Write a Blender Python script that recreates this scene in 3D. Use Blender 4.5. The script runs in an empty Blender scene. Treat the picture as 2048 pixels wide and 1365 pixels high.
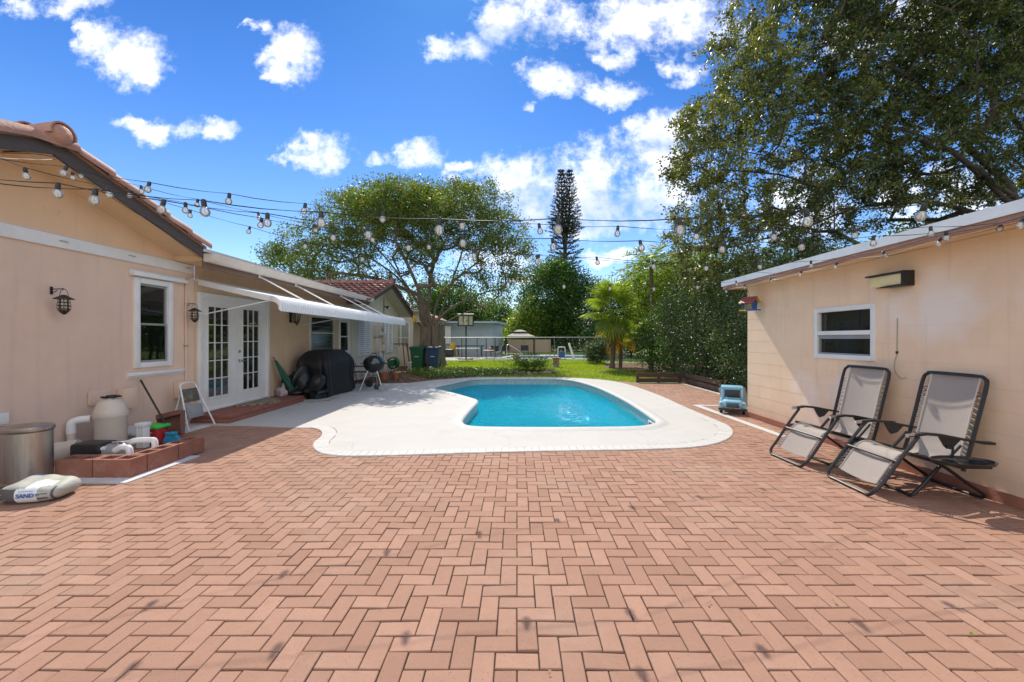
import bpy, bmesh, math, random
import numpy as np
from mathutils import Vector, Matrix
from mathutils.geometry import tessellate_polygon

random.seed(7); rng = np.random.default_rng(7)
scene = bpy.context.scene
COL = scene.collection
R = math.radians
EYE = 1.49; FPX = 796.4; VX = 1034.0; VY = 677.0      # eye height, focal length in photo pixels, vanishing point

# ------------------------------------------------------------------ camera
cam_data = bpy.data.cameras.new("camera"); cam = bpy.data.objects.new("camera", cam_data); COL.objects.link(cam)
cam.location = (0, 0, EYE); cam.rotation_euler = (R(90), 0, 0)
cam_data.sensor_width = 36; cam_data.lens = 14.0
cam_data.shift_x = -10/2048; cam_data.shift_y = -5.5/2048
cam_data.clip_start = 0.05; cam_data.clip_end = 2000
scene.camera = cam
scene.view_settings.view_transform = 'Standard'; scene.view_settings.look = 'None'
scene.view_settings.exposure = 0.35; scene.view_settings.gamma = 1

# ------------------------------------------------------------------ sun
SUN = Vector((-0.16, 0.935, 1.0)).normalized()
SUN_EL = math.asin(SUN.z); SUN_AZ = math.atan2(SUN.x, SUN.y)
sl = bpy.data.lights.new("sun", 'SUN'); sl.energy = 4.1; sl.angle = R(0.5); sl.color = (1.0, 0.92, 0.79)
so = bpy.data.objects.new("sun", sl); COL.objects.link(so); so.location = (-8, 30, 40)
so.rotation_euler = SUN.to_track_quat('Z', 'Y').to_euler()

# ------------------------------------------------------------------ world: sky and clouds
world = bpy.data.worlds.new("World"); scene.world = world; world.use_nodes = True
WN = world.node_tree.nodes; WL = world.node_tree.links; WN.clear()
def wn(t, **k):
    n = WN.new(t)
    for a, b in k.items(): setattr(n, a, b)
    return n
def wmath(op, a, b=None, c=None, clamp=False):
    n = wn('ShaderNodeMath', operation=op, use_clamp=clamp)
    for i, v in enumerate((a, b, c)):
        if v is None: continue
        if isinstance(v, (int, float)): n.inputs[i].default_value = v
        else: WL.new(v, n.inputs[i])
    return n.outputs[0]
sky = wn('ShaderNodeTexSky', sky_type='NISHITA', sun_disc=False)
sky.sun_elevation = SUN_EL; sky.sun_rotation = SUN_AZ
sky.air_density = 1.0; sky.dust_density = 0.15; sky.ozone_density = 3.0; sky.altitude = 0
hsv = wn('ShaderNodeHueSaturation'); hsv.inputs['Saturation'].default_value = 1.12
hsv.inputs['Hue'].default_value = 0.508
WL.new(sky.outputs[0], hsv.inputs['Color'])
tc = wn('ShaderNodeTexCoord'); sep = wn('ShaderNodeSeparateXYZ'); WL.new(tc.outputs['Generated'], sep.inputs[0])
dy = wmath('MAXIMUM', sep.outputs[1], 0.02)
U = wmath('DIVIDE', sep.outputs[0], dy); V = wmath('DIVIDE', sep.outputs[2], dy)
uv = wn('ShaderNodeCombineXYZ'); WL.new(U, uv.inputs[0]); WL.new(V, uv.inputs[1])
wpn = wn('ShaderNodeTexNoise'); wpn.inputs['Scale'].default_value = 9.0; wpn.inputs['Detail'].default_value = 5; wpn.inputs['Roughness'].default_value = 0.6; WL.new(uv.outputs[0], wpn.inputs['Vector'])
wps = wn('ShaderNodeSeparateXYZ'); WL.new(wpn.outputs['Color'], wps.inputs[0])
U = wmath('ADD', U, wmath('MULTIPLY', wmath('SUBTRACT', wps.outputs[0], 0.5), 0.16)); V = wmath('ADD', V, wmath('MULTIPLY', wmath('SUBTRACT', wps.outputs[1], 0.5), 0.11))
def wnoise(scale, detail, rough=0.55, off=0.0, stretch=1.0):
    m = wn('ShaderNodeMapping'); m.inputs['Location'].default_value = (off, off*0.7, off*0.3)
    m.inputs['Scale'].default_value = (1, stretch, 1); WL.new(uv.outputs[0], m.inputs[0])
    n = wn('ShaderNodeTexNoise'); n.inputs['Scale'].default_value = scale; n.inputs['Detail'].default_value = detail
    n.inputs['Roughness'].default_value = rough; WL.new(m.outputs[0], n.inputs['Vector'])
    return n.outputs['Fac']
n1 = wnoise(9.0, 9, 0.62); n2 = wnoise(30.0, 7, 0.65, 3.1); n3 = wnoise(3.0, 4, 0.5, 7.7)
# cloud banks of that day: centre and half size as (azimuth, elevation) tangents
CL = [(190,85,60,45),(262,118,72,48),(300,150,30,14),(590,105,52,52),(570,150,30,16),(525,60,20,20),
      (262,243,50,16),(345,255,70,22),(425,262,52,18),(640,300,66,32),(825,308,56,32),(742,315,26,16),(580,312,40,10),
      (1010,30,70,45),(1240,35,230,62),(925,100,60,26),(1390,70,120,45),(1215,118,50,18),
      (1110,165,75,34),(1225,183,66,25),(1340,255,80,38),(1050,212,14,10),
      (1060,372,120,58),(1250,372,165,90),(1150,415,210,46),(1320,330,80,52),(1370,150,42,20),(1215,452,60,18),
      (1230,512,75,16),(1060,560,60,14),(120,8,90,22),(930,325,30,12),(560,560,60,12),(980,520,80,30),(150,60,20,10),(790,290,20,12),(1150,455,90,16),(1800,60,160,60),(1900,430,120,90),(1600,400,120,60)]
mask = None; under = None
for (cx, cy, rx, ry) in CL:
    u0 = (cx-VX)/FPX; v0 = (VY-cy)/FPX; ru = rx/FPX*1.25; rv = ry/FPX*1.25
    a = wmath('MULTIPLY', wmath('SUBTRACT', U, u0), 1/ru); b = wmath('MULTIPLY', wmath('SUBTRACT', V, v0), 1/rv)
    d = wmath('SUBTRACT', 1.0, wmath('ADD', wmath('MULTIPLY', a, a), wmath('MULTIPLY', b, b)))
    mask = d if mask is None else wmath('SMOOTH_MAX', mask, d, 0.25)
mask = wmath('MAXIMUM', mask, -1.3)
front = wmath('GREATER_THAN', sep.outputs[1], 0.05)
back = wmath('SUBTRACT', wmath('MULTIPLY', wnoise(1.2, 3, 0.5, 20.0), 3.0), 0.45)  # unseen cloud cover behind the camera, added as neutral fill light
mask = wmath('ADD', wmath('MULTIPLY', mask, front), wmath('MULTIPLY', back, wmath('SUBTRACT', 1.0, front)))
n4 = wnoise(70.0, 5, 0.6, 5.5, 1.6)
dens = wmath('ADD', wmath('MULTIPLY', mask, 0.9), wmath('MULTIPLY', wmath('SUBTRACT', n1, 0.5), 3.6))
dens = wmath('ADD', dens, wmath('MULTIPLY', wmath('SUBTRACT', n4, 0.5), 0.5))
dens = wmath('ADD', dens, wmath('MULTIPLY', wmath('SUBTRACT', n2, 0.5), 1.5))
mr = wn('ShaderNodeMapRange', interpolation_type='SMOOTHSTEP'); WL.new(dens, mr.inputs[0])
mr.inputs[1].default_value = -0.05; mr.inputs[2].default_value = 1.45
cover = wmath('MULTIPLY', mr.outputs[0], 0.97)
# a thick bank is greyer low down: its own thickness hides the sun
g1 = None
for (cx, cy, rx, ry) in [(1200,425,230,50),(1060,402,110,30),(1020,75,120,30),(1345,290,80,26)]:
    u0 = (cx-VX)/FPX; v0 = (VY-cy)/FPX
    a = wmath('MULTIPLY', wmath('SUBTRACT', U, u0), FPX/rx); b = wmath('MULTIPLY', wmath('SUBTRACT', V, v0), FPX/ry)
    d = wmath('SUBTRACT', 1.0, wmath('ADD', wmath('MULTIPLY', a, a), wmath('MULTIPLY', b, b)))
    g1 = d if g1 is None else wmath('MAXIMUM', g1, d)
g1 = wmath('ADD', g1, wmath('MULTIPLY', wmath('SUBTRACT', n3, 0.5), 1.2)); g1 = wmath('ADD', g1, wmath('MULTIPLY', wmath('SUBTRACT', n2, 0.5), 1.6))
mg = wn('ShaderNodeMapRange', interpolation_type='SMOOTHSTEP'); WL.new(g1, mg.inputs[0]); mg.inputs[1].default_value = -0.1; mg.inputs[2].default_value = 1.0
cmix = wn('ShaderNodeMix', data_type='RGBA'); WL.new(mg.outputs[0], cmix.inputs['Factor'])
cmix.inputs['A'].default_value = (11.0, 11.1, 11.4, 1); cmix.inputs['B'].default_value = (6.6, 7.3, 8.6, 1)
# blue of the day: pull the sky to a deeper hue high up, pale near the horizon
skyx = wn('ShaderNodeMix', data_type='RGBA', blend_type='MULTIPLY'); skyx.inputs['Factor'].default_value = 1.0
WL.new(hsv.outputs[0], skyx.inputs['A'])
ramp = wn('ShaderNodeValToRGB'); WL.new(sep.outputs[2], ramp.inputs[0]); el = ramp.color_ramp.elements
el[0].position = 0.0; el[0].color = (1.45, 1.42, 1.45, 1); el[1].position = 0.62; el[1].color = (0.28, 0.68, 1.04, 1)
q = el.new(0.20); q.color = (1.02, 1.17, 1.28, 1); q = el.new(0.42); q.color = (0.56, 0.92, 1.22, 1)
WL.new(ramp.outputs[0], skyx.inputs['B'])
mix = wn('ShaderNodeMix', data_type='RGBA'); WL.new(cover, mix.inputs['Factor'])
WL.new(skyx.outputs['Result'], mix.inputs['A']); WL.new(cmix.outputs['Result'], mix.inputs['B'])
bg = wn('ShaderNodeBackground'); bg.inputs['Strength'].default_value = 0.105; WL.new(mix.outputs['Result'], bg.inputs['Color'])
wo = wn('ShaderNodeOutputWorld'); WL.new(bg.outputs[0], wo.inputs['Surface'])
scene.cycles.max_bounces = 8; scene.cycles.transparent_max_bounces = 24
try:
    scene.cycles.use_denoising = True
except Exception: pass

# ------------------------------------------------------------------ where a photo point lies
def gp(x, y, z=0.0):
    D = (EYE - z)*FPX/(y - VY); return Vector(((x-VX)/FPX*D, D, z))
def dp(x, y, D): return Vector(((x-VX)/FPX*D, D, EYE + (VY-y)/FPX*D))
def wp(x, y, X): return dp(x, y, X*FPX/(x-VX))

# ------------------------------------------------------------------ materials
def nodemat(name):
    m = bpy.data.materials.new(name); m.use_nodes = True
    nt = m.node_tree; return m, nt, nt.nodes, nt.links, nt.nodes['Principled BSDF']
def mat(name, col, rough=0.6, metal=0.0, spec=0.5, var=0.12, scale=6.0, bump=0.0, bscale=60.0, coord='Object', stretch=(1,1,1), dark=None, dscale=1.5, damt=0.5, coat=0.0, crack=0):
    m, nt, N, L, P = nodemat(name)
    P.inputs['Roughness'].default_value = rough; P.inputs['Metallic'].default_value = metal
    P.inputs['Specular IOR Level'].default_value = spec; P.inputs['Coat Weight'].default_value = coat
    t = N.new('ShaderNodeTexCoord'); mp = N.new('ShaderNodeMapping'); mp.inputs['Scale'].default_value = stretch
    L.new(t.outputs[coord], mp.inputs[0])
    n = N.new('ShaderNodeTexNoise'); n.inputs['Scale'].default_value = scale; n.inputs['Detail'].default_value = 6; n.inputs['Roughness'].default_value = 0.65
    L.new(mp.outputs[0], n.inputs['Vector'])
    r = N.new('ShaderNodeValToRGB'); r.color_ramp.elements[0].position = 0.3; r.color_ramp.elements[1].position = 0.72
    r.color_ramp.elements[0].color = tuple(c*(1-var) for c in col)+(1,); r.color_ramp.elements[1].color = tuple(min(1, c*(1+var)) for c in col)+(1,)
    L.new(n.outputs['Fac'], r.inputs[0]); out = r.outputs[0]
    if dark:
        n2 = N.new('ShaderNodeTexNoise'); n2.inputs['Scale'].default_value = dscale; n2.inputs['Detail'].default_value = 8; n2.inputs['Roughness'].default_value = 0.7
        L.new(mp.outputs[0], n2.inputs['Vector'])
        r2 = N.new('ShaderNodeValToRGB'); r2.color_ramp.elements[0].position = 0.52; r2.color_ramp.elements[1].position = 0.72
        r2.color_ramp.elements[0].color = (0,0,0,1); r2.color_ramp.elements[1].color = (damt,)*3+(1,)
        L.new(n2.outputs['Fac'], r2.inputs[0])
        mx = N.new('ShaderNodeMix'); mx.data_type = 'RGBA'; L.new(r2.outputs[0], mx.inputs['Factor']); L.new(out, mx.inputs['A']); mx.inputs['B'].default_value = tuple(dark)+(1,)
        out = mx.outputs['Result']
    L.new(out, P.inputs['Base Color'])
    if crack:
        wv = N.new('ShaderNodeTexNoise'); wv.inputs['Scale'].default_value = 1.5; wv.inputs['Detail'].default_value = 8; L.new(mp.outputs[0], wv.inputs['Vector'])
        ad = N.new('ShaderNodeMix'); ad.data_type = 'VECTOR'; ad.inputs['Factor'].default_value = .35; L.new(mp.outputs[0], ad.inputs['A']); L.new(wv.outputs['Color'], ad.inputs['B'])
        vo = N.new('ShaderNodeTexVoronoi'); vo.feature = 'DISTANCE_TO_EDGE'; vo.inputs['Scale'].default_value = .62; L.new(ad.outputs['Result'], vo.inputs['Vector'])
        cr = N.new('ShaderNodeMapRange'); cr.inputs[1].default_value = .0; cr.inputs[2].default_value = .0035; cr.inputs[3].default_value = crack; cr.inputs[4].default_value = 0; L.new(vo.outputs['Distance'], cr.inputs[0])
        cx_ = N.new('ShaderNodeMix'); cx_.data_type = 'RGBA'; L.new(cr.outputs[0], cx_.inputs['Factor']); L.new(out, cx_.inputs['A']); cx_.inputs['B'].default_value = (.22,.20,.17,1); L.new(cx_.outputs['Result'], P.inputs['Base Color'])
    if bump:
        n3 = N.new('ShaderNodeTexNoise'); n3.inputs['Scale'].default_value = bscale; n3.inputs['Detail'].default_value = 4
        L.new(mp.outputs[0], n3.inputs['Vector'])
        b = N.new('ShaderNodeBump'); b.inputs['Strength'].default_value = bump; b.inputs['Distance'].default_value = 0.01
        L.new(n3.outputs['Fac'], b.inputs['Height']); L.new(b.outputs[0], P.inputs['Normal'])
    return m

def leafmat(name, dark, light, autumn=None, trans=0.35, rough=0.38, spec=0.5):
    m, nt, N, L, P = nodemat(name)
    at = N.new('ShaderNodeAttribute'); at.attribute_name = 'tint'
    r = N.new('ShaderNodeValToRGB'); e = r.color_ramp.elements
    e[0].position = 0.0; e[0].color = tuple(dark)+(1,); e[1].position = 0.85; e[1].color = tuple(light)+(1,)
    if autumn:
        x = e.new(0.93); x.color = tuple(light)+(1,); x = e.new(0.97); x.color = tuple(autumn)+(1,)
    L.new(at.outputs['Fac'], r.inputs[0]); L.new(r.outputs[0], P.inputs['Base Color'])
    P.inputs['Roughness'].default_value = rough; P.inputs['Specular IOR Level'].default_value = spec
    tr = N.new('ShaderNodeBsdfTranslucent'); g = N.new('ShaderNodeMix'); g.data_type = 'RGBA'; g.blend_type = 'MULTIPLY'; g.inputs['Factor'].default_value = 1
    L.new(r.outputs[0], g.inputs['A']); g.inputs['B'].default_value = (2.6, 2.4, 0.7, 1); L.new(g.outputs['Result'], tr.inputs['Color'])
    mx = N.new('ShaderNodeMixShader'); mx.inputs[0].default_value = trans
    L.new(P.outputs[0], mx.inputs[1]); L.new(tr.outputs[0], mx.inputs[2]); L.new(mx.outputs[0], N['Material Output'].inputs['Surface'])
    return m

def glassmat(name, tint=(1,1,1), body=0.0, bodycol=(0.9,0.9,0.9), rough=0.02, refl=1.0):
    """thin glazing: see-through, with a Fresnel mirror and a little diffuse body colour"""
    m, nt, N, L, P = nodemat(name); N.remove(P)
    tr = N.new('ShaderNodeBsdfTransparent'); tr.inputs[0].default_value = tuple(tint)+(1,)
    gl = N.new('ShaderNodeBsdfGlossy'); gl.inputs['Roughness'].default_value = rough
    fr = N.new('ShaderNodeFresnel'); fr.inputs[0].default_value = 1.6
    k = N.new('ShaderNodeMath'); k.operation = 'MULTIPLY'; k.inputs[1].default_value = refl; k.use_clamp = True; L.new(fr.outputs[0], k.inputs[0])
    df = N.new('ShaderNodeBsdfDiffuse'); df.inputs[0].default_value = tuple(bodycol)+(1,)
    tl = N.new('ShaderNodeBsdfTranslucent'); tl.inputs[0].default_value = tuple(bodycol)+(1,)
    mb_ = N.new('ShaderNodeMixShader'); mb_.inputs[0].default_value = .5; L.new(df.outputs[0], mb_.inputs[1]); L.new(tl.outputs[0], mb_.inputs[2])
    m1 = N.new('ShaderNodeMixShader'); m1.inputs[0].default_value = body; L.new(tr.outputs[0], m1.inputs[1]); L.new(mb_.outputs[0], m1.inputs[2])
    m2 = N.new('ShaderNodeMixShader'); L.new(k.outputs[0], m2.inputs[0]); L.new(m1.outputs[0], m2.inputs[1]); L.new(gl.outputs[0], m2.inputs[2])
    L.new(m2.outputs[0], N['Material Output'].inputs['Surface'])
    return m

M = {}
def stucco(name, col, patch=(0.66,0.56,0.47), pamt=0.25, course=None, boards=None, rough=0.85):
    m, nt, N, L, P = nodemat(name); P.inputs['Roughness'].default_value = rough; P.inputs['Specular IOR Level'].default_value = 0.3
    t = N.new('ShaderNodeTexCoord'); sp = N.new('ShaderNodeSeparateXYZ'); L.new(t.outputs['Object'], sp.inputs[0])
    def noise(sc, d=6, ro=0.6):
        n = N.new('ShaderNodeTexNoise'); n.inputs['Scale'].default_value = sc; n.inputs['Detail'].default_value = d; n.inputs['Roughness'].default_value = ro; L.new(t.outputs['Object'], n.inputs['Vector']); return n.outputs['Fac']
    r = N.new('ShaderNodeValToRGB'); r.color_ramp.elements[0].position = .3; r.color_ramp.elements[1].position = .75
    r.color_ramp.elements[0].color = tuple(c*.93 for c in col)+(1,); r.color_ramp.elements[1].color = tuple(c*1.06 for c in col)+(1,); L.new(noise(1.7), r.inputs[0])
    r2 = N.new('ShaderNodeValToRGB'); r2.color_ramp.elements[0].position = .56; r2.color_ramp.elements[1].position = .68; r2.color_ramp.elements[0].color = (0,0,0,1); r2.color_ramp.elements[1].color = (pamt,)*3+(1,)
    L.new(noise(0.9, 3, .5), r2.inputs[0])
    mx = N.new('ShaderNodeMix'); mx.data_type = 'RGBA'; L.new(r2.outputs[0], mx.inputs['Factor']); L.new(r.outputs[0], mx.inputs['A']); mx.inputs['B'].default_value = tuple(patch)+(1,)
    out = mx.outputs['Result']
    # scuffs and small dirt
    r3 = N.new('ShaderNodeValToRGB'); r3.color_ramp.elements[0].position = .66; r3.color_ramp.elements[1].position = .74; r3.color_ramp.elements[0].color = (0,0,0,1); r3.color_ramp.elements[1].color = (.22,)*3+(1,)
    L.new(noise(9, 8, .7), r3.inputs[0]); mx2 = N.new('ShaderNodeMix'); mx2.data_type = 'RGBA'; L.new(r3.outputs[0], mx2.inputs['Factor']); L.new(out, mx2.inputs['A']); mx2.inputs['B'].default_value = (0.22,.16,.12,1)
    out = mx2.outputs['Result']
    # splash dirt low on the wall and rain streaks
    zr = N.new('ShaderNodeMapRange'); zr.inputs[1].default_value = .02; zr.inputs[2].default_value = .42; zr.inputs[3].default_value = .75; zr.inputs[4].default_value = 0; L.new(sp.outputs[2], zr.inputs[0])
    zm = N.new('ShaderNodeMath'); zm.operation = 'MULTIPLY'; L.new(zr.outputs[0], zm.inputs[0]); L.new(noise(5, 8, .7), zm.inputs[1])
    st_ = N.new('ShaderNodeMapping'); st_.inputs['Scale'].default_value = (5,5,.35); L.new(t.outputs['Object'], st_.inputs[0]); sn = N.new('ShaderNodeTexNoise'); sn.inputs['Scale'].default_value = 2.2; sn.inputs['Detail'].default_value = 6; L.new(st_.outputs[0], sn.inputs['Vector'])
    sr = N.new('ShaderNodeMapRange'); sr.inputs[1].default_value = .55; sr.inputs[2].default_value = .8; sr.inputs[4].default_value = .22; L.new(sn.outputs['Fac'], sr.inputs[0])
    zz = N.new('ShaderNodeMath'); zz.operation = 'MAXIMUM'; L.new(zm.outputs[0], zz.inputs[0]); L.new(sr.outputs[0], zz.inputs[1])
    mx3 = N.new('ShaderNodeMix'); mx3.data_type = 'RGBA'; L.new(zz.outputs[0], mx3.inputs['Factor']); L.new(out, mx3.inputs['A']); mx3.inputs['B'].default_value = (.36,.27,.21,1)
    out = mx3.outputs['Result']; L.new(out, P.inputs['Base Color'])
    b = N.new('ShaderNodeBump'); b.inputs['Strength'].default_value = 0.25; b.inputs['Distance'].default_value = 0.006; L.new(noise(70, 4), b.inputs['Height'])
    last = b
    def groove(src, period, width, dist):
        a = N.new('ShaderNodeMath'); a.operation = 'DIVIDE'; a.inputs[1].default_value = period; L.new(src, a.inputs[0])
        f = N.new('ShaderNodeMath'); f.operation = 'FRACT'; L.new(a.outputs[0], f.inputs[0])
        g = N.new('ShaderNodeMapRange'); g.inputs[1].default_value = 0; g.inputs[2].default_value = width/period; L.new(f.outputs[0], g.inputs[0])
        bb = N.new('ShaderNodeBump'); bb.inputs['Strength'].default_value = 0.18; bb.inputs['Distance'].default_value = dist; L.new(g.outputs[0], bb.inputs['Height'])
        return bb
    nonlocal_last = [b]
    if course:
        bb = groove(sp.outputs[2], course, 0.018, 0.012); L.new(nonlocal_last[0].outputs[0], bb.inputs['Normal']); nonlocal_last[0] = bb
    if boards:
        bb = groove(sp.outputs[1], boards, 0.016, 0.02); L.new(nonlocal_last[0].outputs[0], bb.inputs['Normal']); nonlocal_last[0] = bb
    L.new(nonlocal_last[0].outputs[0], P.inputs['Normal'])
    return m

def brickmat(name, c0, c1):
    m, nt, N, L, P = nodemat(name); P.inputs['Roughness'].default_value = 0.85; P.inputs['Specular IOR Level'].default_value = 0.25
    at = N.new('ShaderNodeAttribute'); at.attribute_name = 'tint'
    r = N.new('ShaderNodeValToRGB'); e = r.color_ramp.elements; e[0].color = tuple(c0)+(1,); e[1].color = tuple(c1)+(1,); L.new(at.outputs['Fac'], r.inputs[0])
    t = N.new('ShaderNodeTexCoord')
    def noise(sc, d, ro):
        n = N.new('ShaderNodeTexNoise'); n.inputs['Scale'].default_value = sc; n.inputs['Detail'].default_value = d; n.inputs['Roughness'].default_value = ro; L.new(t.outputs['Object'], n.inputs['Vector']); return n.outputs['Fac']
    def mixin(prev, fac, p0, p1, amt, col):
        q = N.new('ShaderNodeValToRGB'); q.color_ramp.elements[0].position = p0; q.color_ramp.elements[1].position = p1; q.color_ramp.elements[0].color = (0,0,0,1); q.color_ramp.elements[1].color = (amt,)*3+(1,)
        L.new(fac, q.inputs[0]); x = N.new('ShaderNodeMix'); x.data_type = 'RGBA'; L.new(q.outputs[0], x.inputs['Factor']); L.new(prev, x.inputs['A']); x.inputs['B'].default_value = tuple(col)+(1,); return x.outputs['Result']
    o = r.outputs[0]
    o = mixin(o, noise(0.7, 8, .7), .50, .72, .55, (.41,.30,.24))       # grey lime bloom
    o = mixin(o, noise(2.2, 9, .78), .56, .70, .45, (.25,.14,.10))      # old damp dirt
    o = mixin(o, noise(13, 7, .75), .42, .72, .35, (.27,.155,.11))
    o = mixin(o, noise(90, 3, .6), .62, .70, .6, (.17,.08,.055))
    o = mixin(o, noise(38, 4, .7), .66, .71, .6, (.15,.075,.05))         # pits
    o = mixin(o, noise(160, 2, .6), .66, .74, .4, (.62,.44,.36))        # sand grains
    L.new(o, P.inputs['Base Color'])
    b = N.new('ShaderNodeBump'); b.inputs['Strength'].default_value = 0.5; b.inputs['Distance'].default_value = 0.002; L.new(noise(140, 4, .7), b.inputs['Height']); L.new(b.outputs[0], P.inputs['Normal'])
    return m

M['brick'] = brickmat('brick paver', (.310,.176,.122), (.405,.238,.170))
M['joint'] = mat('joint sand', (.035,.022,.017), .95, var=.4, scale=30, bump=.6, bscale=120)
M['deck'] = mat('white pool deck coating', (.50,.49,.468), .8, var=.035, scale=2.5, bump=.35, bscale=90, dark=(.42,.385,.34), dscale=1.3, damt=.42, crack=.30)
M['deckbrick'] = mat('white painted brick', (.53,.525,.505), .75, var=.04, scale=9, bump=.3, bscale=70, dark=(.45,.42,.38), dscale=3.5, damt=.4)
M['coping'] = mat('coping', (.50,.505,.49), .7, var=.06, scale=8, bump=.3, bscale=60)
M['housewall'] = stucco('house stucco', (.76,.56,.44), (.66,.53,.45), .4)
M['gablewall_bounce'] = stucco('gable stucco with bounce tint', (.76,.53,.345), (.70,.52,.38), .3)  # warm bounce light painted into the gable colour
M['siding'] = stucco('board siding', (.70,.50,.335), (.66,.50,.36), .2, boards=0.2)
M['palewall'] = stucco('pale wing wall', (.72,.65,.53), (.6,.56,.45), .3)
M['shedwall'] = stucco('shed stucco', (.86,.64,.45), (.86,.76,.68), .9, course=0.203)
M['greywall'] = stucco('grey stucco', (.40,.47,.50), (.38,.42,.44), .3)
M['tanwall'] = mat('tan board fence', (.46,.34,.24), .85, var=.1, scale=3, stretch=(1,1,6), bump=.2)
M['white'] = mat('white paint', (.78,.78,.77), .45, var=.04, scale=5, dark=(.55,.5,.44), dscale=4, damt=.25)
M['whitemetal'] = mat('white metal', (.78,.79,.80), .38, var=.04, scale=4, dark=(.5,.48,.44), dscale=6, damt=.2)
M['cream'] = mat('cream gutter', (.70,.62,.54), .5, var=.06, scale=3, dark=(.4,.33,.28), dscale=5, damt=.3)
M['fascia'] = mat('dark brown fascia', (.085,.065,.058), .6, var=.2, scale=5, stretch=(1,.3,6))
M['brownsoffit'] = mat('brown board', (.20,.13,.095), .8, var=.2, scale=4, stretch=(1,.3,4))
M['soffit'] = mat('soffit paint', (.78,.56,.36), .8, var=.06, scale=3)
M['tile'] = mat('terracotta roof tile', (.40,.205,.15), .7, var=.22, scale=5, bump=.5, bscale=40, dark=(.50,.38,.31), dscale=2.4, damt=.7)
M['darktile'] = mat('red brown roof tile', (.27,.12,.10), .6, var=.3, scale=6, bump=.5, bscale=40, dark=(.40,.30,.27), dscale=3, damt=.6)
M['shingle'] = mat('roof shingle', (.05,.045,.045), .9, var=.3, scale=20)
M['roofwhite'] = mat('shed roof sheet', (.62,.66,.70), .4, var=.06, scale=3, dark=(.4,.42,.45), dscale=2, damt=.4)
M['shedfascia'] = mat('shed fascia', (.42,.23,.17), .7, var=.15, scale=6)
M['redbase'] = mat('red painted plinth', (.33,.135,.09), .75, var=.18, scale=6, bump=.4)
M['black'] = mat('black metal', (.018,.018,.02), .38, var=.2, scale=10)
M['blackplastic'] = mat('black plastic', (.025,.025,.026), .42, var=.2, scale=10)
M['cover'] = mat('black cover cloth', (.012,.012,.014), .62, var=.3, scale=5, bump=.25, bscale=9)
M['blackbag'] = mat('black plastic sheet', (.010,.012,.012), .35, var=.3, scale=8, bump=.8, bscale=16)
M['chrome'] = mat('bare metal', (.62,.62,.62), .25, metal=1, var=.1, scale=6)
M['steel'] = mat('dull steel', (.45,.43,.40), .38, metal=.9, var=.25, scale=3, stretch=(5,5,.4), dark=(.34,.17,.08), dscale=2.0, damt=.55)
M['grey'] = mat('grey plastic', (.30,.31,.31), .5, var=.1)
M['beigeplastic'] = mat('beige plastic', (.64,.56,.47), .45, var=.05, scale=4, dark=(.35,.28,.22), dscale=5, damt=.25)
M['pvc'] = mat('white pipe', (.78,.77,.75), .35, var=.05)
M['fabric'] = mat('taupe mesh fabric', (.36,.315,.28), .85, var=.05, scale=40, bump=.3, bscale=220)
M['lace'] = mat('cream lacing edge', (.55,.50,.44), .8, var=.1)
M['wood'] = mat('dark stained wood', (.085,.05,.038), .8, var=.25, scale=5, stretch=(1,1,8), bump=.3)
M['redwood'] = mat('red brown wood', (.25,.09,.06), .75, var=.25, scale=5)
M['lightwood'] = mat('weathered pole', (.36,.30,.24), .7, var=.2)
M['bark'] = mat('ficus bark', (.20,.155,.115), .9, var=.3, scale=5, stretch=(1,1,.35), bump=.9, bscale=14)
M['oakbark'] = mat('oak bark', (.075,.058,.045), .95, var=.35, scale=6, bump=.9, bscale=18)
M['palmbark'] = mat('palm trunk', (.15,.11,.075), .95, var=.35, scale=9, stretch=(1,1,3), bump=.9, bscale=20)
M['green'] = mat('green plastic', (.02,.12,.05), .45, var=.12)
M['blue'] = mat('blue plastic', (.035,.07,.14), .45, var=.12)
M['binlid'] = mat('green lid', (.018,.10,.042), .5, var=.1)
M['lime'] = mat('bright green lid', (.05,.55,.08), .4, var=.05)
M['red'] = mat('red plastic', (.42,.02,.03), .4, var=.08)
M['brushblue'] = mat('blue brush', (.03,.30,.48), .5, var=.1)
M['brownplastic'] = mat('brown plastic', (.19,.085,.06), .45, var=.1)
M['cinder'] = mat('painted red block', (.30,.125,.085), .85, var=.15, scale=9, bump=.6, bscale=60, dark=(.5,.38,.32), dscale=7, damt=.35)
M['soil'] = mat('block fill', (.09,.07,.05), .95, var=.4, scale=30, bump=.8)
M['concrete'] = mat('pad concrete', (.62,.62,.62), .85, var=.08, scale=6, bump=.3, dark=(.3,.26,.22), dscale=5, damt=.4)
M['sack'] = mat('woven sack', (.40,.41,.37), .6, var=.1, scale=12, bump=.3, dark=(.34,.36,.20), dscale=5, damt=.6)
M['inkgrey'] = mat('printed dark band', (.10,.095,.09), .6, var=.1)
M['inkblue'] = mat('printed blue', (.04,.13,.36), .6, var=.05)
M['inkwhite'] = mat('printed white', (.78,.80,.82), .6, var=.03)
M['terracotta'] = mat('clay pot', (.42,.15,.08), .8, var=.15)
M['glass'] = glassmat('window glass', (.55,.60,.57), 0.06, (.16,.24,.19), refl=1.5)  # greenish reflection painted in as the diffuse body colour
M['doorglass'] = glassmat('door glass', (.45,.48,.46), 0.10, (.35,.38,.34), refl=2.2)  # body tint stands in for a grey-green reflection on the panes
M['bulb'] = glassmat('clear bulb glass', (.95,.97,.98), 0.36, (.95,.95,.93), refl=1.7)
M['lampglass'] = glassmat('lamp glass', (.9,.88,.8), 0.15, (.9,.85,.7))
M['darkroom'] = mat('room behind glass', (.03,.034,.03), .9, var=.5, scale=3)
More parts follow.
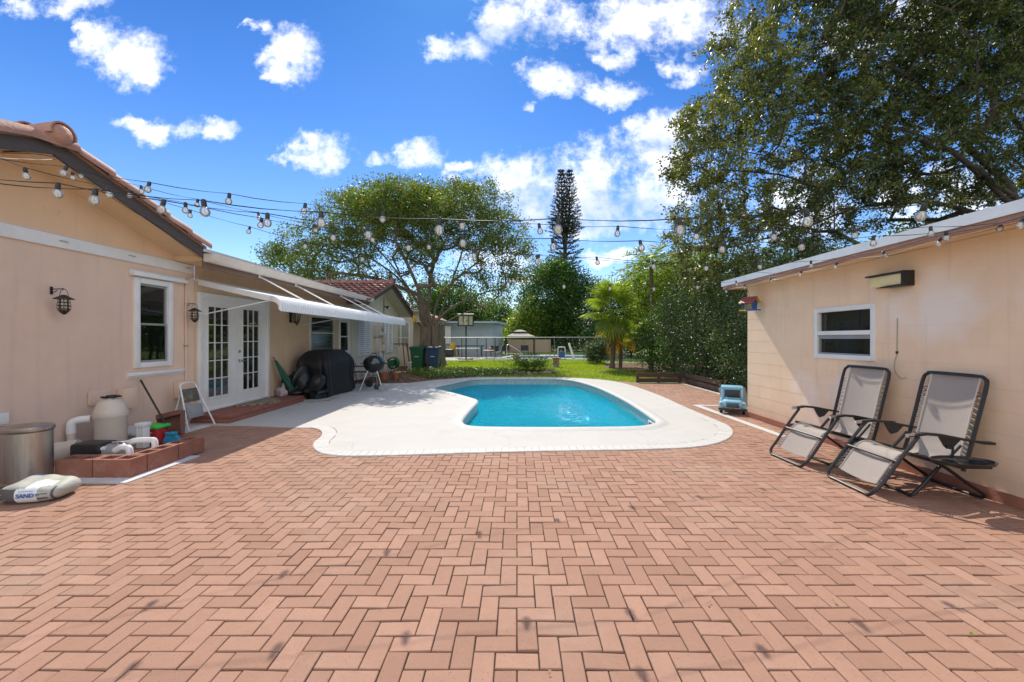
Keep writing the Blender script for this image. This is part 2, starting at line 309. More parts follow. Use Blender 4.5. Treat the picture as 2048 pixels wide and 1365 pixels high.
M['curtain'] = mat('grey curtain', (.30,.31,.29), .9, var=.15, scale=3, stretch=(1,14,1))
M['blind'] = mat('window blind', (.34,.33,.29), .7, var=.08)
M['filament'] = mat('filament', (.55,.25,.08), .5)
M['yellow'] = mat('yellow paint', (.72,.46,.03), .5, var=.08)
M['paintblue'] = mat('blue paint', (.02,.11,.42), .45, var=.08)
M['paintred'] = mat('red roof paint', (.30,.07,.06), .5, var=.15)
M['toyblue'] = mat('sky blue plastic', (.24,.50,.66), .35, var=.04)
M['diffuser'] = mat('cream lamp diffuser', (.80,.68,.36), .4, var=.05)
M['darkgreenmetal'] = mat('folded umbrella cloth', (.012,.10,.06), .6, var=.35, scale=12)
M['mat'] = None
M['oxblood'] = mat('red brick step', (.27,.105,.075), .8, var=.2, scale=12, bump=.5, bscale=60)
M['gazebo'] = mat('gazebo canvas', (.38,.35,.30), .85, var=.08)
M['galv'] = mat('galvanised pipe', (.34,.36,.36), .5, metal=.4, var=.12)
M['orange'] = mat('orange ball', (.70,.10,.04), .5)
M['stone'] = mat('garden stone', (.32,.24,.17), .9, var=.3, scale=9, bump=.6)
M['mulch'] = mat('mulch ground', (.16,.085,.055), .95, var=.5, scale=14, bump=1, bscale=40, dark=(.10,.11,.03), dscale=3, damt=.8)
M['lawn'] = mat('lawn soil and turf', (.14,.20,.03), .95, var=.35, scale=4, bump=.8, bscale=60, dark=(.22,.18,.07), dscale=1.2, damt=.6)
M['path'] = mat('patio concrete', (.36,.36,.35), .85, var=.08, scale=3)
M['water'] = None
M['cord'] = mat('black cord', (.012,.012,.012), .5)

# ------------------------------------------------------------------ mesh builder
class MB:
    def __init__(s): s.v = []; s.f = []; s.mi = []; s.mats = []; s.cur = 0
    def use(s, m):
        if m not in s.mats: s.mats.append(m)
        s.cur = s.mats.index(m); return s
    def add(s, vs, fs):
        o = len(s.v); s.v += [tuple(v) for v in vs]; s.f += [tuple(i+o for i in f) for f in fs]; s.mi += [s.cur]*len(fs); return s
    def box(s, lo, hi, rot=None, org=None):
        x0,y0,z0 = lo; x1,y1,z1 = hi
        vs = [Vector(p) for p in ((x0,y0,z0),(x1,y0,z0),(x1,y1,z0),(x0,y1,z0),(x0,y0,z1),(x1,y0,z1),(x1,y1,z1),(x0,y1,z1))]
        if rot is not None:
            o = Vector(org) if org is not None else sum(vs, Vector())/8
            vs = [rot @ (v-o) + o for v in vs]
        return s.add(vs, [(0,3,2,1),(4,5,6,7),(0,1,5,4),(1,2,6,5),(2,3,7,6),(3,0,4,7)])
    def bbox(s, lo, hi, b=0.01, rot=None, org=None):
        """box with chamfered edges"""
        x0,y0,z0 = lo; x1,y1,z1 = hi; b = min(b, (x1-x0)/2.01, (y1-y0)/2.01, (z1-z0)/2.01)
        bm = bmesh.new(); bmesh.ops.create_cube(bm, size=1.0)
        for v in bm.verts: v.co = Vector((x0+(v.co.x+.5)*(x1-x0), y0+(v.co.y+.5)*(y1-y0), z0+(v.co.z+.5)*(z1-z0)))
        bmesh.ops.bevel(bm, geom=list(bm.edges), offset=b, segments=2, profile=.5, affect='EDGES')
        vs = [v.co.copy() for v in bm.verts]
        if rot is not None:
            o = Vector(org) if org is not None else Vector(((x0+x1)/2,(y0+y1)/2,(z0+z1)/2)); vs = [rot @ (v-o)+o for v in vs]
        bm.verts.index_update(); fs = [[v.index for v in f.verts] for f in bm.faces]; bm.free(); return s.add(vs, fs)
    def tube(s, pts, r, n=8, closed=False, cap=True, sub=0):
        pts = [Vector(p) for p in pts]
        if sub: pts = smooth(pts, sub, closed)
        m = len(pts); rr = r if isinstance(r, (list, tuple)) else [r]*m
        if len(rr) != m: rr = [rr[0]+(rr[-1]-rr[0])*i/(m-1) for i in range(m)]
        vs = []; up = None
        for i, p in enumerate(pts):
            a = pts[(i-1) % m] if (closed or i) else p; c = pts[(i+1) % m] if (closed or i < m-1) else p
            t = (c-a); t = t.normalized() if t.length > 1e-9 else Vector((0,0,1))
            if up is None: up = Vector((0,0,1)) if abs(t.z) < .9 else Vector((1,0,0))
            u = up - t*up.dot(t); u = u.normalized() if u.length > 1e-6 else t.orthogonal().normalized(); up = u; w = t.cross(u)
            for k in range(n):
                an = 2*math.pi*k/n; vs.append(p + (u*math.cos(an)+w*math.sin(an))*rr[i])
        fs = []
        for i in range(m if closed else m-1):
            j = (i+1) % m
            for k in range(n): fs.append((i*n+k, i*n+(k+1)%n, j*n+(k+1)%n, j*n+k))
        if cap and not closed: fs.append(tuple(range(n-1,-1,-1))); fs.append(tuple((m-1)*n+k for k in range(n)))
        return s.add(vs, fs)
    def lathe(s, prof, c=(0,0,0), n=24, sx=1, sy=1, axis=None):
        c = Vector(c); vs = []
        for (r, z) in prof:
            for k in range(n):
                a = 2*math.pi*k/n; v = Vector((math.cos(a)*r*sx, math.sin(a)*r*sy, z))
                if axis is not None: v = axis @ v
                vs.append(c+v)
        fs = []
        for i in range(len(prof)-1):
            for k in range(n): fs.append((i*n+k, i*n+(k+1)%n, (i+1)*n+(k+1)%n, (i+1)*n+k))
        if prof[0][0] > 1e-4: fs.append(tuple(range(n-1,-1,-1)))
        if prof[-1][0] > 1e-4: fs.append(tuple((len(prof)-1)*n+k for k in range(n)))
        return s.add(vs, fs)
    def prism(s, poly, axis, a0, a1):
        """poly: 2-D points; axis 'x' -> (y,z), 'y' -> (x,z), 'z' -> (x,y)"""
        def P(p, a): return {'x': (a,p[0],p[1]), 'y': (p[0],a,p[1]), 'z': (p[0],p[1],a)}[axis]
        n = len(poly); vs = [P(p,a0) for p in poly]+[P(p,a1) for p in poly]
        fs = [(i,(i+1)%n,(i+1)%n+n,i+n) for i in range(n)]
        tri = tessellate_polygon([[Vector((p[0],p[1],0)) for p in poly]])
        fs += [tuple(t) for t in tri] + [tuple(i+n for i in t) for t in tri]
        return s.add(vs, fs)
    def grid(s, P, nu, nv, wrap=False):
        vs = [P(i/nu, j/nv) for j in range(nv+1) for i in range(nu+1)]
        return s.add(vs, [(j*(nu+1)+i, j*(nu+1)+i+1, (j+1)*(nu+1)+i+1, (j+1)*(nu+1)+i) for j in range(nv) for i in range(nu)])
    def build(s, name, m=None, parent=None, smooth_=True, ang=35, loc=None, recalc=True):
        me = bpy.data.meshes.new(name)
        org = Vector(loc) if loc is not None else Vector((0,0,0))
        me.from_pydata([tuple(Vector(v)-org) for v in s.v], [], s.f)
        for mm in (s.mats or [m]): me.materials.append(M[mm] if isinstance(mm, str) else mm)
        if s.mats: me.polygons.foreach_set('material_index', s.mi)
        if recalc:
            bm = bmesh.new(); bm.from_mesh(me); bmesh.ops.recalc_face_normals(bm, faces=bm.faces); bm.to_mesh(me); bm.free()
        if smooth_:
            me.polygons.foreach_set('use_smooth', [True]*len(me.polygons)); me.set_sharp_from_angle(angle=R(ang))
        me.update()
        o = bpy.data.objects.new(name, me); COL.objects.link(o)
        if loc is not None: o.location = org
        if parent is not None:
            o.parent = parent
            if loc is None: o.location = -Vector(parent.get('_w', (0,0,0)))
            else: o.location = org - Vector(parent.get('_w', (0,0,0)))
            o['_w'] = tuple(org)
        else: o['_w'] = tuple(org)
        return o

def smooth(pts, k=4, closed=False):
    n = len(pts); out = []
    for i in range(n if closed else n-1):
        p0 = pts[(i-1)%n] if (closed or i>0) else pts[0]; p1 = pts[i]; p2 = pts[(i+1)%n]; p3 = pts[(i+2)%n] if (closed or i<n-2) else pts[-1]
        for j in range(k):
            t = j/k; out.append(0.5*((2*p1)+(p2-p0)*t+(2*p0-5*p1+4*p2-p3)*t*t+(3*p1-p0-3*p2+p3)*t**3))
    if not closed: out.append(pts[-1])
    return out

def tag(o, label=None, cat=None, group=None, kind=None):
    if label: o['label'] = label
    if cat: o['category'] = cat
    if group: o['group'] = group
    if kind: o['kind'] = kind
    return o
def thing(name, label, cat, loc=(0,0,0), group=None):
    o = bpy.data.objects.new(name, None); COL.objects.link(o); o.location = loc; o.empty_display_size = .2
    o['_w'] = tuple(loc); return tag(o, label, cat, group)
def copy_thing(root, loc, label, rz=None):
    c = root.copy(); COL.objects.link(c); c.location = loc; c['label'] = label
    if rz is not None: c.rotation_euler.z = rz
    def rec(a, b):
        for ch in list(a.children):
            d = ch.copy(); COL.objects.link(d); d.parent = b; rec(ch, d)
    rec(root, c); return c
def struct(o): o['kind'] = 'structure'; return o
# =================================================================== GROUND, PATIO, POOL
def px2(pts, z=0.0): return [gp(x, y, z).xy.copy() for x, y in pts]
# pool edge (inner line of the coping) walked round once
pool_raw = [(-2.44,11.7),(-1.75,10.75),(-1.10,9.75),(-0.92,9.3),(-0.96,8.3),(-0.99,7.34),(-0.95,6.95),(-0.80,6.68),(-0.45,6.59),
            (0.4,6.56),(1.13,6.57),(1.9,6.62),(2.22,6.74),(2.45,7.0),(2.50,7.4),(2.54,8.2),(2.56,9.5),(2.48,11.2),(2.32,12.5),(1.98,13.8),(1.4,14.45),
            (0.3,14.55),(-1.2,14.5),(-1.75,14.0),(-2.15,12.9),(-2.45,12.1)]
pool = smooth([Vector(p) for p in pool_raw], 4, True)
deck_raw = [(600,720,[(0,311),(30,311),(60,313),(88,321),(99,333),(96,350),(74,368),(60,384),(60,402),(80,420),(115,432),(180,440),(260,441),(420,438),(700,429),(1000,421),(1250,416),(1500,412),(1700,406),(1830,396),(1920,375),(1965,348),(1969,322),(1940,296),(1860,262),(1750,215),(1640,165),(1530,125),(1440,101),(1360,90)])]
dk = []
for ox, oy, ps in deck_raw:
    for a, b in ps: dk.append(gp(ox+a/2.2756, oy+b/2.2756).xy.copy())
dk = smooth([Vector((p.x, p.y)) for p in dk], 3)
deck_outer = [Vector((-5.72, 6.78))] + [Vector((-5.3,6.78)), Vector((-4.6,6.76))] + dk + [Vector((1.6,15.25)),Vector((0.2,15.3)),Vector((-1.6,15.2)),Vector((-2.9,14.2)),Vector((-3.6,13.2)),Vector((-5.72,12.9))]
def inside(p, poly):
    c = False; n = len(poly); x, y = p[0], p[1]
    for i in range(n):
        a = poly[i]; b = poly[(i+1) % n]
        if (a[1] > y) != (b[1] > y) and x < (b[0]-a[0])*(y-a[1])/(b[1]-a[1])+a[0]: c = not c
    return c
def flat(name, outer, holes, z, m, thick=0.0):
    loops = [[Vector((p[0],p[1],0)) for p in outer]] + [[Vector((p[0],p[1],0)) for p in h] for h in holes]
    tri = tessellate_polygon(loops); vs = [Vector((v.x,v.y,z)) for l in loops for v in l]
    mb = MB(); mb.add(vs, [tuple(t) for t in tri])
    if thick:
        n = len(outer)
        mb.add([Vector((p[0],p[1],z)) for p in outer]+[Vector((p[0],p[1],z-thick)) for p in outer], [(i,(i+1)%n,(i+1)%n+n,i+n) for i in range(n)])
    o = mb.build(name, m, smooth_=False); return struct(o)
hole = [Vector(p) for p in ((-3.2,6.3),(3.0,6.3),(3.0,15.0),(-3.2,15.0))]
S = 700
big = [(-S,-60),(S,-60),(S,S),(-S,S)]
flat('ground', big, [hole], -0.05, 'lawn')
flat('lawn', [(-1.6,15.15),(0.2,15.26),(1.6,15.2),(2.6,14.3),(3.95,13.55),(3.98,13.3),(5.6,13.3),(5.6,18.5),(4.2,19.5),(5.5,24),(30,24.5),(30,60),(-30,60),(-30,26),(-6.4,22),(-2.8,18.6),(-2.2,16.5)], [], -0.012, 'lawn')
flat('mulch_bed', [(-6.4,12.8),(-3.6,13.15),(-2.9,14.15),(-1.6,15.12),(-2.2,16.5),(-2.8,18.6),(-6.4,22),(-9,22),(-9,12.8)], [], -0.008, 'mulch')
flat('planting_bed', [(5.58,7.9),(5.58,13.3),(5.6,18.5),(4.2,19.5),(5.5,24),(14,24.4),(16,8.0)], [], -0.016, 'mulch')
flat('patio_bedding', [(-6,0.2),(9,0.2),(9,8.8),(5.55,8.8),(5.55,13.28),(3.95,13.32),(2.2,15.0),(2.2,13),(3.1,10),(3.1,6.2),(-1.5,6.2),(-1.5,6.9),(-6,6.9)], [], -0.010, 'joint')

# --- herringbone brick patio: every paver is a chamfered block in one mesh
u = 0.1025; g = 0.0048; Y0 = 2.099
patio_zone = [Vector(p) for p in ((-5.7,0.6),(6.6,0.6),(6.6,7.6),(5.5,8.9),(5.5,13.25),(3.98,13.3),(2.5,14.6),(2.0,15.2),(1.5,12),(-5.7,6.95))]
inner_deck = deck_outer
vs = []; fs = []; tint = []
def shrink_in(p): return inside(p, inner_deck)
kb = 0.0065
for i in range(int(-5.8/u), int(6.7/u)):
    for j in range(-16, int(13.5/u)):
        q = (i+j) % 4
        if q == 0: w, h = 2, 1
        elif q == 2: w, h = 1, 2
        else: continue
        x0, y0 = i*u, Y0+j*u; cx, cy = x0+w*u/2, y0+h*u/2
        if not inside((cx,cy), patio_zone): continue
        if cx > 4.45 and cy < 7.55: continue
        cs = [(x0,y0),(x0+w*u,y0),(x0+w*u,y0+h*u),(x0,y0+h*u)]
        if all(shrink_in(c) for c in cs): continue
        gx, gy = .0038, .0066
        ta = rng.normal(0, .0036); tb = rng.normal(0, .0036); tz = rng.normal(0, .0012); rz = rng.normal(0, .009)
        o = len(vs); hw, hh = w*u/2-gx/2-abs(rng.normal(0,.0006)), h*u/2-gy/2-abs(rng.normal(0,.0008))
        for (dd, zz) in ((0,-.02),(0,-.006),(kb*.35,-.0012),(kb,0)):
            for sx, sy in ((-1,-1),(1,-1),(1,1),(-1,1)):
                lx, ly = sx*(hw-dd), sy*(hh-dd)
                X = cx+lx-ly*rz; Y = cy+ly+lx*rz
                vs.append((X, Y, zz+tz+ta*lx*4+tb*ly*4))
        for r in range(3):
            for k in range(4): fs.append((o+r*4+k, o+r*4+(k+1)%4, o+r*4+4+(k+1)%4, o+r*4+4+k))
        fs.append((o+12,o+13,o+14,o+15))
        t = float(np.clip(rng.normal(.5,.26),0,1)); tint += [t]*13
me = bpy.data.meshes.new('brick_patio'); me.from_pydata(vs, [], fs); me.materials.append(M['brick'])
at = me.attributes.new('tint','FLOAT','FACE'); at.data.foreach_set('value', tint)
o = bpy.data.objects.new('brick_patio', me); COL.objects.link(o); struct(o)

# --- white deck with a real hole for the pool, a painted brick border and a bull-nosed coping
def offset_loop(lp, d):
    n = len(lp); out = []
    area = sum(lp[i].x*lp[(i+1)%n].y-lp[(i+1)%n].x*lp[i].y for i in range(n)); s = 1 if area > 0 else -1
    for i in range(n):
        t = (lp[(i+1)%n]-lp[i-1]).normalized(); nrm = Vector((t.y,-t.x))*s; out.append(lp[i]+nrm*d)
    return out
deck_hole = offset_loop(pool, 0.16)
flat('pool_deck', deck_outer, [deck_hole], 0.008, 'deck', 0.03)
mb = MB(); n = len(pool)
prof = [(0.21,0.0095),(0.19,0.0125),(0.16,0.024),(0.12,0.034),(0.05,0.038),(0.015,0.032),(-0.012,0.014),(-0.018,-0.008),(-0.010,-0.026),(0.012,-0.034)]
vsl = []
for (d, z) in prof:
    for p in offset_loop(pool, d): vsl.append(Vector((p.x,p.y,z)))
mb.add(vsl, [(r*n+i, r*n+(i+1)%n, (r+1)*n+(i+1)%n, (r+1)*n+i) for r in range(len(prof)-1) for i in range(n)])
struct(mb.build('pool_coping', 'coping', ang=60))
# border of white bricks set on edge along the near and right rim
mb = MB(); run = [Vector((p.x,p.y)) for p in dk]
acc = 0; L_ = [0]
for i in range(1,len(run)): L_.append(L_[-1]+(run[i]-run[i-1]).length)
def at_len(s):
    for i in range(1,len(run)):
        if L_[i] >= s: t = (s-L_[i-1])/(L_[i]-L_[i-1]+1e-9); return run[i-1].lerp(run[i],t), (run[i]-run[i-1]).normalized()
    return run[-1], (run[-1]-run[-2]).normalized()
s_ = 0.15
while s_ < L_[-1]-.3:
    p, t = at_len(s_); p2, t2 = at_len(s_+0.098); nn = Vector((-t.y,t.x)); n2 = Vector((-t2.y,t2.x))
    a, b, c, d = p+nn*.004, p2+n2*.004, p2+n2*.20, p+nn*.20
    if not inside(p+nn*.1, deck_outer): a, b, c, d = p-nn*.004, p2-n2*.004, p2-n2*.2, p-nn*.2
    cc = (a+b+c+d)/4; z = 0.0135+rng.normal(0,.0007)
    q = [Vector((v.x,v.y,z-.004)) for v in (a,b,c,d)]; qi = [Vector(((v+(cc-v)*.05).x,(v+(cc-v)*.05).y,z)) for v in (a,b,c,d)]
    qb = [Vector((v.x,v.y,-.02)) for v in (a,b,c,d)]
    mb.add(qb+q+qi, [(k,(k+1)%4,(k+1)%4+4,k+4) for k in range(4)]+[(k+4,(k+1)%4+4,(k+1)%4+8,k+8) for k in range(4)]+[(8,9,10,11)])
    s_ += 0.1015
struct(mb.build('deck_border', 'deckbrick', ang=20))
# worn dark seam where the deck coating meets the brick border
mb = MB(); rs_ = random.Random(12)
def seam(s0, s1, dens):
    s = s0
    while s < s1:
        ln = rs_.uniform(.05,.30)
        if rs_.random() < dens:
            for k in range(max(1,int(ln/.03))):
                p, t = at_len(s+.03*k); p2, t2 = at_len(s+.03*(k+1)); w_ = rs_.uniform(.002,.010); nn = Vector((-t.y,t.x)); n2 = Vector((-t2.y,t2.x)); sd = 1 if inside(p+nn*.1, deck_outer) else -1
                a, b, c, d = p+nn*sd*.206, p2+n2*sd*.206, p2+n2*sd*(.206+w_), p+nn*sd*(.206+w_); mb.add([Vector((v.x,v.y,.0125)) for v in (a,b,c,d)], [(0,1,2,3)])
        s += ln
seam(.2, 2.2, .35); seam(6.3, 9.8, .6); seam(2.2, 6.3, .12)
struct(mb.build('deck_seam', mat('dark seam',(.16,.14,.12),.9,var=.4,scale=20), smooth_=False))
# basin
def tilemat():
    m, nt, N, L, P = nodemat('pool waterline tile'); P.inputs['Roughness'].default_value = .3
    t = N.new('ShaderNodeTexCoord'); v = N.new('ShaderNodeTexVoronoi'); v.inputs['Scale'].default_value = 26; L.new(t.outputs['Object'], v.inputs['Vector'])
    r = N.new('ShaderNodeValToRGB'); r.color_ramp.elements[0].color = (.20,.33,.33,1); r.color_ramp.elements[1].color = (.46,.56,.54,1); L.new(v.outputs['Color'], r.inputs[0]); L.new(r.outputs[0], P.inputs['Base Color']); return m
M['pooltile'] = tilemat()
M['plaster'] = mat('blue pool plaster', (.14,.74,.86), .7, var=.12, scale=1.5)
mb = MB()
rings = [(0.006,-0.03),(0.006,-0.36),(0.0,-0.36),(-.05,-1.2),(-.25,-1.45)]
vsl = []
for d, z in rings:
    for p in offset_loop(pool, d): vsl.append(Vector((p.x,p.y,z)))
mb.use('pooltile').add(vsl[:2*n], [(i,(i+1)%n,(i+1)%n+n,i+n) for i in range(n)])
mb.use('plaster').add(vsl[2*n:], [(r*n+i, r*n+(i+1)%n, (r+1)*n+(i+1)%n, (r+1)*n+i) for r in range(2) for i in range(n)])
fl = offset_loop(pool, -.25); tri = tessellate_polygon([[Vector((p.x,p.y,0)) for p in fl]])
mb.add([Vector((p.x,p.y,-1.45)) for p in fl], [tuple(t) for t in tri])
struct(mb.build('pool_basin', recalc=False, smooth_=False))
# water: see-through turquoise with a rippled mirror surface
def watermat():
    m, nt, N, L, P = nodemat('pool water'); N.remove(P)
    t = N.new('ShaderNodeTexCoord'); mp = N.new('ShaderNodeMapping'); mp.inputs['Scale'].default_value = (.75,1.15,1); mp.inputs['Rotation'].default_value = (0,0,-.35); L.new(t.outputs['Object'], mp.inputs[0])
    hs = []
    for sc, ds, di in ((2.2,3,1.5),(8.0,4,2.0),(19,3,1.2)):
        n_ = N.new('ShaderNodeTexNoise'); n_.inputs['Scale'].default_value = sc; n_.inputs['Detail'].default_value = ds; n_.inputs['Distortion'].default_value = di; L.new(mp.outputs[0], n_.inputs['Vector']); hs.append(n_.outputs['Fac'])
    def ma(op, a, b):
        k = N.new('ShaderNodeMath'); k.operation = op
        for i, x in enumerate((a,b)):
            if isinstance(x,(int,float)): k.inputs[i].default_value = x
            else: L.new(x, k.inputs[i])
        return k.outputs[0]
    h = ma('ADD', ma('MULTIPLY', hs[0], 1.0), ma('ADD', ma('MULTIPLY', hs[1], .55), ma('MULTIPLY', hs[2], .20)))
    b = N.new('ShaderNodeBump'); b.inputs['Strength'].default_value = 1.0; b.inputs['Distance'].default_value = 0.16; L.new(h, b.inputs['Height'])
    tr = N.new('ShaderNodeBsdfTransparent')
    r = N.new('ShaderNodeValToRGB'); r.color_ramp.elements[0].position = .42; r.color_ramp.elements[1].position = .60
    r.color_ramp.elements[0].color = (.02,.58,.82,1); r.color_ramp.elements[1].color = (.34,1.0,1.0,1); L.new(hs[1], r.inputs[0]); L.new(r.outputs[0], tr.inputs[0])  # lighter ripple streaks of light tinted into the see-through colour
    df = N.new('ShaderNodeBsdfDiffuse'); df.inputs[0].default_value = (.0,.62,.80,1); L.new(b.outputs[0], df.inputs['Normal'])
    m1 = N.new('ShaderNodeMixShader'); m1.inputs[0].default_value = .45; L.new(tr.outputs[0], m1.inputs[1]); L.new(df.outputs[0], m1.inputs[2])
    gl = N.new('ShaderNodeBsdfGlossy'); gl.inputs['Roughness'].default_value = .03; L.new(b.outputs[0], gl.inputs['Normal'])
    fr = N.new('ShaderNodeFresnel'); fr.inputs[0].default_value = 1.33; L.new(b.outputs[0], fr.inputs['Normal'])
    m2 = N.new('ShaderNodeMixShader'); L.new(ma('MULTIPLY', fr.outputs[0], .22), m2.inputs[0]); L.new(m1.outputs[0], m2.inputs[1]); L.new(gl.outputs[0], m2.inputs[2])
    L.new(m2.outputs[0], N['Material Output'].inputs['Surface']); return m
M['water'] = watermat()
tri = tessellate_polygon([[Vector((p.x,p.y,0)) for p in pool]]); mb = MB(); wl = offset_loop(pool, .003)
mb.add([Vector((p.x,p.y,-.20)) for p in wl], [tuple(t) for t in tri]); struct(mb.build('pool_water', 'water', smooth_=False))
for p_ in bpy.data.objects['pool_water'].data.polygons:
    pass
# skimmer mouth in the right-hand wall
t = thing('pool_skimmer', 'white framed skimmer opening in the right wall of the pool', 'pool skimmer', (2.47,7.25,-.12))
mb = MB()
for a, b in (((2.455,7.03,-.21),(2.475,7.07,-.04)),((2.455,7.43,-.21),(2.475,7.47,-.04)),((2.455,7.07,-.07),(2.475,7.43,-.04))): mb.box(a, b)
mb.build('frame', 'white', t); MB().box((2.468,7.07,-.21),(2.474,7.43,-.07)).build('opening', 'blackplastic', t)
bpy.data.objects['pool_skimmer'].rotation_euler.z = 0
# painted white lines on the brick
mb = MB(); mb.add([(3.97,6.0,.0055),(4.10,6.0,.0055),(4.06,8.9,.0055),(3.90,8.9,.0055)], [(0,1,2,3)]); mb.add([(4.07,8.76,.0055),(4.9,8.72,.0055),(4.9,8.84,.0055),(4.06,8.89,.0055)], [(0,1,2,3)])
mb.add([(5.36,8.9,.0055),(5.48,8.9,.0055),(5.48,13.2,.0055),(5.36,13.2,.0055)], [(0,1,2,3)]); mb.add([(3.98,13.14,.0055),(5.35,13.14,.0055),(5.35,13.24,.0055),(3.98,13.24,.0055)], [(0,1,2,3)])
mb.add([(4.98,4.08,.0055)]*3, [(0,1,2)]) if False else None
struct(mb.build('painted_kerb_line', 'deckbrick', smooth_=False))
mb = MB(); mb.box((-5.69,4.08,-.03),(-4.0,5.02,.012)); mb.box((-5.69,5.02,-.03),(-5.2,6.76,.012)); struct(mb.build('equipment_pad', 'concrete'))
flat('neighbour_patio', [(-11,26.6),(-4.0,26.6),(-2.2,29),(4.5,29),(9,30.5),(9,36),(-11,36)], [], 0.0, 'path')
mb = MB(); mb.add([(-1.0,30.2,.006),(6.6,30.2,.006),(7.5,33.5,.006),(-.2,33.5,.006)], [(0,1,2,3)]); struct(mb.build('neighbour_pool_water', mat('far pool water',(.02,.22,.34),.15,var=.1), smooth_=False))

# =================================================================== SHED ON THE RIGHT
def wall_x(mb, X, inward, y0, y1, z0, z1, holes, th=.12):
    """vertical wall in the plane X with real openings; inward = sign of the direction into the building"""
    ys = sorted({y0,y1,*[h[0] for h in holes],*[h[1] for h in holes]}); zs = sorted({z0,z1,*[h[2] for h in holes],*[h[3] for h in holes]})
    for a, b in zip(ys, ys[1:]):
        for c, d in zip(zs, zs[1:]):
            cy, cz = (a+b)/2, (c+d)/2
            if any(h[0]<cy<h[1] and h[2]<cz<h[3] for h in holes): continue
            mb.add([(X,a,c),(X,b,c),(X,b,d),(X,a,d)], [(0,1,2,3)])
    for h in holes:
        X2 = X+inward*th; a,b,c,d = h
        mb.add([(X,a,c),(X,b,c),(X,b,d),(X,a,d),(X2,a,c),(X2,b,c),(X2,b,d),(X2,a,d)], [(0,1,5,4),(1,2,6,5),(2,3,7,6),(3,0,4,7)])
    return mb
SX = 4.40; SW = (4.88,5.88,1.205,1.922)
shed = thing('shed', 'peach block outbuilding with flat white roof and one window, right of the patio', 'shed', (SX,7.6,0))
mb = MB(); wall_x(mb, SX, 1, -2.0, 7.60, 0.0, 2.46, [SW])
mb.add([(SX,7.6,0),(10.5,7.6,0),(10.5,7.6,2.46),(SX,7.6,2.46)], [(0,1,2,3)]); mb.add([(SX,-2,0),(10.5,-2,0),(10.5,-2,2.46),(SX,-2,2.46)], [(0,1,2,3)]); mb.add([(10.5,-2,0),(10.5,7.6,0),(10.5,7.6,2.46),(10.5,-2,2.46)], [(0,1,2,3)])
mb.build('wall', 'shedwall', shed, smooth_=False, recalc=False)
EX = SX-.35
mb = MB(); mb.box((EX-.03,-2.3,2.535),(10.9,7.83,2.575)); mb.box((EX-.035,-2.3,2.50),(EX-.012,7.83,2.60)); mb.box((EX-.012,7.81,2.50),(10.9,7.835,2.60))
mb.build('roof', 'roofwhite', shed)
mb = MB(); mb.box((EX-.012,-2.3,2.44),(EX+.02,7.81,2.533)); mb.box((EX+.02,7.785,2.44),(10.9,7.81,2.533)); mb.build('fascia', 'shedfascia', shed)
mb = MB(); mb.box((EX+.02,-2.3,2.463),(10.9,7.785,2.50)); mb.build('soffit', 'soffit', shed)
mb = MB(); mb.box((SX-.028,-2,0),(SX-.002,7.61,.10)); mb.box((SX-.028,7.602,0),(10.5,7.63,.10)); mb.build('plinth', 'redbase', shed)
w = MB(); a,b,c,d = SW; xo, xi = SX-.02, SX+.05; f = .062
for lo, hi in (((a,c),(a+f,d)),((b-f,c),(b,d)),((a+f,d-f),(b-f,d)),((a+f,c),(b-f,c+f)),((a+f,(c+d)/2-.028),(b-f,(c+d)/2+.028))): w.bbox((xo,lo[0],lo[1]),(xi,hi[0],hi[1]),.004)
win = w.build('window', 'white', shed)
s = MB(); e = .02
for lo, hi in (((a+f,c+f),(a+f+e,(c+d)/2-.03)),((b-f-e,c+f),(b-f,(c+d)/2-.03)),((a+f+e,c+f),(b-f-e,c+f+e)),((a+f+e,(c+d)/2-.03-.05),(b-f-e,(c+d)/2-.03))): s.box((SX+.005,lo[0],lo[1]),(SX+.035,hi[0],hi[1]))
s.build('sash', 'galv', win)
MB().box((SX+.052,a+f,(c+d)/2+.02),(SX+.056,b-f,d-f)).box((SX+.04,a+f+e,c+f+e),(SX+.044,b-f-e,(c+d)/2-.08)).build('pane', 'glass', win)
MB().box((SX+.119,a,c),(SX+.16,b,d)).box((SX+.09,a+.1,d-.16),(SX+.10,b-.1,d-.12)).build('dark_interior', 'darkroom', win)
# --- wall light
t = thing('wall_light', 'black slab wall light with cream diffuser above the right end of the shed window', 'wall light', (SX,4.65,2.15))
mb = MB(); mb.bbox((SX-.13,4.42,2.225),(SX-.001,4.89,2.245),.003); mb.box((SX-.125,4.42,2.08),(SX-.105,4.436,2.224)); mb.bbox((SX-.13,4.42,2.075),(SX-.001,4.68,2.092),.003); mb.box((SX-.13,4.405,2.075),(SX-.001,4.419,2.245)); mb.box((SX-.02,4.44,2.095),(SX-.001,4.86,2.222))
mb.build('bracket', 'black', t); MB().bbox((SX-.10,4.44,2.10),(SX-.022,4.85,2.222),.004).build('diffuser', 'diffuser', t)
t = thing('hanging_cable', 'thin cable with inline switch hanging down the shed wall right of the window', 'cable', (SX-.01,4.59,1.7))
MB().tube([(SX-.008,4.6,1.72),(SX-.012,4.6,1.4),(SX-.01,4.6,1.34)],.004,5).tube([(SX-.01,4.6,1.31),(SX-.012,4.63,1.2),(SX-.01,4.62,1.1),(SX-.01,4.55,1.03),(SX-.004,4.50,1.05)],.003,5,sub=4).build('cord', mat('putty cord',(.30,.30,.22),.7), t)
MB().bbox((SX-.022,4.592,1.31),(SX-.004,4.608,1.34),.003).build('switch', 'blackplastic', t)
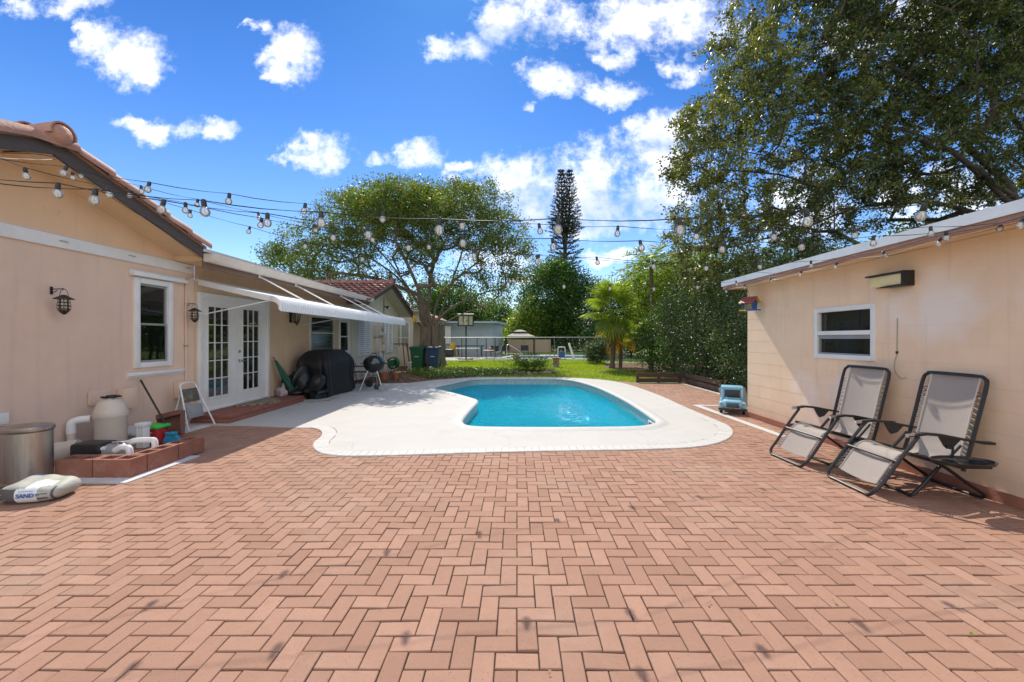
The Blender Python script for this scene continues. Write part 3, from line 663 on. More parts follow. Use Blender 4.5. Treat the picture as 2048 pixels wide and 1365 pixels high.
# --- bird feeder
t = thing('bird_feeder', 'small blue, yellow and red house shaped bird feeder hanging from the shed eave', 'bird feeder', (0,0,0))
cx, cy = 0, 0
mb = MB(); mb.bbox((cx-.15,cy-.09,1.985),(cx-.02,cy+.09,2.003),.004); mb.build('tray', 'yellow', t); MB().bbox((cx-.019,cy-.09,1.984),(cx+.15,cy+.09,2.004),.004).build('tray', 'paintblue', t)
for sx_, nm in ((1,'end_panel'),(-1,'end_panel')):
    x0 = cx+sx_*.085; MB().prism([(cy-.055,2.004),(cy+.055,2.004),(cy+.075,2.14),(cy,2.21),(cy-.075,2.14)],'x',x0-.008,x0+.008).build(nm,'paintblue',t)
MB().add([(cx-.14,cy-.11,2.115),(cx+.14,cy-.11,2.115),(cx+.14,cy,2.225),(cx-.14,cy,2.225),(cx-.14,cy-.11,2.125),(cx+.14,cy-.11,2.125),(cx+.14,cy,2.237),(cx-.14,cy,2.237)],[(0,1,2,3),(4,5,6,7),(0,1,5,4),(1,2,6,5),(3,0,4,7)]).build('roof','paintred',t)
MB().add([(cx-.14,cy+.11,2.115),(cx+.14,cy+.11,2.115),(cx+.14,cy,2.225),(cx-.14,cy,2.225),(cx-.14,cy+.11,2.125),(cx+.14,cy+.11,2.125),(cx+.14,cy,2.237),(cx-.14,cy,2.237)],[(0,1,2,3),(4,5,6,7),(0,1,5,4),(1,2,6,5),(3,0,4,7)]).build('roof','yellow',t)
MB().box((cx-.075,cy-.05,2.005),(cx+.075,cy+.05,2.12)).build('seed_box', glassmat('feeder pane',(.7,.7,.55),.4,(.5,.45,.25)), t)
MB().tube([(cx,cy,2.235),(cx-.03,cy,2.35),(cx-.05,cy,2.46)],.002,4).build('hanging_wire','black',t)
t.location = (EX+.13,7.15,0); t.rotation_euler.z = R(-65)

# =================================================================== ZERO-GRAVITY CHAIRS
def chair():
    t = thing('reclining_chair', '', 'reclining chair', (0,0,0), 'reclining chairs in front of the shed')
    W = .60; r = .0155     # local: +x towards the wall, y from 0 (far side) to -W (near side)
    ya, yb = 0.0, -W
    # leg loop: arm end - down the front - floor bar - back up
    f = [(.40,ya,.585),(.26,ya,.40),(.11,ya,.18),(.025,ya-.008,.075),(.0,ya-.05,.022),(.005,ya-.14,.0155),(.005,yb+.14,.0155),(.0,yb+.05,.022),(.025,yb+.008,.075),(.11,yb,.18),(.26,yb,.40),(.40,yb,.585)]
    MB().tube(f, r, 8, sub=4).build('front_frame', 'black', t)
    i = .035
    f2 = [(.80,ya-i,.50),(.60,ya-i,.28),(.42,ya-i,.07),(.38,ya-i-.03,.02),(.40,ya-.12,.0125),(.40,yb+.12,.0125),(.38,yb+i+.03,.02),(.42,yb+i,.07),(.60,yb+i,.28),(.80,yb+i,.50)]
    MB().tube(f2, r, 8, sub=4).build('rear_frame', 'black', t)
    f3 = [(.34,ya-.02,.42),(.60,ya-.02,.33),(.84,ya-.02,.16),(.99,ya-.02,.055),(1.01,ya-.05,.02),(1.0,ya-.12,.0125),(1.0,yb+.12,.0125),(1.01,yb+.05,.02),(.99,yb+.02,.055),(.84,yb+.02,.16),(.60,yb+.02,.33),(.34,yb+.02,.42)]
    MB().tube(f3, r, 8, sub=4).build('rear_leg', 'black', t)
    # back loop
    bf = [(.79,ya,.27),(.845,ya,.45),(.92,ya,.75),(.995,ya,1.06),(1.01,ya-.035,1.12),(1.014,ya-.09,1.135),(1.014,yb+.09,1.135),(1.01,yb+.035,1.12),(.995,yb,1.06),(.92,yb,.75),(.845,yb,.45),(.79,yb,.27)]
    MB().tube(bf, r*1.05, 8, sub=4).build('back_frame', 'black', t)
    MB().tube([(.79,ya-.01,.30),(.79,yb+.01,.30)], r*.8, 6).tube([(.22,ya,.345),(.22,yb,.345)], r*.8, 6).tube([(.34,ya-.02,.42),(.80,ya-.01,.30)], r, 6).tube([(.34,yb+.02,.42),(.80,yb+.01,.30)], r, 6).build('cross_bar','black',t)
    for y in (ya, yb):
        s_ = 1 if y == ya else -1
        arm = MB(); P = [(.36,.598),(.46,.612),(.60,.60),(.78,.565),(.95,.535),(1.05,.53)]
        for (x1,z1),(x2,z2) in zip(P,P[1:]):
            w1 = .022; arm.add([(x1,y-w1,z1-.012),(x1,y+w1,z1-.012),(x2,y+w1,z2-.012),(x2,y-w1,z2-.012),(x1,y-w1,z1+.012),(x1,y+w1,z1+.012),(x2,y+w1,z2+.012),(x2,y-w1,z2+.012)],[(0,1,2,3),(4,5,6,7),(0,1,5,4),(1,2,6,5),(2,3,7,6),(3,0,4,7)])
        a_ = arm.build('armrest','blackplastic',t)
        MB().tube([(.30,y,.590),(.375,y,.598)],.018,8).build('end_cap','chrome',a_)
        MB().prism([(.58,.592),(.78,.556),(.72,.49),(.66,.47),(.63,.50)],'y',y-s_*.012-.004,y-s_*.012+.004).lathe([(.016,0),(.016,.02),(0,.02)],(.66,y,.49),8,axis=Matrix.Rotation(R(90),3,'X')).build('bracket','blackplastic',a_)
    # fabric: leg rest, seat, back as one sling
    sec = [(.085,.115),(.13,.18),(.19,.27),(.25,.35),(.30,.395),(.37,.41),(.46,.385),(.56,.345),(.66,.315),(.75,.305),(.81,.335),(.845,.42),(.875,.54),(.915,.70),(.95,.85),(.985,.99),(1.012,1.09),(1.018,1.145)]
    sp = smooth([Vector((a_,0,b_)) for a_,b_ in sec], 3); inset = .072
    nV = len(sp)-1
    def P(uu, vv):
        k = min(int(round(vv*nV)), nV); p = sp[k]; y = (ya-inset) + (yb-ya+2*inset)*uu
        sag = .018*math.sin(math.pi*uu); tx = Vector((.012,0,-.9)) if p.z < .45 else Vector((.9,0,-.2))
        if k >= nV-1: y = ya-.03+(yb-ya+.06)*uu
        return p + Vector((0,y,0)) + tx*sag
    mb = MB(); mb.grid(P, 8, nV); sl_ = mb.build('sling','fabric',t,ang=80, recalc=True)
    e_ = MB()
    for uu in (0,1): e_.tube([P(uu,k/nV)+Vector((0,0,.003)) for k in range(nV+1)], .008, 5)
    e_.tube([P(k/8,1) for k in range(9)], .012, 6); e_.build('edge_binding','lace',sl_)
    # zig-zag elastic
    for uu, yy in ((0,ya),(1,yb)):
        lc = MB(); lc2 = MB()
        def frame_pt(p):
            if p.z > .33 and p.x > .6:
                tt = (p.z-.27)/(1.06-.27); return Vector((.79+tt*.205, yy, p.z))
            tt = (p.z-.075)/(.40-.075); return Vector((.015+tt*.245, yy, p.z-.01))
        prev = None; flip = 0
        zr = [q for q in range(1,nV) if (sp[q].x < .31) or (sp[q].x > .83 and sp[q].z < .95)]
        for q in zr:
            for hh in (0,):
                p = sp[q].lerp(sp[q+1], hh); y = (ya-inset) if uu == 0 else (yb+inset)
                a_ = Vector((p.x,y,p.z)); b_ = frame_pt(sp[q].lerp(sp[q+1], min(1,hh+.5)))
                ll = lc if sp[q].x < .45 else lc2; ll.tube([a_, b_], .0032, 4, cap=False); ll.tube([b_, Vector((sp[q+1].x, y, sp[q+1].z))], .0032, 4, cap=False)
        lc.build('elastic_lacing','cord',sl_); lc2.build('elastic_lacing','cord',sl_)
    return t
c1 = chair(); c1.location = (3.24,5.12,0); c1.rotation_euler.z = R(2)
c1['label'] = 'taupe reclining chair without a tray, below the shed window'
c2 = copy_thing(c1, (3.33,4.29,0), 'taupe reclining chair with a black cup tray on its near arm, nearest the camera', R(-3))
pr = c2
tray = MB(); yy = -.60-.13
tray.lathe([(0,.0),(.20,.0),(.235,.012),(.25,.035),(.243,.036),(.225,.016),(0,.010)],(.66,yy,.375),28,sx=1,sy=.6)
tray.box((.58,yy-.06,.352),(.84,yy+.03,.374)); tray.tube([(.70,-.60,.40),(.70,-.60,.50)],.010,6).tube([(.70,-.60,.39),(.70,yy+.1,.385)],.010,6)
for cx_ in (.54,.78): tray.lathe([(.045,.0),(.045,.018),(.055,.018),(.055,0)],(cx_,yy,.388),16)
o = tray.build('cup_tray','blackplastic'); o.parent = pr; o.location = (0,0,0)
# =================================================================== THE HOUSE ON THE LEFT
HX = -5.70
house = thing('house', 'long peach stucco house with tiled gables along the left of the pool', 'house', (HX,5,0))
def WY(px): return -HX*FPX/(VX-px)
W1 = (5.97,6.52,1.09,2.355)           # sash window
DR = (WY(398),WY(534),.165,2.275)     # french doors
LW = (WY(619.7),WY(666),1.02,2.11)    # louvre window
SWN = (WY(678.5),WY(698),1.0,2.09)    # narrow window
mb = MB(); wall_x(mb, HX, -1, 2.2, 7.03, 0, 2.80, [W1]); mb.add([(HX,2.2,0),(-12,2.2,0),(-12,2.2,2.8),(HX,2.2,2.8)],[(0,1,2,3)]); mb.build('wall','housewall',house,smooth_=False,recalc=False)
mb = MB(); wall_x(mb, HX+.004, -1, 7.03, 13.72, 0, 2.95, [DR,LW,SWN]); o = mb.build('siding_wall','siding',house,smooth_=False,recalc=False)
mb = MB(); wall_x(mb, HX+.012, -1, 13.72, 19.0, 0, 2.84, []); mb.add([(HX+.012,19,0),(-12,19,0),(-12,19,2.84),(HX+.012,19,2.84)],[(0,1,2,3)]); mb.prism([(13.72,2.84),(19.0,2.84),(16.36,3.60)],'x',HX-.1,HX+.012)
mb.build('rear_wall','palewall',house,smooth_=False)
# gable above the band
RY, PZ, SL = 4.47, 3.59, .34
def zs(y): return PZ-SL*abs(y-RY)
MB().prism([(2.2,2.80),(7.03,2.80),(7.03,2.802),(6.78,2.815),(RY,PZ+.015),(2.2,2.83)],'x',HX-.1,HX).build('gable_wall','gablewall_bounce',house,smooth_=False)
# sloping soffit, fascia, roof slabs of the near gable
RX = -5.18
def slope(mb, x0, x1, y0, y1, zf, lo, hi):
    mb.add([(x0,y0,zf(y0)+lo),(x1,y0,zf(y0)+lo),(x1,y1,zf(y1)+lo),(x0,y1,zf(y1)+lo),(x0,y0,zf(y0)+hi),(x1,y0,zf(y0)+hi),(x1,y1,zf(y1)+hi),(x0,y1,zf(y1)+hi)],[(0,1,2,3),(4,5,6,7),(0,1,5,4),(1,2,6,5),(2,3,7,6),(3,0,4,7)])
mb = MB(); slope(mb,-9.5,RX-.03,1.9,RY,zs,0,.02); slope(mb,-9.5,RX-.03,RY,6.80,zs,0,.02); mb.build('soffit','soffit',house,smooth_=False)
mb = MB(); slope(mb,RX-.03,RX,1.9,RY,zs,-.04,.115); slope(mb,RX-.03,RX,RY,6.58,zs,-.05,.115); mb.build('fascia','fascia',house,smooth_=False)
roof = MB(); slope(roof,-9.5,RX+.02,1.85,RY,zs,.117,.15); slope(roof,-9.5,RX+.02,RY,6.62,zs,.117,.15); roof = roof.build('roof','tile',house,smooth_=False)
MB().box((-9.4,RY-.06,PZ-.045),(RX-.034,RY+.16,PZ-.038)).build('ridge_cover','soffit',house)  # strip added under the ridge to cover a bright seam
# half-round rake tiles overlapping down the slope, and ridge tiles
def barrel(mb, A, B, r0, r1, up=Vector((0,0,1)), n=10, th=.018, full=1.15):
    A, B = Vector(A), Vector(B); t = (B-A).normalized(); s_ = t.cross(up).normalized(); w = s_.cross(t)
    vs = []
    for P_, r in ((A,r0),(A.lerp(B,.5),(r0+r1)/2),(B,r1)):
        for k in range(n+1):
            a = math.pi*full*(k/n)-math.pi*(full-1)/2; vs.append(P_+s_*math.cos(a)*r+w*math.sin(a)*r)
    m_ = n+1
    vs += [v + (A.lerp(B, (i//m_)/2)-v).normalized()*th for i, v in enumerate(vs[:])]
    fs = [(r*m_+k,r*m_+k+1,(r+1)*m_+k+1,(r+1)*m_+k) for r in range(2) for k in range(n)]
    o = 3*m_; fs += [tuple(i+o for i in f) for f in fs]; fs += [(2*m_+k,2*m_+k+1,o+2*m_+k+1,o+2*m_+k) for k in range(n)] + [(k,k+1,o+k+1,o+k) for k in range(n)]
    mb.add(vs, fs)
rt = MB(); L0 = .40
y = 6.66
while y > RY+.12:
    y2 = y-L0; barrel(rt,(RX-.035,y2-.05,zs(y2-.05)+.145),(RX-.035,y,zs(y)+.165),.098,.118); y = y2
y = RY-.02
k = 0
ye = 1.8
while ye < RY-.3:
    barrel(rt,(RX-.035,ye+L0+.05,zs(ye+L0+.05)+.145),(RX-.035,ye,zs(ye)+.165),.098,.118); ye += L0
rt.build('rake_tile','tile',roof,ang=40)
rt = MB(); x = RX+.10
rt.lathe([(0,.05),(.06,.04),(.105,.01),(.125,-.04),(.13,-.10)],(x-.02,RY,PZ+.185),14,axis=Matrix.Rotation(R(90),3,'Y'))
while x > -9.4: barrel(rt,(x-.44,RY,PZ+.165),(x,RY,PZ+.19),.105,.135); x -= .39
rt.build('ridge_tile','tile',roof,ang=40)
ft = MB()
for sgn in (1,-1):
    x = RX-.30
    while x > -9.2:
        yy = RY+sgn*.12
        while abs(yy-RY) < (2.2 if sgn>0 else 2.3):
            y2 = yy+sgn*.4; barrel(ft,(x,yy-sgn*.05,zs(yy)+.15),(x,y2,zs(y2)+.172),.085,.10,n=6); yy = y2
        x -= .26
ft.build('roof_tile','tile',roof,ang=40)
# long low roof over the doors with gutter
mb = MB(); mb.add([(-5.17,6.56,2.90),(-5.17,13.98,2.90),(-9.5,13.98,4.2),(-9.5,6.56,4.2),(-5.17,6.56,2.925),(-5.17,13.98,2.925),(-9.5,13.98,4.225),(-9.5,6.56,4.225)],[(0,1,2,3),(4,5,6,7),(0,1,5,4),(1,2,6,5),(2,3,7,6),(3,0,4,7)])
mb.build('low_roof','shingle',house,smooth_=False)
MB().box((-5.222,6.60,2.66),(-5.192,14.0,2.898)).build('eave_board','brownsoffit',house)
MB().box((HX+.014,6.62,2.775),(-5.223,13.98,2.795)).box((HX-.3,6.62,2.796),(-5.223,6.64,2.93)).build('eave_soffit','soffit',house)
gp_ = [(-5.438,2.97),(-5.438,2.86),(-5.42,2.835),(-5.34,2.835),(-5.30,2.87),(-5.285,2.93),(-5.27,2.945),(-5.27,2.975),(-5.283,2.975),(-5.29,2.95),(-5.31,2.89),(-5.35,2.85),(-5.41,2.85),(-5.425,2.87),(-5.425,2.97)]
gp_ = [(a+.248,b-.078) for a,b in gp_]
gm = MB(); gm.prism(gp_,'y',6.60,14.02); gm.prism([(a+.248,b-.078) for a,b in [(-5.436,2.968),(-5.436,2.86),(-5.42,2.837),(-5.34,2.837),(-5.302,2.87),(-5.287,2.93),(-5.272,2.945),(-5.272,2.968)]],'y',6.585,6.599); gm.build('gutter','cream',house,smooth_=False)
# white band across the gable with its catches
bd = MB(); bd.bbox((HX+.001,2.25,2.615),(HX+.032,6.97,2.765),.004); bd = bd.build('trim_band','white',house)
for yy in (4.98,5.86,6.87): MB().tube([(HX+.034,yy-.05,2.70),(HX+.045,yy-.04,2.70),(HX+.045,yy+.04,2.70),(HX+.034,yy+.05,2.70)],.006,5).build('latch','galv',bd)
# sash window
def sash_window(name, rect, parent, frame_m, fw, rail, sash_m, blind=True, arch=None):
    a,b,c,d = rect; w = MB(); xo = HX+.03; xi = HX-.06
    for lo, hi in (((a-.055,c-.045),(a+fw,d+.05)),((b-fw,c-.045),(b+.055,d+.05)),((a+fw,d-fw),(b-fw,d+.05)),((a+fw,c-.045),(b-fw,c+fw))): w.bbox((xi,lo[0],lo[1]),(xo,hi[0],hi[1]),.005)
    win = w.build(name, frame_m, parent); s = MB(); e = .032; zm = (c+d)/2+rail
    for (A,B,C_,D_,x) in ((a+fw,b-fw,zm-.01,d-fw,HX-.012),(a+fw,b-fw,c+fw,zm+.02,HX+.004)):
        for lo, hi in (((A,C_),(A+e,D_)),((B-e,C_),(B,D_)),((A+e,D_-e),(B-e,D_)),((A+e,C_),(B-e,C_+e))): s.box((x-.02,lo[0],lo[1]),(x,hi[0],hi[1]))
    s.build('sash', sash_m, win)
    MB().box((HX-.026,a+fw,zm),(HX-.022,b-fw,d-fw)).box((HX-.010,a+fw+e,c+fw+e),(HX-.008,b-fw-e,zm-.012)).build('pane','glass',win)
    if blind:
        bl = MB(); z = c+fw+.02
        while z < d-fw: bl.box((HX-.085,a+fw,z),(HX-.06,b-fw,z+.004), rot=Matrix.Rotation(R(35),3,'Y')); z += .042
        bl.build('blind','blind',win)
    MB().box((HX-.16,a-.05,c-.05),(HX-.121,b+.05,d+.05)).build('dark_interior','darkroom',win)
    return win
sash_window('window', W1, house, 'white', .03, -.02, 'galv')
sash_window('window', SWN, house, 'white', .05, 0, 'white')
# shutter rails above and below
MB().bbox((HX+.001,5.84,2.42),(HX+.09,6.80,2.48),.008).box((HX+.001,5.84,2.48),(HX+.03,6.80,2.51)).build('shutter_rail','whitemetal',house)
MB().bbox((HX+.001,5.80,.93),(HX+.05,6.78,.98),.006).box((HX+.001,5.80,.90),(HX+.012,6.78,.93)).build('shutter_rail','whitemetal',house)
# louvre window
a,b,c,d = LW; w = MB()
for lo, hi in (((a-.05,c-.05),(a+.03,d+.05)),((b-.03,c-.05),(b+.05,d+.05)),((a+.03,d-.03),(b-.03,d+.05)),((a+.03,c-.05),(b-.03,c+.03)),((a+.03,1.62),(b-.03,1.66))): w.bbox((HX-.06,lo[0],lo[1]),(HX+.035,hi[0],hi[1]),.004)
w = w.build('louvre_window','cream',house)
lv = MB(); lr = MB(); z = c+.05
while z < d-.05:
    if not 1.58 < z < 1.66:
        lv.add([(HX-.004,a+.03,z+.12),(HX-.004,b-.03,z+.12),(HX+.01,b-.03,z),(HX+.01,a+.03,z)],[(0,1,2,3)]); lr.box((HX+.006,a+.03,z-.006),(HX+.016,b-.03,z+.003))
    z += .125
lv.build('glass_slat',glassmat('louvre glass',(.30,.33,.30),0.05,(.2,.22,.18),refl=.7,rough=.08),w); lr.build('slat_rail','galv',w); MB().box((HX-.16,a-.05,c-.05),(HX-.121,b+.05,d+.05)).build('dark_interior','darkroom',w)
# french doors
a,b,c,d = DR; ym = WY(473); w = MB()
for lo, hi in (((a-.045,c-.02),(a+.035,d+.045)),((b-.035,c-.02),(b+.045,d+.045)),((a+.035,d-.035),(b-.035,d+.045)),((a+.035,c-.02),(b-.035,c+.02))): w.bbox((HX-.08,lo[0],lo[1]),(HX+.04,hi[0],hi[1]),.005)
w.build('door_frame','white',house)
def leaf(y0,y1,g0,g1,zb,zt):
    L_ = MB(); 
    for lo, hi in (((y0,c+.02),(g0,d-.035)),((g1,c+.02),(y1,d-.035)),((g0,zt),(g1,d-.035)),((g0,c+.02),(g1,zb))): L_.box((HX-.045,lo[0],lo[1]),(HX-.002,hi[0],hi[1]))
    e = .03
    for lo, hi in (((g0-e,zb-e),(g0,zt+e)),((g1,zb-e),(g1+e,zt+e)),((g0,zt),(g1,zt+e)),((g0,zb-e),(g1,zb))): L_.bbox((HX-.0015,lo[0],lo[1]),(HX+.010,hi[0],hi[1]),.004)
    dr = L_.build('door','white',house); mu = MB(); t_ = .0075
    for k in range(1,3): yy = g0+(g1-g0)*k/3; mu.box((HX-.028,yy-t_,zb),(HX-.004,yy+t_,zt))
    for k in range(1,5): zz = zb+(zt-zb)*k/5; mu.box((HX-.027,g0,zz-t_),(HX-.0055,g1,zz+t_))
    mu.build('glazing_bar','white',dr); MB().box((HX-.022,g0,zb),(HX-.018,g1,zt)).build('pane','doorglass',dr)
    cu = MB(); cu.grid(lambda u_,v_: Vector((HX-.10+.012*math.sin(u_*40),g0-.05+(g1-g0+.1)*u_,zb-.02+(zt-zb+.04)*v_)),60,1); cu.build('curtain','curtain',dr)
    return dr
d1 = leaf(a+.037,ym-.003,WY(416.5),WY(458),.396,2.077)
d2 = leaf(ym+.003,b-.037,WY(486),WY(518),.42,2.09)
yk = ym+.075
MB().lathe([(.033,0),(.033,.012),(.012,.02),(.012,.045),(.026,.055),(.028,.075),(.0,.085)],(HX-.001,yk,1.03),14,axis=Matrix.Rotation(R(90),3,'Y')).tube([(HX+.05,yk,1.03),(HX+.055,yk+.09,1.03)],.010,6).build('handle','chrome',d2)
MB().lathe([(.030,0),(.030,.018),(.0,.022)],(HX-.001,yk,1.22),14,axis=Matrix.Rotation(R(90),3,'Y')).build('deadbolt','chrome',d2)
MB().box((HX-.5,a-.2,0),(HX-.46,b+.2,2.6)).build('dark_interior','darkroom',house)
# second gable, red tiles
RY2, PZ2, SL2 = 16.3, 3.60, .335; RX2 = -5.10
def z2(y): return PZ2-SL2*abs(y-RY2)
mb = MB(); slope(mb,-10,RX2-.03,13.35,RY2,z2,0,.02); slope(mb,-10,RX2-.03,RY2,19.5,z2,0,.02); mb.build('rear_soffit','palewall',house,smooth_=False)
mb = MB(); slope(mb,RX2-.03,RX2,13.35,RY2,z2,-.06,.10); slope(mb,RX2-.03,RX2,RY2,19.5,z2,-.06,.10); mb.build('rear_fascia','fascia',house,smooth_=False)
rr = MB(); slope(rr,-10,RX2+.02,13.3,RY2,z2,.102,.13); slope(rr,-10,RX2+.02,RY2,19.55,z2,.102,.13); rr = rr.build('rear_roof','darktile',house,smooth_=False)
tb = MB(); x = RX2-.02
while x > -9.8:
    for sgn, ye in ((-1,13.3),(1,19.55)):
        yy = RY2+sgn*.08
        while (yy-ye)*sgn < -.2:
            y2 = yy+sgn*.36; barrel(tb,(x,yy-sgn*.06,z2(yy)+.125),(x,y2,z2(y2)+.148),.088,.108,n=6); yy = y2
    x -= .245
tb.build('roof_tile','darktile',rr,ang=40)
tb = MB(); x = RX2+.08
while x > -9.8: barrel(tb,(x-.42,RY2,PZ2+.16),(x,RY2,PZ2+.185),.10,.12,n=8); x -= .37
tb.build('ridge_tile','darktile',rr,ang=40)
# shutters on the rear wing, porch behind it
for y0,y1 in ((14.27,15.43),(17.07,18.1)):
    s = MB(); xo = HX+.013
    for A,B in ((y0,(y0+y1)/2-.004),((y0+y1)/2+.004,y1)):
        for lo, hi in (((A,.86),(A+.05,2.26)),((B-.05,.86),(B,2.26)),((A+.05,2.2),(B-.05,2.26)),((A+.05,.86),(B-.05,.93))): s.bbox((xo,lo[0],lo[1]),(xo+.045,hi[0],hi[1]),.003)
    s = s.build('shutter','white',house); l_ = MB()
    for A,B in ((y0,(y0+y1)/2),((y0+y1)/2,y1)):
        z = .96
        while z < 2.17: l_.box((xo+.008,A+.05,z),(xo+.014,B-.05,z+.075), rot=Matrix.Rotation(R(-28),3,'Y')); z += .075
    l_.build('louvre','white',s); MB().box((xo+.001,y0+.02,.9),(xo+.004,y1-.02,2.2)).build('backing','grey',s)
MB().box((-9,21.3,0),(-5.55,21.4,1.0)).box((-9,21.3,2.35),(-5.0,21.4,2.9)).box((-5.75,21.28,1.0),(-5.55,21.42,2.35)).build('porch_wall','palewall',house)
pw = MB(); 
for x in (-6.9,-6.2,-5.76): pw.box((x-.03,21.26,1.0),(x+.03,21.30,2.35))
for z in (1.0,1.5,2.3): pw.box((-6.9,21.262,z),(-5.76,21.298,z+.04))
pw = pw.build('porch_window','white',house)
lv = MB()
for k in range(12): lv.add([(-6.87,21.31,1.04+k*.108+.11),(-5.79,21.31,1.04+k*.108+.11),(-5.79,21.285,1.04+k*.108),(-6.87,21.285,1.04+k*.108)],[(0,1,2,3)])
lv.build('glass_slat', mat('frosted slat',(.35,.36,.30),.3), pw)
MB().box((-9,22.6,0),(-5.0,22.7,2.9)).box((-9.5,20.9,2.9),(-4.9,22.7,2.98)).build('porch_back','palewall',house)

# --- meters, boxes and security light on the rear wing
t = thing('meter_cabinet', 'grey and beige electric meter boxes between the two shutters', 'electric meter', (HX,16.2,1.5))
mb = MB(); x = HX+.013
for lo, hi in (((15.75,1.55),(16.05,2.02)),((16.12,1.75),(16.65,2.05)),((15.85,.95),(16.12,1.5)),((16.70,1.30),(16.95,1.68)),((16.72,.95),(17.0,1.25))): mb.bbox((x,lo[0],lo[1]),(x+.13,hi[0],hi[1]),.01)
mb.bbox((x,16.1,1.60),(x+.17,16.6,1.748),.01); mb.build('box','beigeplastic',t)
MB().tube([(x+.04,16.3,1.6),(x+.04,16.3,.3)],.02,6).build('conduit','grey',t)
MB().tube([(x+.04,16.85,1.3),(x+.04,16.85,.2)],.014,6).build('conduit','grey',t)
MB().tube([(x+.04,16.9,2.0),(x+.04,16.9,3.2)],.022,6).build('conduit','grey',t)
MB().lathe([(.09,0),(.09,.05),(.07,.08),(0,.09)],(x+.13,16.38,1.9),14,axis=Matrix.Rotation(R(90),3,'Y')).build('dial','galv',t)
t = thing('security_light', 'small black floodlight under the second gable', 'security light', (HX+.02,17.0,2.83))
MB().bbox((HX+.013,16.93,2.79),(HX+.05,17.07,2.90),.01).tube([(HX+.05,17,2.84),(HX+.14,17.03,2.83)],.02,6).lathe([(.035,0),(.06,.05),(.075,.12),(.07,.12)],(HX+.10,17.07,2.84),12,axis=Matrix.Rotation(R(115),3,'Y')).build('lamp_head','black',t)
MB().lathe([(.065,0),(.04,.03),(0,.04)],(HX+.205,17.08,2.79),12,axis=Matrix.Rotation(R(115),3,'Y')).build('lens','pvc',t)
t = thing('conduit_pipe', 'beige conduit running up the wall between the sash window and the doors', 'pipe', (HX,6.86,1.5))
MB().tube([(HX+.02,6.83,.72),(HX+.02,6.83,2.40),(HX+.025,6.87,2.52),(HX+.03,7.0,2.57),(HX+.03,7.5,2.58)],.013,7).build('pipe','housewall',t)
MB().bbox((HX+.006,6.80,1.35),(HX+.045,6.86,1.37),.003).build('clamp','galv',t)

# =================================================================== AWNINGS
def awning(y0, y1, label, SKEW=0.0):
    t = thing('awning', label, 'awning', (-4.9,(y0+y1)/2,2.3), 'white metal awnings over the doors')
    prof = [(HX+.06,2.52),(-4.30,2.225),(-4.20,2.21),(-4.12,2.185),(-4.065,2.14),(-4.04,2.08),(-4.035,1.99)]
    pr = smooth([Vector((a,0,b)) for a,b in prof], 3); ns = int((y1-y0)/.0085); L_ = len(pr)-1
    def P(u_, v_):
        k = min(int(round(v_*L_)), L_); p = pr[k]; q = pr[min(k+1,L_)]-pr[max(k-1,0)]; q.normalize(); nn = Vector((q.z,0,-q.x))*-1
        c_ = 1-2*max(0,math.cos(u_*(y1-y0)/.085*2*math.pi))**5; amp = .017 if k > 2 else .006
        z = -.04*(.5+.5*c_) if k == L_ else 0
        ys_ = y0+SKEW*(p.x+4.1)/(HX+4.1); return Vector((p.x,ys_+(y1-ys_)*u_,p.z+z)) + nn*amp*c_
    mb = MB(); mb.grid(P, ns, L_); mb.build('panel','whitemetal',t,ang=60)
    for yy in (y0,y1):
        mb = MB()
        pts = [(p.x,p.z) for p in pr]+[(p.x-.03,p.z-.075) if i else (p.x,p.z-.01) for i,p in list(enumerate(pr))[::-1]][:0]
        yk_ = lambda p: yy+(SKEW*(p.x+4.1)/(HX+4.1) if yy == y0 else 0)
        mb.add([(p.x,yk_(p),p.z+.008) for p in pr]+[(p.x,yk_(p),max(p.z-.085,1.99)-.0) for p in pr], [(i,i+1,i+1+len(pr),i+len(pr)) for i in range(len(pr)-1)])
        mb.build('end_cap','whitemetal',t,smooth_=False)
    mb = MB(); mb.tube([(HX+.03,y0+SKEW,2.53),(HX+.03,y1,2.53)],.022,8).tube([(-4.25,y0+.02,2.19),(-4.25,y1-.02,2.19)],.014,6); mb.build('rail','whitemetal',t)
    return t
aw1 = awning(6.78,10.62,'white ribbed metal awning over the french doors, the one nearer the camera', .27)
aw2 = awning(10.66,14.35,'white ribbed metal awning beyond the door awning, over the narrow window and first shutter')
def strut(y, par):
    mb = MB(); A = Vector((-5.18,y,2.73)); B = Vector((-4.24,y,2.228)); mb.tube([A,B],.014,6).bbox((-5.190,y-.03,2.70),(-5.172,y+.03,2.76),.003); mb.build('strut','white',par)
for y in (8.02,9.33): strut(y, aw1)
for y in (11.72,12.74): strut(y, aw2)
MB().tube([(HX+.02,6.93,1.86),(-4.17,6.82,2.15)],.011,6).build('arm','whitemetal',aw1)
MB().tube([(HX+.02,10.5,1.83),(-4.17,10.6,2.12)],.011,6).build('arm','whitemetal',aw2)

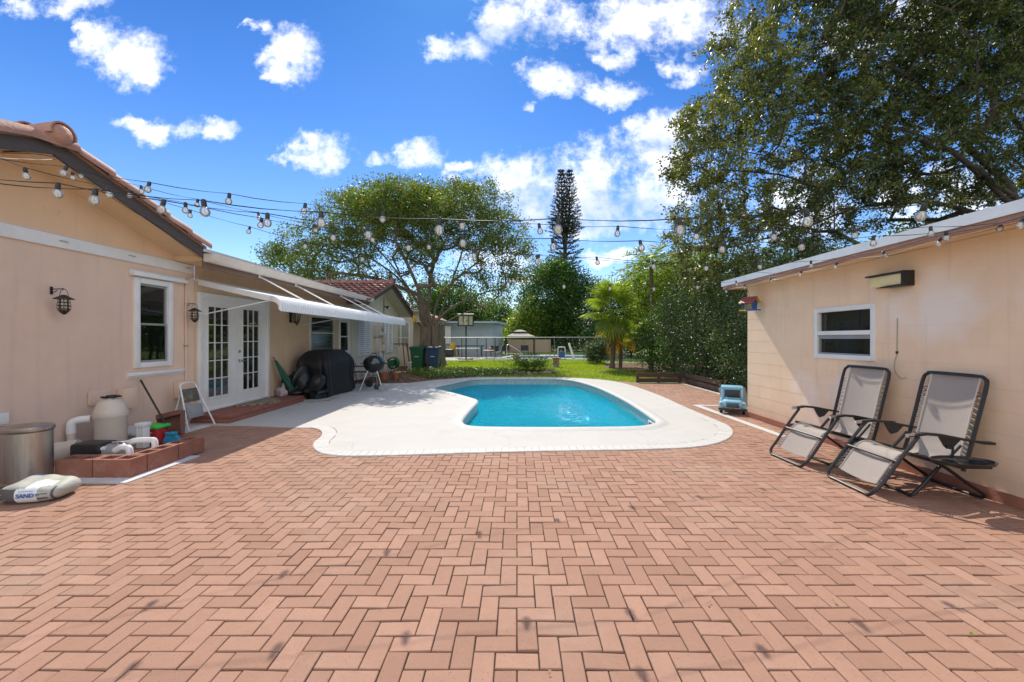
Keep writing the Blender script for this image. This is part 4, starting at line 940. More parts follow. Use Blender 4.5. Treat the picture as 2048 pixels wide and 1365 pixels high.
# =================================================================== LANTERNS
def hook_lantern(y, zt, s, label):
    t = thing('hanging_lantern', label, 'lantern', (HX,y,zt), 'black cage lanterns hanging on the house wall')
    x = HX+.20*s
    MB().box((HX+.001,y-.012,zt-.06*s),(HX+.012,y+.012,zt+.03*s)).tube([(HX+.01,y,zt),(x,y,zt+.004)],.005,5).tube([(HX+.01,y,zt-.045*s),(HX+.10*s,y,zt-.01)],.004,5).build('wall_hook','black',t)
    ring = [(x+.05*s*math.cos(a),y+.06*s*math.cos(a)*.3,zt-.09*s+.09*s*math.sin(a)) for a in [math.pi*k/10 for k in range(11)]]
    MB().tube(ring,.003,5).build('bail','black',t); zt2 = zt-.10*s
    MB().lathe([(0,.035*s),(.03*s,.032*s),(.045*s,.02*s),(.115*s,-.012*s),(.118*s,-.02*s),(.04*s,-.012*s),(0,-.012*s)],(x,y,zt2),20).build('cap','black',t)
    cg = MB()
    for k in range(8): a = 2*math.pi*k/8; cg.tube([(x+.058*s*math.cos(a),y+.058*s*math.sin(a),zt2-.015*s),(x+.072*s*math.cos(a),y+.072*s*math.sin(a),zt2-.09*s),(x+.068*s*math.cos(a),y+.068*s*math.sin(a),zt2-.14*s),(x+.03*s*math.cos(a),y+.03*s*math.sin(a),zt2-.175*s)],.0035,4)
    for rr_, dz in ((.066,-.055),(.073,-.095),(.069,-.135)): cg.tube([(x+rr_*s*math.cos(a),y+rr_*s*math.sin(a),zt2+dz*s) for a in [2*math.pi*k/16 for k in range(16)]],.0035,4,closed=True)
    cg.lathe([(0,-.20*s),(.02*s,-.195*s),(.062*s,-.155*s),(.058*s,-.148*s),(0,-.15*s)],(x,y,zt2),16); cg.build('cage','black',t)
    MB().lathe([(.045*s,-.145*s),(.055*s,-.1*s),(.05*s,-.02*s)],(x,y,zt2),14).build('glass_shade','lampglass',t)
    t.scale = (1,1,1.3)
    return t
hook_lantern(4.87,2.09,.80,'black cage lantern hanging on the bare wall left of the sash window')
hook_lantern(6.84,2.08,.82,'black cage lantern hanging between the sash window and the french doors')
t = thing('coach_lantern', 'black coach lantern on the siding just right of the french doors', 'wall lantern', (HX,10.0,2.0)); y = 10.0; x = HX+.17
MB().bbox((HX+.006,y-.05,1.88),(HX+.03,y+.05,2.22),.01).tube([(HX+.03,y,1.95),(HX+.10,y,1.88),(x,y,1.86)],.010,6,sub=3).build('backplate','black',t)
cg = MB()
for k in range(6):
    a = 2*math.pi*k/6+.3; cg.tube([(x+.105*math.cos(a),y+.105*math.sin(a),2.16),(x+.05*math.cos(a),y+.05*math.sin(a),1.90)],.010,4)
cg.lathe([(0,1.80),(.018,1.82),(.012,1.85),(.055,1.88),(.055,1.90),(0,1.90)],(x,y,0),12).lathe([(.12,2.15),(.12,2.17),(.05,2.25),(0,2.29)],(x,y,0),12); cg.build('cage','black',t)
MB().lathe([(.04,1.90),(.09,2.15)],(x,y,0),6).build('glass_shade','lampglass',t)

# =================================================================== STOOP, MAT
st = thing('doorstep', 'low red brick step below the french doors', 'step', (-5.3,8.1,0))
mb = MB(); mb.bbox((HX+.012,6.93,0),(-5.0,9.45,.075),.008).build('lower_tread','oxblood',st); MB().bbox((HX+.012,6.97,.077),(-5.03,9.42,.14),.006).build('upper_tread','oxblood',st)
def matmat():
    m, nt, N, L, P = nodemat('patterned doormat'); P.inputs['Roughness'].default_value = .95
    t_ = N.new('ShaderNodeTexCoord'); v = N.new('ShaderNodeTexVoronoi'); v.feature = 'DISTANCE_TO_EDGE'; v.inputs['Scale'].default_value = 9; v.inputs['Randomness'].default_value = .25; L.new(t_.outputs['Object'], v.inputs['Vector'])
    r = N.new('ShaderNodeValToRGB'); r.color_ramp.interpolation = 'CONSTANT'; r.color_ramp.elements[0].color = (.05,.04,.03,1); r.color_ramp.elements[1].position = .11; r.color_ramp.elements[1].color = (.42,.35,.24,1)
    L.new(v.outputs['Distance'], r.inputs[0]); L.new(r.outputs[0], P.inputs['Base Color']); return m
M['mat'] = matmat()
mb = MB(); op = [(-5.58,7.85)]+[(-5.58+.52*math.sin(math.pi*k/14)**.8,7.85+1.15*k/14) for k in range(1,14)]+[(-5.58,9.0)]
mb.prism(op,'z',.141,.155); tag(mb.build('doormat','mat',smooth_=False),'half round doormat with a leaf pattern on the brick step','doormat')
# =================================================================== POOL EQUIPMENT CORNER
def blk(x0, y0, along, label, z0=.0):
    lx, ly = (.40,.195) if along == 'x' else (.195,.40)
    t = thing('cinder_block', label, 'cinder block', (x0,y0,.013), 'red painted cinder blocks round the pool pump')
    mb = MB(); x1, y1, z0, z1 = x0+lx-.006, y0+ly-.006, .013, .203; w_ = .032
    if along == 'x': bars = [((x0,y0),(x1,y0+w_)),((x0,y1-w_),(x1,y1))]+[((xx,y0+w_),(xx+w_,y1-w_)) for xx in (x0,(x0+x1-w_)/2,x1-w_)]
    else: bars = [((x0,y0),(x0+w_,y1)),((x1-w_,y0),(x1,y1))]+[((x0+w_,yy),(x1-w_,yy+w_)) for yy in (y0,(y0+y1-w_)/2,y1-w_)]
    for lo, hi in bars: mb.box((lo[0],lo[1],z0),(hi[0],hi[1],z1))
    mb.build('shell','cinder',t,smooth_=False); MB().box((x0+w_,y0+w_,z0),(x1-w_,y1-w_,z0+.145)).build('fill','soil',t)
blk(-4.90,4.22,'x','red cinder block at the left end of the near row, closest to the steel bin')
blk(-4.495,4.22,'x','red cinder block at the near right corner of the surround')
blk(-4.29,4.425,'y','red cinder block in the middle of the right hand row')
blk(-4.29,4.83,'y','red cinder block at the far end of the right hand row')
# filter tank
t = thing('filter_tank', 'beige upright pool filter tank with domed lid', 'pool filter', (-5.32,5.22,0))
MB().lathe([(.150,.013),(.155,.05),(.157,.44),(.168,.46),(.174,.475),(.174,.50),(.168,.505)],(-5.32,5.22,0),32).build('body','beigeplastic',t)
MB().lathe([(.170,.506),(.170,.53),(.161,.545),(.152,.60),(.122,.66),(.08,.695),(.04,.71),(0,.712)],(-5.32,5.22,0),32).build('lid','beigeplastic',t)
mb = MB()
for k in range(6): a = math.pi*2*k/6; mb.box((-5.32-.012,5.22,.712),(-5.32+.012,5.22+.10,.735), rot=Matrix.Rotation(a,3,'Z'), org=(-5.32,5.22,.72))
mb.lathe([(.05,.70),(.05,.745),(0,.75)],(-5.32,5.22,0),12).build('lid_handle','blackplastic',t)
# pump
t = thing('pool_pump', 'black motored pool pump with grey housing and white pipes behind the red blocks', 'pool pump', (-4.9,4.62,0))
MB().bbox((-5.14,4.56,.06),(-4.78,4.80,.275),.035).box((-5.1,4.6,.013),(-4.85,4.76,.06)).build('motor_cover','blackplastic',t)
MB().lathe([(.085,0),(.09,.02),(.09,.14),(.075,.16)],(-4.78,4.66,.17),16,axis=Matrix.Rotation(R(90),3,'Y')).bbox((-4.72,4.60,.03),(-4.58,4.74,.20),.02).build('housing','grey',t)
MB().lathe([(.05,.20),(.055,.25),(.03,.27),(0,.27)],(-4.65,4.67,0),12).tube([(-4.70,4.62,.285),(-4.60,4.72,.275)],.010,6).tube([(-4.70,4.70,.275),(-4.60,4.62,.29)],.008,6).build('clamp','chrome',t)
MB().tube([(-4.62,4.58,.20),(-4.56,4.58,.235),(-4.50,4.58,.235),(-4.46,4.58,.22),(-4.45,4.58,.12)],.033,10,sub=3).tube([(-4.65,4.76,.24),(-4.56,4.78,.265),(-4.42,4.80,.265),(-4.37,4.80,.25),(-4.36,4.80,.13)],.033,10,sub=3).tube([(-4.82,4.60,.215),(-4.74,4.60,.215)],.026,10).build('pipe','pvc',t)
t = thing('elbow_pipe', 'white plastic elbow pipe rising beside the filter tank', 'pipe', (-5.42,5.05,0))
MB().tube([(-5.62,5.02,.02),(-5.62,5.02,.30)],.04,12).build('riser','beigeplastic',t)
MB().tube([(-5.62,5.02,.29),(-5.62,5.02,.40),(-5.60,5.04,.44),(-5.54,5.08,.455),(-5.48,5.12,.455)],.047,12,sub=3).build('elbow','pvc',t)
t = MB().tube([(-5.62,4.52,.16),(-5.25,4.72,.16)],.115,18).tube([(-5.3,4.69,.16),(-5.22,4.735,.16)],.125,18); tag(t.build('filter_canister','beigeplastic'),'beige cylinder lying behind the steel bin and the pump','pool equipment')
def wallbox(name, y0, y1, z0, z1, dpt, label, lip=True, m='housewall', cat='utility box'):
    t = thing(name, label, cat, (HX,(y0+y1)/2,z0)); MB().bbox((HX+.005,y0,z0),(HX+dpt*.75,y1,z1),.006).build('box',m,t); MB().bbox((HX+dpt*.75+.001,y0-.006,z0-.006),(HX+dpt,y1+.006,z1+.008),.006).build('cover',m,t); return t
wallbox('timer_box',5.66,5.86,.49,.76,.12,'beige timer box on the wall just right of the filter tank')
wallbox('breaker_box',5.28,5.52,.60,.78,.05,'flat beige breaker box half hidden behind the filter tank')
wallbox('junction_box',6.60,6.86,.50,.76,.10,'beige junction box on the wall behind the folding step ladder')
wallbox('controller_box',4.25,4.42,.55,.66,.06,'pale box low on the wall at the left edge, above the steel bin', m='pvc')
# deck storage lid
t = thing('valve_cover', 'beige low valve housing with flap lid between the filter tank and the bucket', 'valve box', (-5.4,5.75,0))
MB().bbox((-5.6,5.45,.013),(-5.2,5.85,.17),.012).build('box','beigeplastic',t); MB().bbox((-5.63,5.42,.171),(-5.16,5.90,.20),.012,rot=Matrix.Rotation(R(5),3,'Y')).build('flap','concrete',t)
# steel bin
t = thing('steel_bin', 'oval rust stained steel pedal bin at the left edge of the patio', 'bin', (-4.93,4.12,0)); bc = (-5.07,4.12,0)
MB().lathe([(.205,.0),(.21,.01),(.21,.03),(.20,.035),(.20,.53),(.21,.54)],bc,36,sx=1,sy=.85).build('body','steel',t)
MB().lathe([(.212,.542),(.216,.55),(.216,.575),(.205,.586),(.12,.600),(0,.604)],bc,36,sx=1,sy=.85).build('lid','steel',t)
# sandbag
t = thing('sand_bag', 'printed white sack of sand lying beside the steel bin', 'sandbag', (-4.42,3.72,0))
C0 = Vector((-4.44,3.72,0)); rot = Matrix.Rotation(R(12),3,'Z')
def bagP(u_, v_):
    th = 2*math.pi*u_; ph = math.pi*(v_-.5); ex = .55
    cx_ = math.copysign(abs(math.cos(th))**ex, math.cos(th)); sy_ = math.copysign(abs(math.sin(th))**ex, math.sin(th)); c_ = math.cos(ph)**.55 if math.cos(ph) > 1e-6 else 0
    x = .235*cx_*c_; y = .185*sy_*c_; z = .085+.090*math.copysign(abs(math.sin(ph))**.85, math.sin(ph))
    z += (.010*math.sin(9*x+3)+.007*math.sin(17*y+5*x)+.004*math.sin(40*x+11*y))*max(0,math.sin(ph)+.3); z = max(z,.004); return C0 + rot @ Vector((x,y,z))
mb = MB(); mb.grid(bagP,160,60); sb = mb.build('sack','sack',t,ang=80)
me = sb.data; me.materials.append(M['inkgrey']); me.materials.append(M['inkblue']); me.materials.append(M['inkwhite'])
ri = rot.inverted()
for p in me.polygons:
    c_ = ri @ (p.center - C0)
    if c_.y < -.10 and c_.z < .145 and c_.z > .02:
        if c_.x < -.05: p.material_index = 1
        elif c_.x > .10: p.material_index = 1 if .185 < c_.x < .20 or (c_.x < .17 and .045 < c_.z < .06) or (c_.x < .17 and .085 < c_.z < .095) else 0
        else: p.material_index = 3
    elif c_.y < -.02 and .0 < c_.x < .16 and c_.z > .10: p.material_index = 3
    elif c_.y > .08 and c_.x < -.05: p.material_index = 1 if c_.x < -.14 else 2
def text3(txt, size, loc, rotm, m, name='lettering', parent=None, ext=.0015, bold=.0):
    cu = bpy.data.curves.new(name,'FONT'); cu.body = txt; cu.size = size; cu.extrude = ext; cu.offset = bold; cu.align_x = 'CENTER'; cu.align_y = 'CENTER'
    o = bpy.data.objects.new(name, cu); COL.objects.link(o); bpy.context.view_layer.update()
    dg = bpy.context.evaluated_depsgraph_get(); me = bpy.data.meshes.new_from_object(o.evaluated_get(dg)); bpy.data.objects.remove(o)
    me.transform(Matrix.Translation(loc) @ rotm.to_4x4()); me.materials.clear(); me.materials.append(M[m])
    o = bpy.data.objects.new(name, me); COL.objects.link(o)
    if parent is not None: o.parent = parent; o.location = -Vector(parent.get('_w',(0,0,0)))
    o['_w'] = (0,0,0); return o
fr = rot @ Matrix.Rotation(R(58),3,'X')
text3('SAND', .050, C0+rot@Vector((.03,-.1975,.088)), rot @ Matrix.Rotation(R(84),3,'X'), 'inkblue', parent=sb, bold=.0012)
bar_ = MB()
for k_, (a_, b_) in enumerate(((-.02,.025),(.03,.05),(.055,.085))): bar_.tube([C0+rot@Vector((a_,-.194,.127)), C0+rot@Vector((b_,-.194,.127))],.0022,4)
bar_.build('small_print','inkblue',sb)
dm = MB(); dpts = [Vector((-.16+.075*a,-.177+.004,.075+.028*b)) for a,b in ((-1,0),(0,1),(1,0),(0,-1))]
dm.tube([C0+rot@(p+Vector((0,-.004+.3*max(0,p.z-.075),0))) for p in dpts],.0016,4,closed=True); dm.build('diamond_mark','inkwhite',sb)
# bucket, rods, dustpan, broom
t = thing('red_bucket', 'red caddy bucket with bright green lid against the wall', 'bucket', (-5.05,5.62,0)); bx, by = -5.10,5.62
MB().bbox((bx-.12,by-.11,.014),(bx+.12,by+.11,.225),.02).build('tub','red',t); MB().bbox((bx-.125,by-.115,.226),(bx+.125,by+.115,.275),.015).build('lid','lime',t)
pl = MB()
for k, ws in enumerate((.10,.06,.08,.05,.07)): pl.box((bx-ws/2,by-.1125,.175-.027*k),(bx+ws/2,by-.1105,.186-.027*k))
pl.build('print', 'inkwhite', t)
MB().lathe([(.022,0),(.022,.003),(.014,.003),(.014,0)],(bx+.02,by-.117,.25),14,axis=Matrix.Rotation(R(90),3,'X')).build('emblem','inkwhite',t)
t = thing('post_offcut', 'short fluted white vinyl post with square cap in front of the bucket', 'post', (-5.02,5.40,0)); px_, py_ = -5.05,5.38
MB().bbox((px_-.055,py_-.045,.013),(px_-.025,py_+.045,.30),.006).bbox((px_-.018,py_-.045,.013),(px_+.012,py_+.045,.30),.006).bbox((px_+.019,py_-.045,.013),(px_+.05,py_+.045,.30),.006).build('shaft','pvc',t); MB().bbox((px_-.065,py_-.06,.301),(px_+.06,py_+.06,.355),.008).build('cap','pvc',t)
t = thing('dustpan', 'large brown dustpan leaning on the wall beside the bucket', 'dustpan', (-5.3,6.05,0))
mb = MB(); rm = Matrix.Rotation(R(-22),3,'X') @ Matrix.Rotation(R(-18),3,'Y')
vv = [(-.17,0,0),(.17,0,0),(.14,0,.30),(-.14,0,.30)]; org = Vector((-5.15,5.95,.02))
mb.box((-.17,0,0),(.17,.012,.30)); mb.box((-.175,-.07,0),(-.163,.012,.30)); mb.box((.163,-.07,0),(.175,.012,.30)); mb.box((-.175,-.09,.29),(.175,.012,.36))
mb.v = [tuple(org + Matrix.Rotation(R(-18),3,'X') @ (Matrix.Rotation(R(-14),3,'Y') @ Vector(v))) for v in mb.v]; mb.build('pan','brownplastic',t)
t = thing('broom', 'black handled broom with a bright blue brush leaning on the wall', 'broom', (-4.95,5.75,0))
A = Vector((-4.88,5.62,.14)); B = Vector((HX+.03,6.0,.86)); MB().tube([A,B],.013,8).build('handle','blackplastic',t)
mb = MB(); mb.add([(-5.0,5.60,.013),(-4.78,5.64,.013),(-4.80,5.72,.013),(-5.0,5.70,.013),(-4.94,5.60,.13),(-4.83,5.62,.13),(-4.83,5.66,.13),(-4.94,5.65,.13)],[(0,1,2,3),(4,5,6,7),(0,1,5,4),(1,2,6,5),(2,3,7,6),(3,0,4,7)]); mb.build('bristles','brushblue',t)
MB().bbox((-4.95,5.59,.131),(-4.82,5.67,.165),.01).build('head','brushblue',t)
# step ladder
t = thing('step_ladder', 'folded two step ladder with white tubular frame and dark treads by the doors', 'step ladder', (-5.35,6.55,0))
fr_ = [(-5.22,6.33,.015),(-5.42,6.42,.66),(-5.44,6.43,.72),(-5.44,6.50,.755),(-5.44,6.66,.755),(-5.44,6.73,.72),(-5.42,6.74,.66),(-5.18,6.83,.015)]
MB().tube(fr_,.0125,8,sub=4).build('front_frame','white',t)
rf = [(-5.45,6.46,.60),(-5.58,6.44,.10),(-5.60,6.46,.04),(-5.60,6.52,.02),(-5.60,6.64,.02),(-5.60,6.70,.04),(-5.58,6.72,.10),(-5.45,6.70,.60)]
MB().tube(rf,.011,8,sub=4).build('rear_frame','white',t)
for z, xx in ((.46,-5.40),(.20,-5.33)):
    MB().bbox((xx-.02,6.43,z-.02),(xx+.012,6.75,z+.20),.01,rot=Matrix.Rotation(R(-12),3,'Y')).build('tread', mat('dark tread',(.11,.105,.085),.9,var=.3,scale=14,dark=(.5,.45,.2),dscale=9,damt=.5) if z > .3 else 'grey', t)

# =================================================================== BY THE DOORS: COVERED GRILL, BAGS, UMBRELLA
t = thing('covered_grill', 'large gas grill under a black cloth cover against the siding', 'covered grill', (-5.1,10.9,0))
secs = [(0.02,.50,.92),(.25,.46,.86),(.55,.44,.82),(.80,.47,.87),(.92,.44,.84),(1.02,.38,.76),(1.13,.29,.66),(1.175,.22,.58),(1.185,.12,.40),(1.18,.02,.05)]
def cov(u_, v_):
    f_ = v_*(len(secs)-1); k = min(int(f_), len(secs)-2); q = f_-k; z = secs[k][0]*(1-q)+secs[k+1][0]*q; hx = secs[k][1]*(1-q)+secs[k+1][1]*q; hy = secs[k][2]*(1-q)+secs[k+1][2]*q
    th = 2*math.pi*u_; ex = .42; cx_ = math.copysign(abs(math.cos(th))**ex, math.cos(th)); sy_ = math.copysign(abs(math.sin(th))**ex, math.sin(th))
    rip = (1-v_)**.9*(.045*math.sin(th*7+1+1.5*z)+.03*math.sin(th*13+2.1*z)+.015*math.sin(th*29+4*z))-.03*math.sin(3*th+z*4)*math.sin(math.pi*v_)
    return Vector((-5.16+cx_*(hx+rip)*.95, 10.82+sy_*(hy+rip), z))
mb = MB(); mb.grid(cov,96,26); mb.build('cover','cover',t,ang=70)
def lump(name, c, rx, ry, rz, m, label, cat, seed, am=.22):
    r_ = np.random.default_rng(seed); ph = r_.uniform(0,6.28,12); fq = r_.uniform(1.2,4.2,12); ax = r_.normal(size=(12,3))
    def P(u_, v_):
        th = 2*math.pi*u_; p_ = math.pi*(v_-.5); d = Vector((math.cos(th)*math.cos(p_),math.sin(th)*math.cos(p_),math.sin(p_)))
        k = 1+am*sum((math.sin(fq[i]*(d.x*ax[i][0]+d.y*ax[i][1]+d.z*ax[i][2])+ph[i])) for i in range(12))/12*4
        return Vector((c[0]+d.x*rx*k, c[1]+d.y*ry*k, max(.012, c[2]+d.z*rz*k)))
    mb = MB(); mb.grid(P,56,36); return tag(mb.build(name,m,ang=55),label,cat)
lump('wrapped_bundle',(-5.34,9.62,.36),.26,.27,.42,'blackbag','tall bundle wrapped in black plastic beside the leaning umbrella','wrapped bundle',3,.3)
lump('plastic_sheet_pile',(-4.98,9.75,.20),.33,.42,.28,'blackbag','crumpled heap of black plastic sheet at the foot of the covered grill','plastic sheet',5,.5)
lump('soil_bag',(-5.52,9.40,.17),.10,.12,.17,mat('pale sack',(.42,.36,.36),.7,var=.2),'small pale sack behind the folded umbrella','sack',8,.35)
t = thing('folded_umbrella', 'closed green garden umbrella leaning against the siding', 'umbrella', (-5.5,9.3,0))
A = Vector((-5.24,9.52,.03)); B = Vector((-5.64,9.22,1.06)); 
def umb(u_, v_):
    p = A.lerp(B,.08+.84*v_); r_ = .030+.045*math.sin(math.pi*min(1,v_*1.05))**.7*(1-.5*v_); th = 2*math.pi*u_; r_ *= 1+.28*math.cos(6*th+7*v_)
    return p+Vector((math.cos(th)*r_,math.sin(th)*r_,0))
MB().grid(umb,36,24).build('canopy','darkgreenmetal',t,ang=80); MB().tube([A,B],.012,7).build('pole','brownplastic',t)
mb = MB().tube([gp(548,805)+Vector((0,0,.03)),gp(660,803)+Vector((0,0,.03))],.02,7); tag(mb.build('ground_pole','lightwood'),'beige pole lying on the deck in front of the step and black heap','pole')
mb = MB().tube([gp(598,811)+Vector((0,0,.02)),gp(678,797)+Vector((0,0,.03))],.017,7); tag(mb.build('ground_pole','grey'),'grey pole with chrome joint lying nearest the pool beside the beige pole','pole')
# kettle grill
t = thing('kettle_grill', 'round black charcoal kettle grill on three metal legs', 'kettle grill', (-4.02,11.25,0)); kx, ky = -4.04,11.25
MB().lathe([(0,.53),(.10,.54),(.20,.59),(.26,.67),(.285,.76),(.288,.80)],(kx,ky,0),32).build('bowl','black',t)
lid = MB().lathe([(.292,.79),(.292,.815),(.27,.88),(.21,.95),(.12,.995),(0,1.01)],(kx,ky,0),32).build('lid',mat('black enamel',(.012,.014,.018),.12,spec=.7,coat=.6),t)
MB().tube([(kx-.07,ky,1.0),(kx-.06,ky,1.06),(kx+.06,ky,1.06),(kx+.07,ky,1.0)],.009,6,sub=3).box((kx-.06,ky-.014,1.055),(kx+.06,ky+.014,1.078)).build('handle','blackplastic',lid)
MB().tube([(kx-.28,ky-.05,.79),(kx-.36,ky-.06,.78),(kx-.36,ky+.06,.78),(kx-.28,ky+.05,.79)],.010,6).tube([(kx+.28,ky-.05,.79),(kx+.38,ky-.06,.76),(kx+.38,ky+.06,.76),(kx+.28,ky+.05,.79)],.010,6).build('side_handle','blackplastic',t)
legs = [((-.12,-.15,.58),(-.33,-.22,.01)),((.12,-.10,.58),(.26,-.10,.12)),((0,.15,.58),(.0,.26,.12))]
for a_, b_ in legs: MB().tube([(kx+a_[0],ky+a_[1],a_[2]),(kx+b_[0],ky+b_[1],b_[2])],.012,7).build('leg','chrome',t)
for wx, wy in ((.27,-.12),(.0,.27)): MB().lathe([(.0,-.018),(.06,-.022),(.09,-.018),(.095,0),(.09,.018),(.06,.022),(0,.018)],(kx+wx,ky+wy,.096),20,axis=Matrix.Rotation(R(90),3,'X')@Matrix.Rotation(R(15),3,'Y')).build('wheel','grey' if wy < 0 else 'blackplastic',t)
MB().lathe([(.0,.40),(.10,.41),(.12,.43),(0,.42)],(kx,ky,0),16).build('ash_catcher','galv',t)
# wrought iron table and plant stand behind the grill cover
t = thing('iron_cart', 'black wrought iron garden cart with scrolls behind the kettle grill', 'garden cart', (-4.7,12.3,0)); ix, iy = -4.75,12.35
mb = MB()
for z in (.62,.45,.16):
    mb.tube([(ix-.35,iy-.2,z),(ix+.35,iy-.2,z),(ix+.35,iy+.2,z),(ix-.35,iy+.2,z)],.010,6,closed=True)
for sx_ in (-1,1):
    for sy_ in (-1,1): mb.tube([(ix+sx_*.35,iy+sy_*.2,0.02),(ix+sx_*.30,iy+sy_*.2,.2),(ix+sx_*.38,iy+sy_*.2,.45),(ix+sx_*.33,iy+sy_*.2,.72)],.011,6,sub=4)
for k in range(-1,2):
    mb.tube([(ix+k*.2+.07*math.cos(a)*(1-a/12),iy-.2,.34+.08*math.sin(a)*(1-a/12)) for a in [j*.5 for j in range(20)]],.008,5)
mb.tube([(ix+.33,iy-.2,.72),(ix+.5,iy-.2,.80),(ix+.58,iy-.2,.70),(ix+.5,iy-.2,.62)],.010,6,sub=4); mb.build('frame','black',t)
MB().box((ix-.34,iy-.19,.452),(ix+.34,iy+.19,.458)).build('shelf','blackplastic',t)
for sx_ in (-.3,.25): MB().lathe([(0,-.015),(.11,-.015),(.115,0),(.11,.015),(0,.015)],(ix+sx_,iy-.24,.115),18,axis=Matrix.Rotation(R(90),3,'X')).build('wheel','blackplastic',t)
# hose reel and pots
t = thing('hose_reel', 'green garden hose reel standing at the corner of the rear wing', 'hose reel', (-4.95,15.6,0)); hx_, hy_ = -4.86,15.6
mb = MB()
for k in range(9):
    mb.tube([(hx_+(.20+.012*(k%3))*math.cos(a),hy_-.12+.03*k,.52+(.20+.012*(k%3))*math.sin(a)) for a in [2*math.pi*j/20 for j in range(20)]],.014,5,closed=True)
mb.build('hose','green',t); mb = MB()
for s_ in (-.15,.18): mb = MB().lathe([(.0,-.008),(.12,-.008),(.13,.008),(0,.008)],(hx_,hy_+s_,.52),20,axis=Matrix.Rotation(R(90),3,'X')).tube([(hx_-.2,hy_+s_,.01),(hx_,hy_+s_,.52),(hx_+.2,hy_+s_,.01)],.018,6); mb.build('stand','green',t)
def pot(c, r_, h_, label, m='terracotta', plant=True):
    t = thing('flower_pot', label, 'flower pot', c, 'pots along the rear wing'); MB().lathe([(r_*.68,.0),(r_*.95,h_*.85),(r_*1.05,h_*.85),(r_*1.05,h_),(r_*.93,h_),(r_*.9,h_*.88),(0,h_*.86)],c,18).build('pot',m,t); return t
pot((-4.78,14.3,0),.16,.26,'wide clay pot just behind the kettle grill'); pot((-4.45,14.6,0),.13,.22,'smaller clay pot right of the wide one','terracotta'); pot((-4.95,14.55,0),.11,.3,'slim grey pot closest to the first shutter','grey')
t = thing('garden_tools', 'pair of pale stakes standing in the mulch beside the hose reel', 'garden stakes', (-4.9,15,0))
MB().tube([(-5.0,14.9,.0),(-5.05,14.9,.78)],.018,6).tube([(-4.83,14.95,0),(-4.9,14.95,.80)],.018,6).build('stake','lightwood',t)
# brown easel frame, white stand, bins
t = thing('wooden_easel', 'red brown wooden frame leaning by the green bin', 'wooden frame', (-5.3,18.4,0)); e = dp(815,690,18.4)
MB().box((e.x-.18,18.38,0),(e.x-.14,18.42,1.28),rot=Matrix.Rotation(R(-5),3,'Y')).box((e.x+.02,18.38,0),(e.x+.07,18.42,1.30),rot=Matrix.Rotation(R(-9),3,'Y')).box((e.x-.75,18.37,1.2),(e.x+.05,18.40,1.25)).box((e.x-.03,18.6,0),(e.x+.0,18.64,1.25),rot=Matrix.Rotation(R(12),3,'X')).build('rail','redwood',t)
t = thing('white_stand', 'small white plant stand in front of the green bin', 'plant stand', (-4.6,17,0)); q = gp(819,745)
MB().tube([q+Vector((-.08,0,0)),q+Vector((-.04,0,.42))],.016,6).tube([q+Vector((.08,0,0)),q+Vector((.04,0,.42))],.016,6).tube([q+Vector((0,.1,0)),q+Vector((0,.03,.42))],.016,6).bbox((q.x-.09,q.y-.09,.42),(q.x+.09,q.y+.09,.45),.006).build('frame','pvc',t)
def bin_(x, y, m, ml, label):
    t = thing('wheelie_bin', label, 'wheelie bin', (x,y,0), 'wheeled bins under the fig tree')
    mb = MB(); a_, b_ = .28,.36; mb.add([(x-.24,y-.28,.05),(x+.24,y-.28,.05),(x+.24,y+.30,.05),(x-.24,y+.30,.05),(x-.32,y-.36,1.0),(x+.32,y-.36,1.0),(x+.32,y+.34,1.0),(x-.32,y+.34,1.0)],[(0,1,2,3),(4,5,6,7),(0,1,5,4),(1,2,6,5),(2,3,7,6),(3,0,4,7)]); mb.bbox((x-.345,y-.38,.95),(x+.345,y+.36,1.0),.01); mb.build('body',m,t)
    mb = MB(); mb.prism([(y-.40,1.002),(y+.38,1.002),(y+.38,1.06),(y+.1,1.10),(y-.38,1.05)],'x',x-.35,x+.35); mb.tube([(x-.3,y+.40,1.03),(x+.3,y+.40,1.03)],.018,6); mb.build('lid',ml,t)
    MB().box((x-.10,y-.345,.58),(x+.10,y-.335,.61)).build('label_strip','inkwhite',t)
    for s_ in (-1,1): MB().lathe([(0,-.025),(.11,-.025),(.12,0),(.11,.025),(0,.025)],(x+s_*.28,y+.30,.12),16,axis=Matrix.Rotation(R(90),3,'Y')).build('wheel','blackplastic',t)
bin_(-4.90,19.75,'green','binlid','dark green wheeled bin under the fig tree'); bin_(-4.15,19.9,'blue','blue','navy blue wheeled bin right of the green one')
for yy,xx in ((0,0),): pass

# =================================================================== RIGHT SIDE: PLANTER BOARDS, TOY TRUCK
def board(A, B, label, name='timber_edging'):
    t = thing(name, label, 'timber edging', tuple(A), 'stained boards round the planting bed'); d = (B-A).normalized(); nn = Vector((-d.y,d.x,0))*.02; mb = MB()
    for z0_,z1_ in ((.02,.155),(.195,.33)):
        q = [A-nn,B-nn,B+nn,A+nn]; mb.add([v+Vector((0,0,z0_)) for v in q]+[v+Vector((0,0,z1_)) for v in q],[(0,1,2,3),(4,5,6,7),(0,1,5,4),(1,2,6,5),(2,3,7,6),(3,0,4,7)])
    mb.build('board','wood',t); mb = MB()
    for P_ in (A+d*.05,A.lerp(B,.5),B-d*.05): mb.box((P_.x-.04+nn.x*3,P_.y-.04+nn.y*3,0),(P_.x+.04+nn.x*3,P_.y+.04+nn.y*3,.35))
    mb.build('stake','wood',t)
board(Vector((4.0,13.32,0)),Vector((5.50,13.30,0)),'stained double board edging facing the pool, at the end of the lawn'); board(Vector((5.60,13.25,0)),Vector((5.60,10.9,0)),'stained double board edging running towards the shed, in front of the big hedge')
t = thing('toy_truck', 'pale blue ride-on toy truck parked at the shed corner', 'toy truck', (0,0,0)); tx, ty = 0,0
